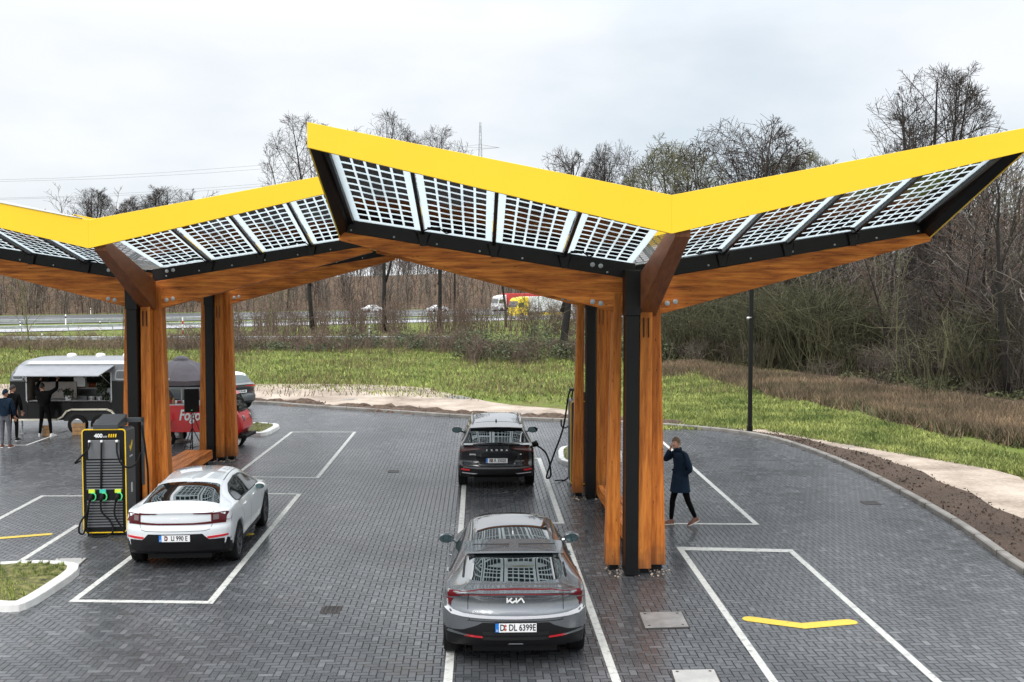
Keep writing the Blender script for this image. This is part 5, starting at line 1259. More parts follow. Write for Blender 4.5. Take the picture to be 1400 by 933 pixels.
# ================================================================== RED THREE-WHEELER
def threewheeler():
    t = empty('three_wheeled_van', (-8.75, 33.4, 0), R(-4), 'red three wheeled vending van with white script on its side, behind the rear left column', 'vending van')
    # faces +x (cab at right)
    # cargo box
    mb = MB(); mb.prism([V((x, -.62, z)) for x, z in ((-1.35, .45), (.45, .45), (.45, 1.28), (-1.35, 1.28))], [V((x, .62, z)) for x, z in ((-1.35, .45), (.45, .45), (.45, 1.28), (-1.35, 1.28))]); mb.build('cargo_box', M_red, t, bevel=.02)
    for z in (.62, .72, .56): mb = MB(); mb.box(-1.34, .44, -.635, -.625, z, z+.02); mb.build('side_rib', M_red, t)
    mb = MB(); mb.box(-1.3, .40, -.6, .6, 1.282, 1.31); mb.build('counter_top', M_alu, t)
    for x in (-1.28, .35): 
        for y in (-.55, .55): mb = MB(); mb.tube([(x, y, 1.3), (x, y, 1.85)], .018, 6); mb.build('roof_post', M_red, t)
    mb = MB(); mb.box(-1.40, .46, -.68, .68, 1.85, 1.90); mb.build('box_roof', M_blk, t, bevel=.01)
    text('lettering', 'Fogo', .46, M_whitep, frame((-.12, -.638, .97), (1, 0, 0), (0, 0, 1)), t, bold=.012, xs=.72, shear=.25)
    # cab
    prof = [(.47, .35), (1.35, .35), (1.52, .55), (1.50, .85), (1.38, 1.02), (1.12, 1.58), (.98, 1.68), (.47, 1.70)]
    ins = [(x*.985+.01, z) for x, z in prof]
    mb = MB(); secs = [(-.58, .9), (-.52, 1), (.52, 1), (.58, .9)]; vs = []
    for y, k in secs:
        for x, z in prof: vs.append((.47+(x-.47)*(.94+.06*(k > .95)), y, .95+(z-.95)*(k*.5+.5)))
    n = len(prof); fs = [(i*n+j, i*n+(j+1) % n, (i+1)*n+(j+1) % n, (i+1)*n+j) for i in range(3) for j in range(n)]+[tuple(range(n)), tuple(range(3*n, 4*n))[::-1]]
    mb.add(vs, fs); mb.build('cab', M_red, t, bevel=.03, smooth=True, auto=30)
    mb = MB(); q = [(.60, 1.10), (1.16, 1.10), (1.0, 1.56), (.60, 1.58)]; mb.prism([V((x, -.592, z)) for x, z in q], [V((x, -.55, z)) for x, z in q]); mb.build('side_window', M_glass, t)
    mb = MB(); mb.add([V((1.378, y, 1.06)) for y in (-.46, .46)]+[V((1.14, y, 1.56)) for y in (.44, -.44)], [(0, 1, 2, 3)]); mb.v = [(x+.012, y, z+.01) for x, y, z in mb.v]; mb.build('windscreen', M_glass, t)
    for y in (-.36, .36): mb = MB(); mb.lathe([(.09, 0), (.10, .02), (.06, .05)], 14, Matrix.Translation((1.47, y, .86)) @ Matrix.Rotation(R(80), 4, 'Y')); mb.build('headlight', M_lens, t, smooth=True)
    mb = MB(); mb.box(1.0, 1.62, -.56, .56, .26, .36); mb.build('bumper', M_blkm, t, bevel=.03)
    mb = MB(); mb.tube([(1.30, -.62, 1.2), (1.42, -.74, 1.25)], .015, 6); mb.box(1.38, 1.46, -.80, -.70, 1.14, 1.32); mb.build('wing_mirror', M_blk, t)
    def whl(x, y):
        M = Matrix.Translation((x, y, .24)) @ Matrix.Rotation(R(90), 4, 'X')
        mb = MB(); mb.lathe([(.14, -.06), (.21, -.06), (.24, -.03), (.24, .03), (.21, .06), (.14, .06)], 22, M, close=True); w = mb.build('wheel', M_blkm, t, smooth=True, auto=50)
        mb = MB(); mb.lathe([(.145, .058), (.12, .03), (.05, .05), (.02, .06)], 20, M); mb.build('rim', M_whitep, w, smooth=True)
    whl(1.22, 0); whl(-.85, -.5); whl(-.85, .5); whl(1.3, -.42)
    mb = MB(); mb.prism([V((1.02+.42*math.cos(a), -.60, .22+.30*math.sin(a))) for a in [R(q) for q in range(180, 371, 15)]], [V((1.02+.42*math.cos(a), -.52, .22+.30*math.sin(a))) for a in [R(q) for q in range(180, 371, 15)]]); mb.build('fender', M_whitep, t)
    # side shelf and goods
    mb = MB(); mb.box(-1.35, -.70, -1.05, -.65, .80, .83); mb.build('side_shelf', M_alu, t)
    mb = MB(); mb.tube([(-1.0, -1.0, .8), (-.6, -.9, .02)], .018, 5); mb.tube([(-.7, -1.0, .5), (-1.1, -.9, .02)], .018, 5); mb.build('shelf_stand', M_alu, t)
    r = random.Random(9); ms = [M_whitep, M_crate, M_redb, M_blue, M_lime, M_platew]
    for i in range(22):
        x = -1.3+r.random()*.75; up = i % 3; y = -.95+r.random()*.25 if up == 0 else -.5+r.random()*.5; z = .83 if up == 0 else (1.31 if up == 1 else 1.31)
        mb = MB()
        if i % 2: mb.lathe([(.03, 0), (.04, .01), (.045, .13), (.03, .16), (.02, .19)], 8, Matrix.Translation((x, y, z)))
        else: mb.box(x-.06, x+.06, y-.05, y+.05, z, z+.06+.08*r.random())
        mb.build('pack', ms[i % 6], t, bevel=.004)
threewheeler()
def parasol():
    t = empty('parasol', (-9.45, 33.9, 0), 0, 'dark grey market parasol standing behind the rear left column', 'parasol')
    mb = MB(); mb.tube([(0, 0, 0), (0, 0, 2.75)], .025, 8); mb.build('pole', M_alu, t)
    mb = MB(); n = 8; vs = [(0, 0, 2.66)]; fs = []; Rr = 1.45; K = 5
    for k in range(1, K+1):
        for j in range(n*2):
            a = math.pi*j/n; f = k/K; sag = .0 if j % 2 == 0 else -.05*f
            rr = Rr*f*(1 if j % 2 == 0 else .94); vs.append((rr*math.cos(a), rr*math.sin(a), 2.66-.60*f**1.5+sag*.5))
    m = n*2
    for j in range(m): fs.append((0, 1+j, 1+(j+1) % m))
    for k in range(K-1):
        for j in range(m): a = 1+k*m; fs.append((a+j, a+m+j, a+m+(j+1) % m, a+(j+1) % m))
    st = len(vs); last = 1+(K-1)*m
    for j in range(m): x, y, z = vs[last+j]; vs.append((x, y, z-.14))
    for j in range(m): fs.append((last+j, st+j, st+(j+1) % m, last+(j+1) % m))
    mb.add(vs, fs); mb.build('canopy', M_greyfab, t, rec=False)
    mb = MB(); mb.lathe([(.26, 2.62), (.22, 2.68), (.10, 2.74), (.02, 2.75)], 12); mb.build('vent_cap', M_greyfab, t)
    for j in range(8):
        a = 2*math.pi*j/8; mb = MB(); mb.tube([(0, 0, 2.66), (1.5*math.cos(a), 1.5*math.sin(a), 2.06)], .008, 4); mb.build('rib', M_alu, t)
    mb = MB(); mb.lathe([(.28, 0), (.28, .06), (.05, .09), (.03, .3)], 16); mb.build('base', M_conc, t)
parasol()
def speaker():
    t = empty('loudspeaker_stand', (-8.25, 30.6, 0), 0, 'black tripod stand holding a loudspeaker left of the rear timber column', 'speaker stand')
    mb = MB(); mb.tube([(0, 0, .25), (0, 0, 1.36)], .018, 8); mb.build('pole', M_blk, t)
    for k in range(3):
        a = R(90+120*k+25); mb = MB(); mb.tube([(.02*math.cos(a), .02*math.sin(a), .85), (.45*math.cos(a), .45*math.sin(a), .015)], .013, 6); mb.build('leg', M_blk, t)
        mb = MB(); mb.tube([(.0, 0, .3), (.28*math.cos(a), .28*math.sin(a), .38)], .009, 5); mb.build('brace', M_blk, t)
    s = empty('loudspeaker', (-8.25, 30.6, 1.34), R(14), 'black loudspeaker on a tripod stand in front of the red van', 'loudspeaker')
    q = [(-.21, -.18), (.21, -.18), (.15, .2), (-.15, .2)]
    mb = MB(); mb.prism([V((x, y, 0)) for x, y in q], [V((x, y, .68)) for x, y in q]); mb.build('cabinet', M_plast, s, bevel=.02)
    mb = MB(); mb.box(-.19, .19, -.195, -.183, .03, .65); mb.build('grille', M_blkm, s, bevel=.005)
    mb = MB(); mb.box(-.02, .02, -.20, -.194, .05, .08); mb.build('badge', M_green, s)
    mb = MB(); mb.tube(smoothline([(0, .2, .1), (.1, .3, -.3), (.3, .2, -.8), (.6, -.3, -1.25), (.9, -.6, -1.33)], 5), .012, 5); mb.build('cable', M_blkm, s)
speaker()

# ================================================================== PEOPLE
def skin_mesh(J, E, root, sub=2):
    names = list(J); idx = {n: i for i, n in enumerate(names)}
    me = bpy.data.meshes.new('sk'); me.from_pydata([J[n][0] for n in names], [(idx[a], idx[b]) for a, b in E], [])
    o = bpy.data.objects.new('sk', me); col.objects.link(o)
    md = o.modifiers.new('s', 'SKIN'); md.use_smooth_shade = True
    for n in names:
        sv = me.skin_vertices[0].data[idx[n]]; r = J[n][1]; sv.radius = r if isinstance(r, tuple) else (r, r); sv.use_root = (n == root)
    s = o.modifiers.new('u', 'SUBSURF'); s.levels = sub; s.render_levels = sub
    bpy.context.view_layer.update(); dg = bpy.context.evaluated_depsgraph_get()
    m = bpy.data.meshes.new_from_object(o.evaluated_get(dg)); mb = MB(); mb.add([v.co.copy() for v in m.vertices], [tuple(p.vertices) for p in m.polygons])
    bpy.data.objects.remove(o); return mb
def fingers(mb, palm, d, side, n=None):
    """five fingers off the palm: d pointing direction, side = across the palm towards the thumb"""
    d = V(d).normalized(); s = V(side).normalized(); u = d.cross(s)
    for i, L in enumerate((.075, .083, .078, .062)):
        b = V(palm)+s*(.028-.019*i)+d*.03; mb.tube([b, b+d*L*.5+u*.008, b+d*L*.85+u*.022, b+d*L+u*.032], [.0095, .009, .0082, .006], 7)
    b = V(palm)+s*.03-d*.015; mb.tube([b, b+s*.03+d*.025, b+s*.038+d*.055], [.012, .011, .008], 7)
def head(t, mbh, c, f, hair, beard=False, cap=None, longh=False):
    """c head centre, f facing direction (2d)"""
    f = V((f[0], f[1], 0)).normalized(); s = V((-f.y, f.x, 0))
    M = Matrix((s, -f, V((0, 0, 1)))).transposed().to_4x4(); M.translation = V(c)
    h = MB(); prof = []
    N = 14; vs = []; fs = []; K = 18
    for i in range(N+1):
        a = math.pi*i/N; z = -math.cos(a); r = max(1e-4, math.sin(a))
        for j in range(K):
            b = 2*math.pi*j/K; x, y = r*math.cos(b), r*math.sin(b)
            X = x*.074*(1-.16*max(0, -z)); Y = y*.096*(1-.05*max(0, -z)); Z = z*.122
            if y < 0 and -.15 < z < .05 and abs(x) < .25: Y -= .010*(1-abs(x)/.25)
            if y < 0 and z < -.55: Y -= .008
            vs.append(M @ V((X, Y, Z)))
    for i in range(N):
        for j in range(K): fs.append((i*K+j, i*K+(j+1) % K, (i+1)*K+(j+1) % K, (i+1)*K+j))
    mbh.add(vs, fs)
    # nose, ears
    mbh.tube([M @ V((0, -.092, .02)), M @ V((0, -.108, -.015)), M @ V((0, -.100, -.03))], [.008, .014, .008], 6)
    for e in (-1, 1): mbh.ball(M @ V((e*.074, .008, -.005)), 1, 6, (.012, .018, .03))
    for e in (-1, 1):
        m = MB(); m.ball(M @ V((e*.028, -.086, .012)), .010, 6); m.build('eye', M_platew, t, smooth=True)
        m = MB(); m.ball(M @ V((e*.028, -.094, .012)), .005, 6); m.build('pupil', M_ink, t, smooth=True)
        m = MB(); m.tube([M @ V((e*.015, -.095, .034)), M @ V((e*.043, -.087, .034))], .004, 5); m.build('eyebrow', hair, t)
    m = MB(); m.tube([M @ V((-.022, -.093, -.055)), M @ V((0, -.099, -.056)), M @ V((.022, -.093, -.055))], .005, 5); m.build('mouth', mat('lips', (.38, .13, .11), .5), t)
    h = MB(); vs = []; fs = []
    for i in range(9):
        a = math.pi*(.0+.60*i/8); z = math.cos(a); r = max(1e-4, math.sin(a))
        for j in range(K):
            b = 2*math.pi*j/K; x, y = math.cos(b), math.sin(b); zz = z
            lim = .38 if y < -.35 else (.0 if abs(x) > .75 else -.55)
            if zz < lim: zz = lim
            rr = math.sqrt(max(0, 1-zz*zz)) if zz != z else r
            k = 1.11+.03*math.sin(j*2.3+i); top = 1.12 if y < .2 else 1.08
            vs.append(M @ V((x*rr*.074*k, y*rr*.096*k+.002, zz*.122*top+.004)))
    for i in range(8):
        for j in range(K): fs.append((i*K+j, (i+1)*K+j, (i+1)*K+(j+1) % K, i*K+(j+1) % K))
    h.add(vs, fs); h.build('hair' if cap is None else 'hood', cap or hair, t, smooth=True, rec=False)
def shoe(t, heel, toe, m, sole, w=.05):
    heel = V(heel); toe = V(toe); d = (toe-heel).normalized(); s = d.cross(V((0, 0, 1))).normalized(); u = s.cross(d)
    L = (toe-heel).length
    def ring(f, wid, h, z0=.0): c = heel+d*L*f; return [c-s*wid+u*z0, c+s*wid+u*z0, c+s*wid*.9+u*h*.6, c+s*wid*.45+u*h, c-s*wid*.45+u*h, c-s*wid*.9+u*h*.6]
    rs = [ring(0, .034, .085, .018), ring(.12, .04, .11, .018), ring(.38, .043, .10, .018), ring(.62, .05, .065, .018), ring(.85, .047, .05, .018), ring(1, .03, .035, .018)]
    mb = MB(); vs = [p for r in rs for p in r]; fs = [(i*6+j, i*6+(j+1) % 6, i*6+6+(j+1) % 6, i*6+6+j) for i in range(5) for j in range(6)]+[(5, 4, 3, 2, 1, 0), tuple(range(30, 36))]
    mb.add(vs, fs); sh = mb.build('shoe', m, t, smooth=True, auto=50)
    rs = [[(r[0]), (r[1])] for r in rs]; mb = MB(); vs = []
    for r in rs: vs += [r[0]-s*.004, r[1]+s*.004, r[1]+s*.004-u*.018, r[0]-s*.004-u*.018]
    fs = [(i*4+j, i*4+(j+1) % 4, i*4+4+(j+1) % 4, i*4+4+j) for i in range(5) for j in range(4)]+[(3, 2, 1, 0), (20, 21, 22, 23)]
    mb.add(vs, fs); mb.build('sole', sole, sh)
def person(loc, label, J, f, top, trousers, hair, handl=None, handr=None, skirt=None, shoe_m=None, sole=None, hood=None, toes=None, group=None):
    """J joints in local space; keys pel, chest, neck, head, lsh, lel, lha, rsh, rel, rha, lhip, lkn, lan, rhip, rkn, ran"""
    t = empty('person', loc, 0, label, 'person', group)
    j = J
    legs = {'pel': (j['pel'], (.155, .115)), 'waist': (V(j['pel']).lerp(V(j['chest']), .45), (.14, .10)), 'chest': (j['chest'], (.165, .115)), 'neck0': (V(j['chest']).lerp(V(j['neck']), .6), (.10, .08)), 'neck': (j['neck'], .052), 'throat': (V(j['neck']).lerp(V(j['head']), .55), .05),
            'lhip': (j['lhip'], .095), 'lkn': (j['lkn'], .062), 'lcalf': (V(j['lkn']).lerp(V(j['lan']), .3), .060), 'lan': (j['lan'], .042), 'rhip': (j['rhip'], .095), 'rkn': (j['rkn'], .062), 'rcalf': (V(j['rkn']).lerp(V(j['ran']), .3), .060), 'ran': (j['ran'], .042)}
    E = [('pel', 'waist'), ('waist', 'chest'), ('chest', 'neck0'), ('neck0', 'neck'), ('neck', 'throat'), ('pel', 'lhip'), ('lhip', 'lkn'), ('lkn', 'lcalf'), ('lcalf', 'lan'), ('pel', 'rhip'), ('rhip', 'rkn'), ('rkn', 'rcalf'), ('rcalf', 'ran')]
    for s in 'lr':
        legs[s+'sh'] = (j[s+'sh'], .058); legs[s+'el'] = (j[s+'el'], .040); legs[s+'ha'] = (j[s+'ha'], (.024, .03))
        d = (V(j[s+'ha'])-V(j[s+'el'])).normalized(); legs[s+'palm'] = (V(j[s+'ha'])+d*.06, (.016, .036))
        E += [('chest', s+'sh'), (s+'sh', s+'el'), (s+'el', s+'ha'), (s+'ha', s+'palm')]
    mb = skin_mesh(legs, E, 'pel')
    nb = len(mb.f)
    head(t, mb, j['head'], f, hair, cap=hood)
    for s in 'lr':
        d = (V(j[s+'ha'])-V(j[s+'el'])).normalized(); sd = V((0, 0, 1)).cross(d); sd = sd.normalized() if sd.length > .1 else V((1, 0, 0))
        fingers(mb, V(j[s+'ha'])+d*.06, d, sd*(1 if s == 'l' else -1))
    # materials: below the waist trousers, rest skin
    zw = V(j['pel']).z+.12; mb.mi = []
    for i, fc in enumerate(mb.f):
        c = sum((V(mb.v[k]) for k in fc), V())/len(fc)
        near_hand = min((c-V(j[s+'ha'])).length for s in 'lr') < .17
        mb.mi.append(0 if (near_hand or i >= nb or c.z > V(j['neck']).z+.02) else (1 if c.z < zw else 2))
    mb.build('body', [M_skin, trousers, top], t, smooth=True, rec=False)
    # jacket
    C = {'pel': (V(j['pel'])+V((0, 0, .02)), (.185, .145)), 'waist': (V(j['pel']).lerp(V(j['chest']), .5), (.165, .130)), 'chest': (j['chest'], (.195, .14)), 'neck0': (V(j['chest']).lerp(V(j['neck']), .6), (.13, .10)), 'neck': (V(j['neck'])+V((0, 0, .0)), .072)}
    E = [('pel', 'waist'), ('waist', 'chest'), ('chest', 'neck0'), ('neck0', 'neck')]
    for s in 'lr':
        C[s+'sh'] = (j[s+'sh'], .086); C[s+'ua'] = (V(j[s+'sh']).lerp(V(j[s+'el']), .5), .074); C[s+'el'] = (j[s+'el'], .058); C[s+'ha'] = (V(j[s+'ha']).lerp(V(j[s+'el']), .10), .044)
        E += [('chest', s+'sh'), (s+'sh', s+'ua'), (s+'ua', s+'el'), (s+'el', s+'ha')]
    cm = skin_mesh(C, E, 'waist'); cm.build('coat' if skirt else 'jacket', top, t, smooth=True, rec=False)
    if skirt:
        zs, rx, ry = skirt; p = V(j['pel']); f2 = V((f[0], f[1], 0)).normalized(); s2 = V((-f2.y, f2.x, 0)); vs = []; K = 28; rows = 7
        for i in range(rows+1):
            k = i/rows; z = p.z+.22+(zs-p.z-.22)*k; a = .155+(rx-.155)*k; b = .125+(ry-.125)*k
            for q in range(K):
                an = 2*math.pi*q/K; fold = 1+.035*k*math.sin(an*5+1)+.02*k*math.sin(an*9)
                c = p+s2*math.cos(an)*a*fold+f2*math.sin(an)*b*fold; vs.append((c.x, c.y, z))
        m = MB(); m.add(vs, [(i*K+q, i*K+(q+1) % K, (i+1)*K+(q+1) % K, (i+1)*K+q) for i in range(rows) for q in range(K)])
        o = m.build('coat_skirt', top, t, smooth=True, rec=False)
        m = MB(); ring = [p+V((0, 0, .17))+s2*math.cos(2*math.pi*q/28)*.176+f2*math.sin(2*math.pi*q/28)*.142 for q in range(29)]
        m.tube(ring, .016, 5); m.build('belt', top, t)
        m = MB(); n0 = V(j['neck']); m.lathe([(.085, -.03), (.088, .02), (.080, .055), (.070, .055), (.068, -.02)], 18, Matrix.Translation(n0)); m.build('collar', top, t, smooth=True)
        for q in range(4): m = MB(); c = p+V((0, 0, .05+.14*q))+f2*(.15 if q < 2 else .165)+s2*.03; m.ball(c, .011, 5); m.build('button', M_ink, t)
    for s in 'lr': shoe(t, toes[s][0], toes[s][1], shoe_m or M_blkm, sole or M_whitep)
    return t
# man in the navy coat walking left
g = G(931, 718)
person((g.x, g.y, 0), 'man in a navy coat walking left past the timber column, hand to his ear',
    dict(pel=(-.02, 0, .97), chest=(-.05, 0, 1.36), neck=(-.08, 0, 1.555), head=(-.115, -.01, 1.70),
         lsh=(.03, -.19, 1.475), lel=(.14, -.27, 1.19), lha=(.03, -.08, 1.03), rsh=(-.11, .19, 1.475), rel=(-.33, .12, 1.33), rha=(-.22, .02, 1.60),
         rhip=(-.06, .085, .92), rkn=(-.16, .09, .50), ran=(-.19, .09, .085), lhip=(.02, -.085, .92), lkn=(.12, -.09, .52), lan=(.29, -.08, .15)), (-.70, -.71),
    M_navy, M_blackc, M_hair, skirt=(.70, .215, .20), shoe_m=M_leather, sole=M_sole, toes={'r': ((-.13, .09, 0), (-.41, .06, 0)), 'l': ((.36, -.08, .11), (.12, -.11, .0))})
# man reaching up at the trailer, back to us
g = G(62, 597)
person((g.x, g.y, 0), 'man in black seen from behind, both arms raised to the food trailer hatch',
    dict(pel=(0, 0, .95), chest=(-.02, .02, 1.33), neck=(-.06, .02, 1.50), head=(-.09, .04, 1.64), lsh=(-.22, 0, 1.44), lel=(-.30, .16, 1.66), lha=(-.23, .28, 1.86), rsh=(.17, 0, 1.44), rel=(.37, .10, 1.58), rha=(.32, .25, 1.84),
         lhip=(-.09, 0, .90), lkn=(-.13, .02, .50), lan=(-.17, -.02, .08), rhip=(.09, 0, .90), rkn=(.15, .02, .50), ran=(.20, -.02, .08)), (-.1, 1),
    M_blackc, M_blackc, M_dhair, toes={'l': ((-.17, -.08, 0), (-.22, .19, 0)), 'r': ((.20, -.08, 0), (.30, .18, 0))}, shoe_m=M_whitep)
# two people at the left edge
def standing(dx=0): return dict(pel=(0, 0, .95), chest=(0, .0, 1.34), neck=(0, .02, 1.52), head=(.01, .03, 1.67), lsh=(-.19, 0, 1.45), lel=(-.26, .02, 1.17), lha=(-.20, .14, .97), rsh=(.19, 0, 1.45), rel=(.26, .0, 1.17), rha=(.24, .12, .94),
    lhip=(-.09, 0, .90), lkn=(-.10, .02, .50), lan=(-.10, -.02, .08), rhip=(.09, 0, .90), rkn=(.11, .03, .50), ran=(.12, -.02, .08))
tz = {'l': ((-.10, -.07, 0), (-.14, .19, 0)), 'r': ((.12, -.07, 0), (.17, .18, 0))}
g = G(8, 612); person((g.x, g.y, 0), 'person in a dark navy hooded jacket and grey jeans at the left edge', standing(), (.3, 1), M_navy, M_denim, M_dhair, hood=M_navy, toes=tz, shoe_m=M_leather)
g = G(18, 603); person((g.x, g.y, 0), 'person dressed all in black standing behind the navy jacket at the left edge', standing(), (.5, 1), M_blackc, M_blackc, M_dhair, toes=tz)
# ================================================================== TREES
def rot_dir(d, ang, rng):
    ax = d.orthogonal().normalized(); ax = Matrix.Rotation(rng.uniform(0, 6.283), 3, d) @ ax
    return (Matrix.Rotation(ang, 3, ax) @ d).normalized()
def grow(mbs, p, d, L, r, lev, P, rng):
    n = P['seg'][lev]; pts = [p.copy()]; rs = [r]; dirs = [d]
    wob = P['wob']*(1 if lev else .45)
    for i in range(n):
        d = (d+V((rng.gauss(0, wob), rng.gauss(0, wob), rng.gauss(0, wob)))+V((0, 0, P['up'][lev]))).normalized()
        p = p+d*(L/n)
        if lev and P.get('env'):
            zc, rz_, rx = P['env']
            if (p.x*p.x+p.y*p.y)/rx**2+((p.z-zc)/rz_)**2 > rng.uniform(.92, 1.12) and i > 0: break
        pts.append(p.copy()); rs.append(max(P['rmin'], r*(1-(i+1)/n*P['tap'][lev]))); dirs.append(d)
    n = len(pts)-1
    if n < 1: return
    mbs[0 if lev == 0 else 1].tube(pts, rs, P['sides'][lev], cap=(lev == 0))
    if lev+1 < len(P['kids']):
        k = P['kids'][lev]; k = max(1, int(k*rng.uniform(.8, 1.2)))
        for q in range(k):
            t = P['start'][lev]+(1-P['start'][lev])*((q+rng.random())/k); t = min(.995, t)
            i = min(n-1, int(t*n)); f = t*n-i; pos = pts[i].lerp(pts[i+1], f); rr = rs[i]+(rs[i+1]-rs[i])*f
            cd = rot_dir(dirs[i+1], R(rng.uniform(*P['ang'][lev])), rng)
            cl = L*P['len'][lev]*(P['sh'](t) if lev == 0 else (1.15-.6*t))*rng.uniform(.7, 1.2)
            grow(mbs, pos, cd, cl, max(P['rmin'], rr*P['rk']), lev+1, P, rng)
BASEP = dict(seg=[9, 6, 4, 3, 2], sides=[8, 5, 3, 3, 3], tap=[.85, .85, .8, .6, .5], wob=.12, up=[.06, .05, .03, .02, .02], kids=[15, 7, 6, 4], start=[.3, .2, .15, .1], ang=[(30, 60), (28, 60), (25, 60), (25, 60)],
    len=[.42, .5, .5, .5], rk=.5, rmin=.011, sh=lambda t: 1.25-.75*t)
PROTO = {}
def proto(key, H, r, seed, mt, mc, **kw):
    rng = random.Random(seed); P = dict(BASEP); P.update(kw); a, b = MB(), MB()
    fork = kw.get('fork', 0)
    grow((a, b), V((0, 0, -.05)), V((0, 0, 1)), H*P.get('tl', .95), r, 0, P, rng)
    for q in range(fork):
        i = int(rng.uniform(.25, .45)*9); an = R(rng.uniform(15, 30))
        grow((a, b), V((0, 0, H*rng.uniform(.2, .38))), rot_dir(V((0, 0, 1)), an, rng), H*.6, r*.6, 0, P, rng)
    # flare at the root
    ma = a.build('trunk', mt, smooth=True, rec=False); mbm = b.build('crown', mc, smooth=False, rec=False)
    PROTO[key] = (ma.data, mbm.data, H); bpy.data.objects.remove(ma); bpy.data.objects.remove(mbm)
def tree(key, x, y, H, rz, label, group=None, z=0, lean=(0, 0), name='bare_tree', wide=1.0, cat='tree'):
    tr, cr, H0 = PROTO[key]; t = empty(name, (x, y, z-.05), rz, label, cat, group); s = H/H0; t.scale = (s*wide, s*wide, s)
    t.rotation_euler = (lean[0], lean[1], rz)
    link('trunk', tr, t); link('crown', cr, t); return t
proto('oak', 20, .30, 14, M_barkd, M_twig, fork=5, rmin=.012, kids=[10, 8, 7, 4], len=[.5, .55, .5, .45], ang=[(25, 62), (25, 60), (25, 60), (25, 60)], start=[.25, .12, .1, .1], sh=lambda t: 1.0, env=(12.6, 7.4, 5.3), wob=.10)
proto('ash', 18, .24, 23, M_bark, M_twig, fork=5, rmin=.013, kids=[12, 8, 8, 5], start=[.3, .15, .12, .1], wob=.11, len=[.5, .5, .5, .45], env=(11.5, 6.5, 4.6), sh=lambda t: 1.0)
proto('lime', 18, .22, 31, M_bark, M_twigg, fork=6, rmin=.013, kids=[13, 8, 8, 5], start=[.25, .15, .12, .1], wob=.12, len=[.55, .5, .5, .45], env=(10.8, 7.0, 5.6), sh=lambda t: 1.0)
proto('tall', 24, .27, 47, M_barkd, M_twig, rmin=.013, fork=3, kids=[13, 7, 6, 5], start=[.42, .2, .15, .1], ang=[(22, 50), (28, 55), (25, 60), (25, 60)], len=[.36, .5, .5, .5], env=(16.0, 8.0, 5.2), sh=lambda t: 1.0)
proto('young', 5.5, .07, 53, M_barkg, M_twigg, kids=[13, 6, 5], start=[.3, .2, .1, .1], ang=[(30, 55), (25, 50), (25, 50)], len=[.55, .5, .5], seg=[8, 5, 3, 2, 2], rmin=.009)
proto('thin', 14, .11, 61, M_barkd, M_twiggrey, kids=[16, 5, 4], start=[.18, .2, .15], ang=[(25, 55), (30, 60), (30, 60)], len=[.28, .5, .5], seg=[9, 4, 3, 2, 2], rmin=.014)
proto('thin2', 12, .09, 67, M_barkg, M_twigg, kids=[18, 6, 4], start=[.12, .2, .15], ang=[(25, 70), (30, 70), (30, 60)], len=[.30, .55, .5], wob=.2, seg=[9, 4, 3, 2, 2], rmin=.012)
proto('wood1', 17, .16, 71, M_barkd, M_twigr, kids=[16, 6, 4], start=[.25, .2, .15], ang=[(25, 55), (30, 60), (30, 60)], len=[.28, .5, .5], seg=[7, 4, 3, 2, 2], rmin=.022)
proto('wood2', 15, .14, 73, M_barkd, M_twiggrey, kids=[18, 6, 4], start=[.15, .2, .15], ang=[(25, 65), (30, 60), (30, 60)], len=[.33, .5, .5], seg=[7, 4, 3, 2, 2], wob=.17, rmin=.022)
proto('wood3', 19, .17, 79, M_barkd, M_twig, kids=[18, 7, 4], start=[.35, .2, .15], ang=[(25, 55), (30, 60), (30, 60)], len=[.30, .5, .5], seg=[7, 4, 3, 2, 2], rmin=.022)
def T(key, px, pbase, ptop, label, rz=0, group=None, **kw):
    g = G(px, pbase); H = HC+(395-ptop)*g.y/F; return tree(key, g.x, g.y, H, rz, label, group, **kw)
# named single trees
T('oak', 1262, 490, 92, 'tallest spreading bare tree rising above the right wing of the canopy', 1.0)
T('ash', 1010, 481, 156, 'large bare tree with forked crown above the middle of the right canopy wing', .6, wide=1.15)
T('lime', 935, 478, 190, 'broad bare tree with drooping twigs just right of the canopy valley', 2.0, wide=1.1)
T('lime', 1085, 476, 203, 'lower reddish bare tree beside the tall forked one', 4.2)
T('ash', 838, 471, 188, 'bare tree with small round crown left of the canopy valley', 3.1, wide=.7)
T('tall', 428, 456, 160, 'leaning bare tree whose top shows left of the canopy corner', .4, lean=(0, -.04))
T('tall', 526, 455, 156, 'dark trunked bare tree under the left wing of the near canopy', 2.2)
T('tall', 600, 449, 174, 'straight bare tree seen through the canopy opening, right of the dark trunk', 4.0)
T('wood3', 622, 444, 230, 'slender bare tree close behind the straight one', 1.0)
T('wood1', 692, 447, 240, 'thin bare tree beside the trucks', 2.0)
proto('rugged', 14, .40, 97, M_barkd, M_twig, fork=2, kids=[12, 7, 6, 4], start=[.4, .2, .15, .1], env=(9.5, 5.0, 3.2), sh=lambda t: .9)
T('rugged', 769, 489, 208, 'rugged ivy marked trunk rising from the bramble mound left of the columns', 5.0, wide=.8)
T('young', 735, 494, 395, 'small mossy tree with crooked branches in the bramble mound', 1.0, wide=1.3)
T('young', 41, 481, 383, 'young bare tree above the food trailer at the left', .3, name='young_tree')
T('young', 167, 478, 376, 'young thin tree beside the front left column', 2.3, name='young_tree', wide=.7)
T('young', 371, 470, 378, 'young green barked tree on the grass right of the rear left column', 4.1, name='young_tree')
T('thin2', 1228, 536, 300, 'slim green barked tree at the edge of the dry grass', 1.5, wide=.5)
T('tall', 1247, 492, 170, 'dark straight trunk left of the pair below the canopy tip', 3.3, wide=.8)
T('wood3', 1272, 493, 200, 'dark straight trunk right of the pair below the canopy tip', .9)
rng = random.Random(77)
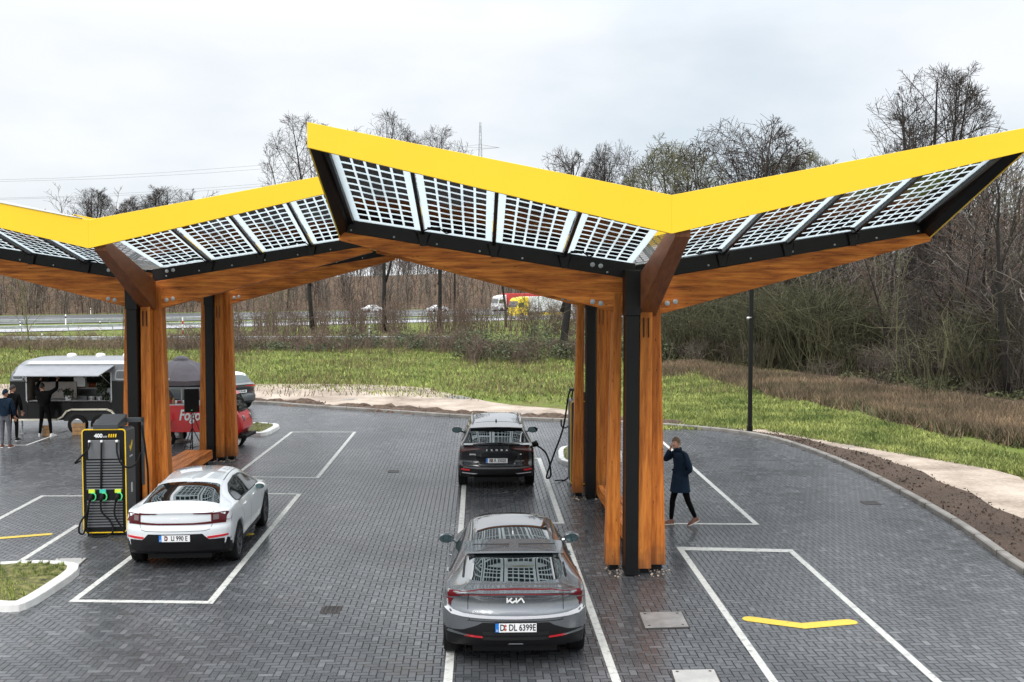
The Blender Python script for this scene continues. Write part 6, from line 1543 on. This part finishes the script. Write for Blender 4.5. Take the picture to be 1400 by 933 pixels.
# far trees on the bank left: one can tell the crowns apart
for i, (px, top) in enumerate(((100, 264), (130, 260), (168, 272), (205, 266), (240, 258), (275, 263))):
    X = (px-655)*235/F; zg = hz(X, 235); H = HC+(395-top)*235/F-zg
    tree(('wood2', 'oak', 'wood2', 'ash', 'oak', 'wood3')[i], X, 235, H, i*1.3, ['leftmost distant bare crown above the left canopy', 'second distant bare crown from the left above the left canopy', 'third distant bare crown from the left, lower than its neighbours', 'fourth distant bare crown from the left above the left canopy', 'dense rounded distant crown, fifth from the left', 'sixth distant crown at the right end of the left group'][i], 'distant trees above the left canopy', z=zg, wide=1.25)
# wood on the right: individual trees
for i, (px, pb, tp, ky) in enumerate(((1180, 500, 330, 'wood1'), (1205, 505, 250, 'thin'), (1300, 520, 230, 'wood3'), (1335, 535, 215, 'wood1'), (1352, 528, 240, 'thin'), (1378, 545, 200, 'wood3'), (1394, 540, 230, 'wood2'), (1150, 488, 300, 'thin'), (995, 484, 250, 'wood1'))):
    g = G(px, pb); H = HC+(395-tp)*g.y/F; tree(ky, g.x, g.y, H, i*1.7, 'bare tree in the dense wood on the right', 'bare trees of the wood on the right', wide=1.7)
k = 0
wd = ['bare tree in the dense wood on the right']
spots = []
for _ in range(4000):
    if len(spots) >= 150: break
    px = rng.uniform(905, 1480); pb = 446+(rng.random()**1.2)*90
    lim = 478 if px < 1050 else 478+(px-1050)*.19
    if px < 1180 and pb > lim: continue
    if pb > lim+4: continue
    g = G(px, pb)
    if any((g.x-a)**2+(g.y-b)**2 < 6 for a, b in spots): continue
    spots.append((g.x, g.y))
    key = rng.choice(('thin', 'thin2', 'wood1', 'wood2', 'wood3', 'thin'))
    top = rng.uniform(290, 352) if px < 1290 else rng.uniform(200, 300)
    if px < 1180: top = rng.uniform(325, 365)
    H = HC+(395-top)*g.y/F; H = max(H, 4.5)
    tree(key, g.x, g.y, H, rng.uniform(0, 6.28), wd[0], 'bare trees of the wood on the right', wide=rng.uniform(.9, 1.4))
# wood beyond the road: a mass nobody could count
def mass(name, items, label, cat):
    """joins many simple trees into one far-off mass"""
    out = {}
    for key, x, y, z, H, rz, wide in items:
        tr, cr, H0 = PROTO[key]; s = H/H0; M = Matrix.Translation((x, y, z)) @ Matrix.Rotation(rz, 4, 'Z') @ Matrix.Diagonal((s*wide, s*wide, s, 1))
        for me in (tr, cr):
            m = me.materials[0]; out.setdefault(m.name, (m, []))[1].append((me, M))
    vs_n = 0; bm_me = bpy.data.meshes.new(name); import numpy as np
    VV = []; LI = []; LT = []; MI = []; base = 0; mats = []
    for mi, (m, lst) in enumerate(out.values()):
        mats.append(m)
        for me, M in lst:
            n = len(me.vertices); co = np.empty(n*3); me.vertices.foreach_get('co', co); co = co.reshape(-1, 3); A = np.array(M); co = co @ A[:3, :3].T+A[:3, 3]
            VV.append(co); li = np.empty(len(me.loops), dtype=np.int32); me.loops.foreach_get('vertex_index', li); LI.append(li+base); lt = np.empty(len(me.polygons), dtype=np.int32); me.polygons.foreach_get('loop_total', lt); LT.append(lt); MI.append(np.full(len(lt), mi, dtype=np.int32)); base += n
    VV = np.concatenate(VV); LI = np.concatenate(LI); LT = np.concatenate(LT); MI = np.concatenate(MI)
    bm_me.vertices.add(len(VV)); bm_me.vertices.foreach_set('co', VV.ravel()); bm_me.loops.add(len(LI)); bm_me.loops.foreach_set('vertex_index', LI)
    bm_me.polygons.add(len(LT)); st = np.concatenate(([0], np.cumsum(LT)[:-1])).astype(np.int32); bm_me.polygons.foreach_set('loop_start', st); bm_me.polygons.foreach_set('material_index', MI)
    for m in mats: bm_me.materials.append(m)
    bm_me.update(calc_edges=True)
    o = link(name, bm_me); return tag(o, label, cat, kind='stuff')
proto('far1', 14, .09, 83, M_barkd, M_twigr, kids=[12, 5], start=[.1, .2], ang=[(20, 50), (30, 60)], len=[.32, .5], seg=[4, 3, 2], sides=[4, 3, 3], rmin=.06)
proto('far2', 12, .08, 89, M_bark, M_twiggrey, kids=[13, 5], start=[.05, .2], ang=[(20, 60), (30, 60)], len=[.36, .5], seg=[4, 3, 2], sides=[4, 3, 3], rmin=.06)
items = []
for i in range(1700):
    px = rng.uniform(-80, 1000); kk = (px-655)/F; cc = 262+(rng.random()**1.5)*120; y = cc/(1-.75*kk); x = kk*y
    H = rng.uniform(4, 9) if cc < 300 else rng.uniform(8, 14)
    items.append((rng.choice(('far1', 'far2')), x, y, hz(x, y)-.3, H, rng.uniform(0, 6), rng.uniform(1, 1.6)))
mass('far_woodland', items, 'brown winter woodland on the bank beyond the road', 'woodland')
proto('far3', 14, .12, 84, M_barkd, M_twig, kids=[13, 6], start=[.15, .2], ang=[(20, 50), (30, 60)], len=[.32, .5], seg=[4, 3, 2], sides=[4, 3, 3], rmin=.035)
items = []
for i in range(480):      # behind the right-hand wood
    y = rng.uniform(85, 150); x = y*rng.uniform(.21, .62)
    items.append((rng.choice(('far3', 'far3', 'far2')), x, y, 0, rng.uniform(8, 15), rng.uniform(0, 6), rng.uniform(.9, 1.3)))
mass('wood_backdrop', items, 'depth of the bare wood on the right behind its first trees', 'woodland')
# undergrowth: arching twigs
def twigmass(name, spots, m, label, cat, hgt, n, r=.012, arch=.5, seed=1):
    rng = random.Random(seed); mb = MB()
    for (x, y) in spots:
        h0 = rng.uniform(*hgt)
        for i in range(n):
            a = rng.uniform(0, 6.28); L = h0*rng.uniform(.6, 1.1); out = rng.uniform(.1, arch)*L; p = V((x+rng.gauss(0, .35), y+rng.gauss(0, .35), -.1))
            q = p+V((math.cos(a)*out*.35, math.sin(a)*out*.35, L*.65)); e = p+V((math.cos(a)*out*1.1, math.sin(a)*out*1.1, L*rng.uniform(.7, 1.05)))
            q += V((rng.gauss(0, .10), rng.gauss(0, .10), rng.gauss(0, .05)))*L; e += V((rng.gauss(0, .16), rng.gauss(0, .16), rng.gauss(0, .10)))*L; m_ = q.lerp(e, .5)+V((rng.gauss(0, .06), rng.gauss(0, .06), rng.gauss(.03, .05)))*L
            mb.tube([p, p.lerp(q, .5)+V((rng.gauss(0, .05), rng.gauss(0, .05), 0))*L, q, m_, e], [r*1.6, r*1.3, r, r*.8, r*.5], 3)
            for s in range(4):
                b = q.lerp(m_, rng.random()) if s else q; d = V((rng.gauss(0, 1), rng.gauss(0, 1), rng.gauss(.1, .9))).normalized()*L*rng.uniform(.15, .35)
                mb.tube([b, b+d], [r*.7, r*.5], 3)
    return tag(mb.build(name, m, rec=False), label, cat, kind='stuff')
def leafmass(name, blobs, m, label, cat, n, size, seed=2):
    rng = random.Random(seed); mb = MB()
    for (x, y, rx, ry, h) in blobs:
        bumps = [(rng.uniform(0, 6.28), rng.uniform(.7, 1.15)) for _ in range(5)]
        for i in range(n):
            a = rng.uniform(0, 6.28); f = math.sqrt(rng.random()); z = h*math.sqrt(max(0, 1-f*f))*rng.uniform(.25, 1.08)*bumps[int(a/6.283*5) % 5][1]
            c = V((x+math.cos(a)*f*rx, y+math.sin(a)*f*ry, z)); s = size*rng.uniform(.6, 1.4)
            u = V((rng.gauss(0, 1), rng.gauss(0, 1), rng.gauss(0, .6))).normalized()*s; w = V((rng.gauss(0, 1), rng.gauss(0, 1), rng.gauss(0, 1))).normalized()*s*.6
            mb.add([c-u, c+w, c+u, c-w], [(0, 1, 2, 3)])
    return tag(mb.build(name, m, rec=False), label, cat, kind='stuff')
rng = random.Random(31)
def band_spots(n, x0, x1, yb, w):     # scatter along pixel x range, base y function
    o = []
    for _ in range(n):
        px = rng.uniform(x0, x1); g = G(px, yb(px)+rng.uniform(-w, w)); o.append((g.x, g.y))
    return o
# brambles middle
bl = []
for px in range(225, 660, 11): g = G(px+rng.uniform(-6, 6), 476+rng.uniform(-5, 3)); bl.append((g.x, g.y, rng.uniform(.9, 1.7), 1.6, rng.uniform(.5, 1.3)*(1.3 if px > 450 else .6)))
for px in range(640, 930, 9): g = G(px+rng.uniform(-6, 6), 490+rng.uniform(-14, 7)); bl.append((g.x, g.y, rng.uniform(1.1, 2.0), 1.8, rng.uniform(1.2, 2.6)))
leafmass('bramble_thicket', bl, M_leafg, 'evergreen bramble thicket between the meadow and the road', 'brambles', 520, .085)
twigmass('bramble_stems', band_spots(130, 230, 930, lambda x: 478 if x < 640 else 492, 6), M_twigr, 'bare arching stems among the brambles', 'brambles', (1.0, 2.6), 14, .012, .7, 3)
# dry herbs left in front of the near rail
twigmass('roadside_herbs', band_spots(330, -60, 650, lambda x: 474-x*.004, 6), mat('dry_herbs', (.17, .125, .085), .95, var=.4, island=.5), 'pale brown dry herbs along the near crash barrier', 'dry herbs', (.5, 1.5), 16, .013, .6, 4)
twigmass('roadside_saplings', band_spots(210, 300, 860, lambda x: 455, 5), M_twigr, 'reddish upright saplings along the road verge', 'saplings', (2.2, 4.8), 9, .017, .22, 5)
# thicket right
def ylim(px): return 500 if px < 1000 else 500+(px-1000)*.115
def clumps(lst, seed):
    r = random.Random(seed); o = []
    for (px, py, n, sx, sy) in lst:
        for _ in range(n): g = G(px+r.gauss(0, sx), min(py+r.gauss(0, sy), ylim(px)+6)); o.append((g.x, g.y))
    return o
twigmass('wood_undergrowth', clumps([(935, 486, 26, 14, 5), (985, 488, 14, 10, 4), (1075, 497, 30, 20, 5), (1120, 503, 34, 20, 6), (1160, 500, 12, 14, 5), (1330, 530, 10, 20, 8)], 6), mat('dark_olive_twigs', (.062, .060, .030), .95, var=.35, vs=.5, island=.6), 'olive tangled bushes at the edge of the right wood', 'undergrowth', (3.0, 6.2), 34, .014, .85, 6)
twigmass('wood_undergrowth_low', clumps([(950, 492, 20, 25, 3), (1060, 500, 24, 30, 4), (1200, 512, 18, 40, 7), (1370, 532, 26, 40, 8)], 16), mat('mid_grey_twigs', (.085, .07, .052), .95, var=.35, vs=.5, island=.6), 'low pale tangle of twigs along the wood edge', 'undergrowth', (.8, 2.2), 24, .012, .9, 17)
twigmass('wood_undergrowth_grey', clumps([(1010, 470, 14, 40, 6), (1210, 480, 24, 50, 12), (1310, 500, 34, 40, 16), (1400, 520, 34, 30, 16)], 7), mat('dark_grey_twigs', (.050, .042, .034), .95, var=.35, vs=.5, island=.6), 'grey tangle of thin branches deeper in the right wood', 'undergrowth', (3.0, 8.0), 16, .013, .35, 7)
bl = []
for i in range(90):
    px = rng.uniform(905, 1440); g = G(px, ylim(px)-rng.uniform(-2, 26)); bl.append((g.x, g.y, rng.uniform(.8, 1.8), 1.5, rng.uniform(.15, .9)))
leafmass('wood_ivy_cover', bl, M_leafm, 'low leafy cover on the floor of the right wood', 'ground cover', 260, .08, 8)
# forest floor
sheet_pts = [G(905, 500), G(1000, 503), G(1100, 516), G(1200, 530), G(1300, 545), G(1480, 570), V((60, 60, 0)), V((130, 150, 0)), V((30, 150, 0)), G(905, 452)]
tag(sheet('forest_floor', sheet_pts, M_litter, .03), kind='structure')
# dry grass band and green grass blades
def blades(name, n, sampler, m, label, h, w, seed, lean=.35):
    rng = random.Random(seed); mb = MB(); vs = []; fs = []
    for i in range(n):
        x, y = sampler(rng); a = rng.uniform(0, 6.28); hh = rng.uniform(*h); ww = w*rng.uniform(.7, 1.4); dx, dy = math.cos(a)*ww, math.sin(a)*ww; lx, ly = rng.gauss(0, lean)*hh, rng.gauss(0, lean)*hh
        k = len(vs); vs += [(x-dx, y-dy, -.05), (x+dx, y+dy, -.05), (x+lx, y+ly, hh)]; fs.append((k, k+1, k+2))
    mb.add(vs, fs); return tag(mb.build(name, m, rec=False), label, 'grass', kind='stuff')
def s_dry(r):
    px = r.uniform(905, 1460); f = r.random()
    lo = 500 if px < 960 else 500+(px-960)*.135; hi = 516 if px < 960 else 516+(px-960)*.215
    if px < 960: hi = 510
    k = math.sin(px*.031)*3+math.sin(px*.083+1)*2.5; g = G(px, lo+(hi+k+r.gauss(0, 3)-lo)*f**.9); return g.x, g.y
blades('dry_grass', 60000, s_dry, M_straw, 'tall brown dry grass between the meadow and the right wood', (.10, .5), .02, 9, .42)
def s_green(r):
    while True:
        y = 39+r.random()**.85*56; x = r.uniform(-.52, .30)*y; px = 655+F*x/y; py = 395+F*HC/y
        sb = 522+max(0, px)*.017 if px < 350 else (528+(px-350)*.073 if px < 528 else (541+(px-528)*.042 if px < 780 else 552+(px-780)*.13))
        if py < sb+r.gauss(0, 1.5): return x, y
def s_green_r(r):
    while True:
        px = r.uniform(905, 1450); py = r.uniform(515, 655); top = 515 if px < 960 else 515+(px-960)*.25; bot = 588 if px < 1050 else 590+(px-1050)*.17
        if top < py < bot: g = G(px, py); return g.x, g.y
blades('meadow_grass', 70000, s_green, M_blade, 'green meadow grass beyond the sandy track', (.04, .15), .035, 10, .6)
def s_mix(r):
    while True:
        p = s_dry(r); k = math.sin(p[0]*.9)+math.sin(p[1]*.8+p[0]*.4)
        if k > .2 or r.random() < .2: return p
blades('green_in_dry_grass', 22000, s_mix, M_leafm, 'green weeds mixed into the dry grass band', (.08, .4), .03, 19, .5)
blades('verge_grass', 45000, s_green_r, M_blade, 'green grass on the bank right of the lamp post', (.04, .14), .026, 11, .6)
def s_tuft(r):
    y = 48+r.random()*45; x = r.uniform(-.52, .28)*y; k = math.sin(x*.6)+math.sin(y*.5+x*.2)
    return (x+r.gauss(0, .3), y) if k > .3 else (x, y) if r.random() < .3 else (x, 90+r.random()*8)
blades('weed_tufts', 30000, s_tuft, mat('weeds', (.16, .13, .06), .95, var=.4, island=.5), 'brown weeds scattered through the meadow', (.15, .45), .02, 12, .4)
# soil clods and mounds along the kerb
def mounds():
    rng = random.Random(8); mb = MB()
    for i, p in enumerate(KS):
        if not (30 < p.y < 60 and -14 < p.x < 7): continue
        for k in range(2):
            c = V((p.x+rng.uniform(-.8, .8), p.y+rng.uniform(.5, .95), 0)); rx = rng.uniform(.35, .8); h = rng.uniform(.06, .22); N = 10; K = 3
            vs = [(c.x, c.y, h)]; fs = []
            for q in range(1, K+1):
                for j in range(N):
                    a = 2*math.pi*j/N; f = q/K; zz = h*(1-f*f)*rng.uniform(.75, 1.2)
                    vs.append((c.x+math.cos(a)*rx*f, c.y+math.sin(a)*rx*.45*f, zz if q < K else -.02))
            fs += [(0, 1+j, 1+(j+1) % N) for j in range(N)]
            for q in range(K-1):
                for j in range(N): a = 1+q*N; fs.append((a+j, a+N+j, a+N+(j+1) % N, a+(j+1) % N))
            mb.add(vs, fs)
    tag(mb.build('soil_mounds', M_soil, smooth=True, rec=False), 'small heaps of dark soil along the far kerb', 'soil', kind='stuff')
    mb = MB()
    for _ in range(5200):
        i = rng.randrange(len(KS)-2); f = rng.random(); a, b = o1[i], o2[i]; a2, b2 = o1[i+1], o2[i+1]; g = rng.random()
        if KS[i].y < 9: continue
        p = (a.lerp(a2, f)).lerp(b.lerp(b2, f), g*1.05); s = rng.uniform(.015, .05)
        v = [V((rng.gauss(0, 1), rng.gauss(0, 1), rng.gauss(0, 1))).normalized()*s for _ in range(4)]
        c = V((p.x, p.y, .025+s*.3)); mb.add([c+q for q in v], [(0, 1, 2), (0, 2, 3), (0, 3, 1), (1, 3, 2)])
    tag(mb.build('soil_clods', mat('clod', (.07, .047, .033), .95, var=.4, island=.5), rec=False), 'loose clods on the mulch border', 'soil', kind='stuff')
mounds()

# ================================================================== ROADS, RAILS, TRAFFIC
SK = .75   # the roads run off to the right at an angle
def road(name, c0, c1, m, z):
    tag(sheet(name, [(-140, c0-140*SK), (420, c0+420*SK), (420, c1+420*SK), (-140, c1-140*SK)], m, z), kind='structure')
road('slip_road', 160, 184, M_road, .03); road('motorway', 196, 256, M_asph, .03)
def lines(y, w, dash=None):
    mb = MB()
    if dash:
        x = -130
        while x < 250: mb.add([(x, y+x*SK, .036), (x+5, y+(x+5)*SK, .036), (x+5, y+w+(x+5)*SK, .036), (x, y+w+x*SK, .036)], [(0, 1, 2, 3)]); x += 14
    else: mb.add([(-140, y-140*SK, .036), (300, y+300*SK, .036), (300, y+w+300*SK, .036), (-140, y+w-140*SK, .036)], [(0, 1, 2, 3)])
    tag(mb.build('road_marking', M_line, rec=False), kind='structure')
lines(162, .4); lines(199, .5); lines(215, .4, 1); lines(234, .4, 1); lines(253, .5)
def barrier(y, x0, x1, label, h=.75, SK=SK):
    xm = (x0+x1)/2; t = empty('crash_barrier', (xm, y+xm*SK, 0), 0, label, 'crash barrier')
    prof = [(0, -.16), (-.05, -.12), (-.05, -.05), (0, 0), (-.05, .05), (-.05, .12), (0, .16)]
    vs = []
    for x in (x0, x1):
        for dy, dz in prof: vs.append((x-xm, dy+(x-xm)*SK, h-.16+dz))
    n = len(prof); mb = MB(); mb.add(vs, [(i, i+1, n+i+1, n+i) for i in range(n-1)]); mb.build('rail', M_galv, t, rec=False)
    x = x0; posts = []
    while x < x1: posts.append(x-xm); x += 4
    for x in posts[:100]:
        mb = MB(); mb.box(x-.05, x+.05, .02+x*SK, .12+x*SK, 0, h); mb.build('post', M_galv, t, rec=False)
barrier(92.5, -60, -1, 'near crash barrier at the edge of the meadow', SK=0.0); barrier(158, -75, 60, 'second crash barrier along the slip road painted with a pale wet sheen'); barrier(190, -80, 60, 'far crash barrier between slip road and motorway')
def marker(px, pb, h, label, red=False):
    g = G(px, pb); t = empty('marker_post', g, 0, label, 'marker post', 'roadside marker posts')
    mb = MB(); mb.box(-.07, .07, -.05, .05, 0, h); mb.build('post', M_whitep, t, bevel=.02)
    mb = MB(); mb.box(-.074, .074, -.054, .054, h*.68, h*.84) ; mb.build('band', M_redb if red else M_ink, t)
    if red: mb = MB(); mb.box(-.074, .074, -.054, .054, h*.15, h*.35); mb.build('band', M_redb, t)
for a in ((28, 452, 1.1, 'leftmost white marker post beside the slip road'), (137, 452, 1.1, 'white marker post beside the slip road right of the young tree'), (58, 472, 1.0, 'low white marker post below the near barrier'), (505, 462, 1.2, 'white marker post by the near barrier below the dark trunk'), (90, 447, 1.6, 'pale marker post between the two at the left'), (124, 430, 1.2, 'far white marker post across the motorway')): marker(*a)
marker(250, 462, 2.0, 'red and white banded marker post between the left columns', True)
def vehicle_car(px, pb, label, m, rz=126.9):
    g = G(px, pb); t = empty('passing_car', g, R(rz), label, 'car')
    prof = [(-2.2, .3), (-2.25, .7), (-2.1, .95), (-1.3, 1.05), (-.6, 1.45), (.6, 1.48), (1.4, 1.0), (2.1, .85), (2.25, .6), (2.2, .3)]
    mb = MB(); vs = []
    for x, k in ((-.88, .93), (-.75, 1), (.75, 1), (.88, .93)):
        for y, z in prof: vs.append((x*(1 if z < 1.1 else .8), y, .3+(z-.3)*k))
    n = len(prof); mb.add(vs, [(i*n+j, i*n+(j+1) % n, (i+1)*n+(j+1) % n, (i+1)*n+j) for i in range(3) for j in range(n)]+[tuple(range(n)), tuple(range(3*n, 4*n))[::-1]]); mb.build('body', m, t, smooth=True, auto=30)
    for s in (-1, 1):
        mb = MB(); q = [(-1.1, 1.0), (-.55, 1.36), (.55, 1.38), (1.2, 1.0)]; mb.prism([V((s*.80, y, z)) for y, z in q], [V((s*.74, y, z)) for y, z in q]); mb.build('window', M_glass, t)
        for y in (-1.35, 1.35): mb = MB(); mb.lathe([(.33, -.1), (.33, .1)], 16, Matrix.Translation((s*.80, y, .33)) @ Matrix.Rotation(R(90), 4, 'Y')); mb.build('wheel', M_blkm, t)
vehicle_car(509, 427, 'white car passing on the motorway left of the dark trunk', M_whitep); vehicle_car(598, 427, 'grey car passing on the motorway behind the straight tree', M_trim)
def truck(px, pb, label, cabm, boxm, L=9, flip=False, h=3.9, under=None):
    g = G(px, pb); t = empty('lorry', g, R(126.9), label, 'lorry')
    # faces +y local
    prof = [(0, .5), (2.3, .5), (2.4, 1.2), (2.25, 1.9), (1.95, 3.0), (1.6, 3.35), (0, 3.6)]
    mb = MB(); mb.prism([V((-1.2, y, z)) for y, z in prof], [V((1.2, y, z)) for y, z in prof]); mb.build('cab', cabm, t, bevel=.08)
    mb = MB(); mb.add([V((-1.05, 2.27, 1.9)), V((1.05, 2.27, 1.9)), V((1.05, 2.0, 2.85)), V((-1.05, 2.0, 2.85))], [(0, 1, 2, 3)]); mb.v = [(x, y+.05, z) for x, y, z in mb.v]; mb.build('windscreen', M_glass, t)
    for s in (-1, 1): mb = MB(); q = [(.9, 1.9), (2.1, 1.9), (1.9, 2.6), (.9, 2.7)]; mb.prism([V((s*1.215, y, z)) for y, z in q], [V((s*1.18, y, z)) for y, z in q]); mb.build('side_window', M_glass, t)
    mb = MB(); mb.box(-1.27, 1.27, -L-.5, -.5, 1.2, h); mb.build('cargo_box', boxm, t, bevel=.04)
    mb = MB(); mb.box(-.5, .5, -L-.3, 2.0, .6, 1.0); mb.build('chassis', M_blk, t)
    if under is not None: mb = MB(); mb.box(-1.25, 1.25, -L+2, -3, .5, 1.0); mb.build('side_guard', under, t)
    for s in (-1, 1):
        for y in (1.3, -.9, -L+1, -L+2.2): mb = MB(); mb.lathe([(.2, .16), (.45, .16), (.5, .1), (.5, -.12)], 18, Matrix.Translation((s*1.08, y, .5)) @ Matrix.Rotation(R(90)*s, 4, 'Y')); mb.build('wheel', M_blkm, t)
M_tred = mat('red_tarpaulin', (.62, .05, .05), .5); M_tyel = mat('yellow_cab_paint', (.85, .62, .02), .35); M_twh = mat('white_tarpaulin', (.7, .72, .72), .5)
truck(688, 427, 'white lorry with a red cargo box on the far carriageway', M_whitep, M_tred, 10, h=3.9)
truck(716, 436, 'yellow cabbed lorry with a white box on the slip road', M_tyel, M_twh, 9, h=3.6, under=M_tyel)
# pylon and cables
def pylon():
    x = (657-655)*330/F; y = 330; t = empty('pylon', (x, y, 0), R(8), 'distant lattice pylon above the left wing of the near canopy', 'pylon'); H = 56
    mb = MB()
    def w(z): return 1.5*(1-z/H)+.2
    zs = [0, 8, 15, 21, 27, 32, 37, 41, 45, 48.5, 52, 56]
    for a, b in zip(zs[:-1], zs[1:]):
        ca = [V((sx*w(a), sy*w(a), a)) for sx, sy in ((-1, -1), (1, -1), (1, 1), (-1, 1))]; cb = [V((sx*w(b), sy*w(b), b)) for sx, sy in ((-1, -1), (1, -1), (1, 1), (-1, 1))]
        for i in range(4): mb.tube([ca[i], cb[i]], .07, 4); mb.tube([ca[i], cb[(i+1) % 4]], .05, 3); mb.tube([cb[i], cb[(i+1) % 4]], .05, 3)
    mb.build('mast', M_galv, t)
    for z, L in ((48.5, 6.0), (43, 4.2)):
        mb = MB()
        for s in (-1, 1): mb.tube([(0, 0, z+.8), (s*L, 0, z)], .07, 3); mb.tube([(0, 0, z-.3), (s*L, 0, z)], .07, 3)
        mb.build('cross_arm', M_galv, t)
    mb = MB()
    for z, L in ((48.5, 6.0), (43, 4.2)):
        for s in (-1, 1):
            pts = [V((s*L, 0, z))+V((-420*q/14, 60*q/14, 20*q/14-20*math.sin(math.pi*q/14))) for q in range(15)]; mb.tube(pts, .035, 3)
    mb.build('power_line', M_mgrey, t)
pylon()
# ================================================================== LIGHT
w = bpy.data.worlds.new('World'); scene.world = w; w.use_nodes = True; nt = w.node_tree; nt.nodes.clear()
N = nt.nodes.new; Lk = nt.links.new
SUN_EL, SUN_AZ = R(48), R(205)     # azimuth clockwise from +Y: behind the camera, a little left
sky = N('ShaderNodeTexSky'); sky.sky_type = 'NISHITA'; sky.sun_disc = False; sky.sun_elevation = SUN_EL; sky.sun_rotation = SUN_AZ; sky.air_density = 1.0; sky.dust_density = 2.0
tc = N('ShaderNodeTexCoord'); sp = N('ShaderNodeSeparateXYZ'); Lk(tc.outputs['Generated'], sp.inputs[0])
mp = N('ShaderNodeMapping'); mp.inputs['Scale'].default_value = (1.6, 1.6, 4.0); mp.inputs['Location'].default_value = (.7, .2, .3); Lk(tc.outputs['Generated'], mp.inputs[0])
nz = N('ShaderNodeTexNoise'); nz.inputs['Scale'].default_value = 1.3; nz.inputs['Detail'].default_value = 7; nz.inputs['Roughness'].default_value = .52; Lk(mp.outputs[0], nz.inputs['Vector'])
cr = N('ShaderNodeValToRGB'); Lk(nz.outputs[0], cr.inputs[0]); cr.color_ramp.elements[0].position = .34; cr.color_ramp.elements[0].color = (5.9, 6.5, 7.05, 1); cr.color_ramp.elements[1].position = .56; cr.color_ramp.elements[1].color = (8.0, 8.15, 8.35, 1)
# overcast luminance rises towards the zenith
el = N('ShaderNodeMapRange'); Lk(sp.outputs[2], el.inputs[0]); el.inputs[1].default_value = .22; el.inputs[2].default_value = .95; el.inputs[3].default_value = 1.0; el.inputs[4].default_value = 3.0
mul = N('ShaderNodeVectorMath'); mul.operation = 'SCALE'; Lk(cr.outputs[0], mul.inputs[0]); Lk(el.outputs[0], mul.inputs['Scale'])
mx = N('ShaderNodeMix'); mx.data_type = 'RGBA'; mx.inputs[0].default_value = .88; Lk(sky.outputs[0], mx.inputs[6]); Lk(mul.outputs[0], mx.inputs[7])
bg = N('ShaderNodeBackground'); bg.inputs[1].default_value = .10; Lk(mx.outputs[2], bg.inputs[0]); wo = N('ShaderNodeOutputWorld'); Lk(bg.outputs[0], wo.inputs[0])
sl = bpy.data.lights.new('sun', 'SUN'); sl.energy = 1.3; sl.angle = R(25); sl.color = (1.0, .965, .92)
so = bpy.data.objects.new('sun', sl); col.objects.link(so)
sd = V((math.sin(SUN_AZ)*math.cos(SUN_EL), math.cos(SUN_AZ)*math.cos(SUN_EL), math.sin(SUN_EL)))
so.rotation_euler = (-sd).to_track_quat('-Z', 'Y').to_euler()
so.location = (0, -20, 40)
scene.view_settings.view_transform = 'Standard'; scene.view_settings.look = 'None'; scene.view_settings.exposure = 0.38; scene.view_settings.gamma = 1
scene.render.engine = 'CYCLES'
scene.cycles.max_bounces = 6; scene.cycles.transparent_max_bounces = 12
scene.render.resolution_x = 1024; scene.render.resolution_y = 682
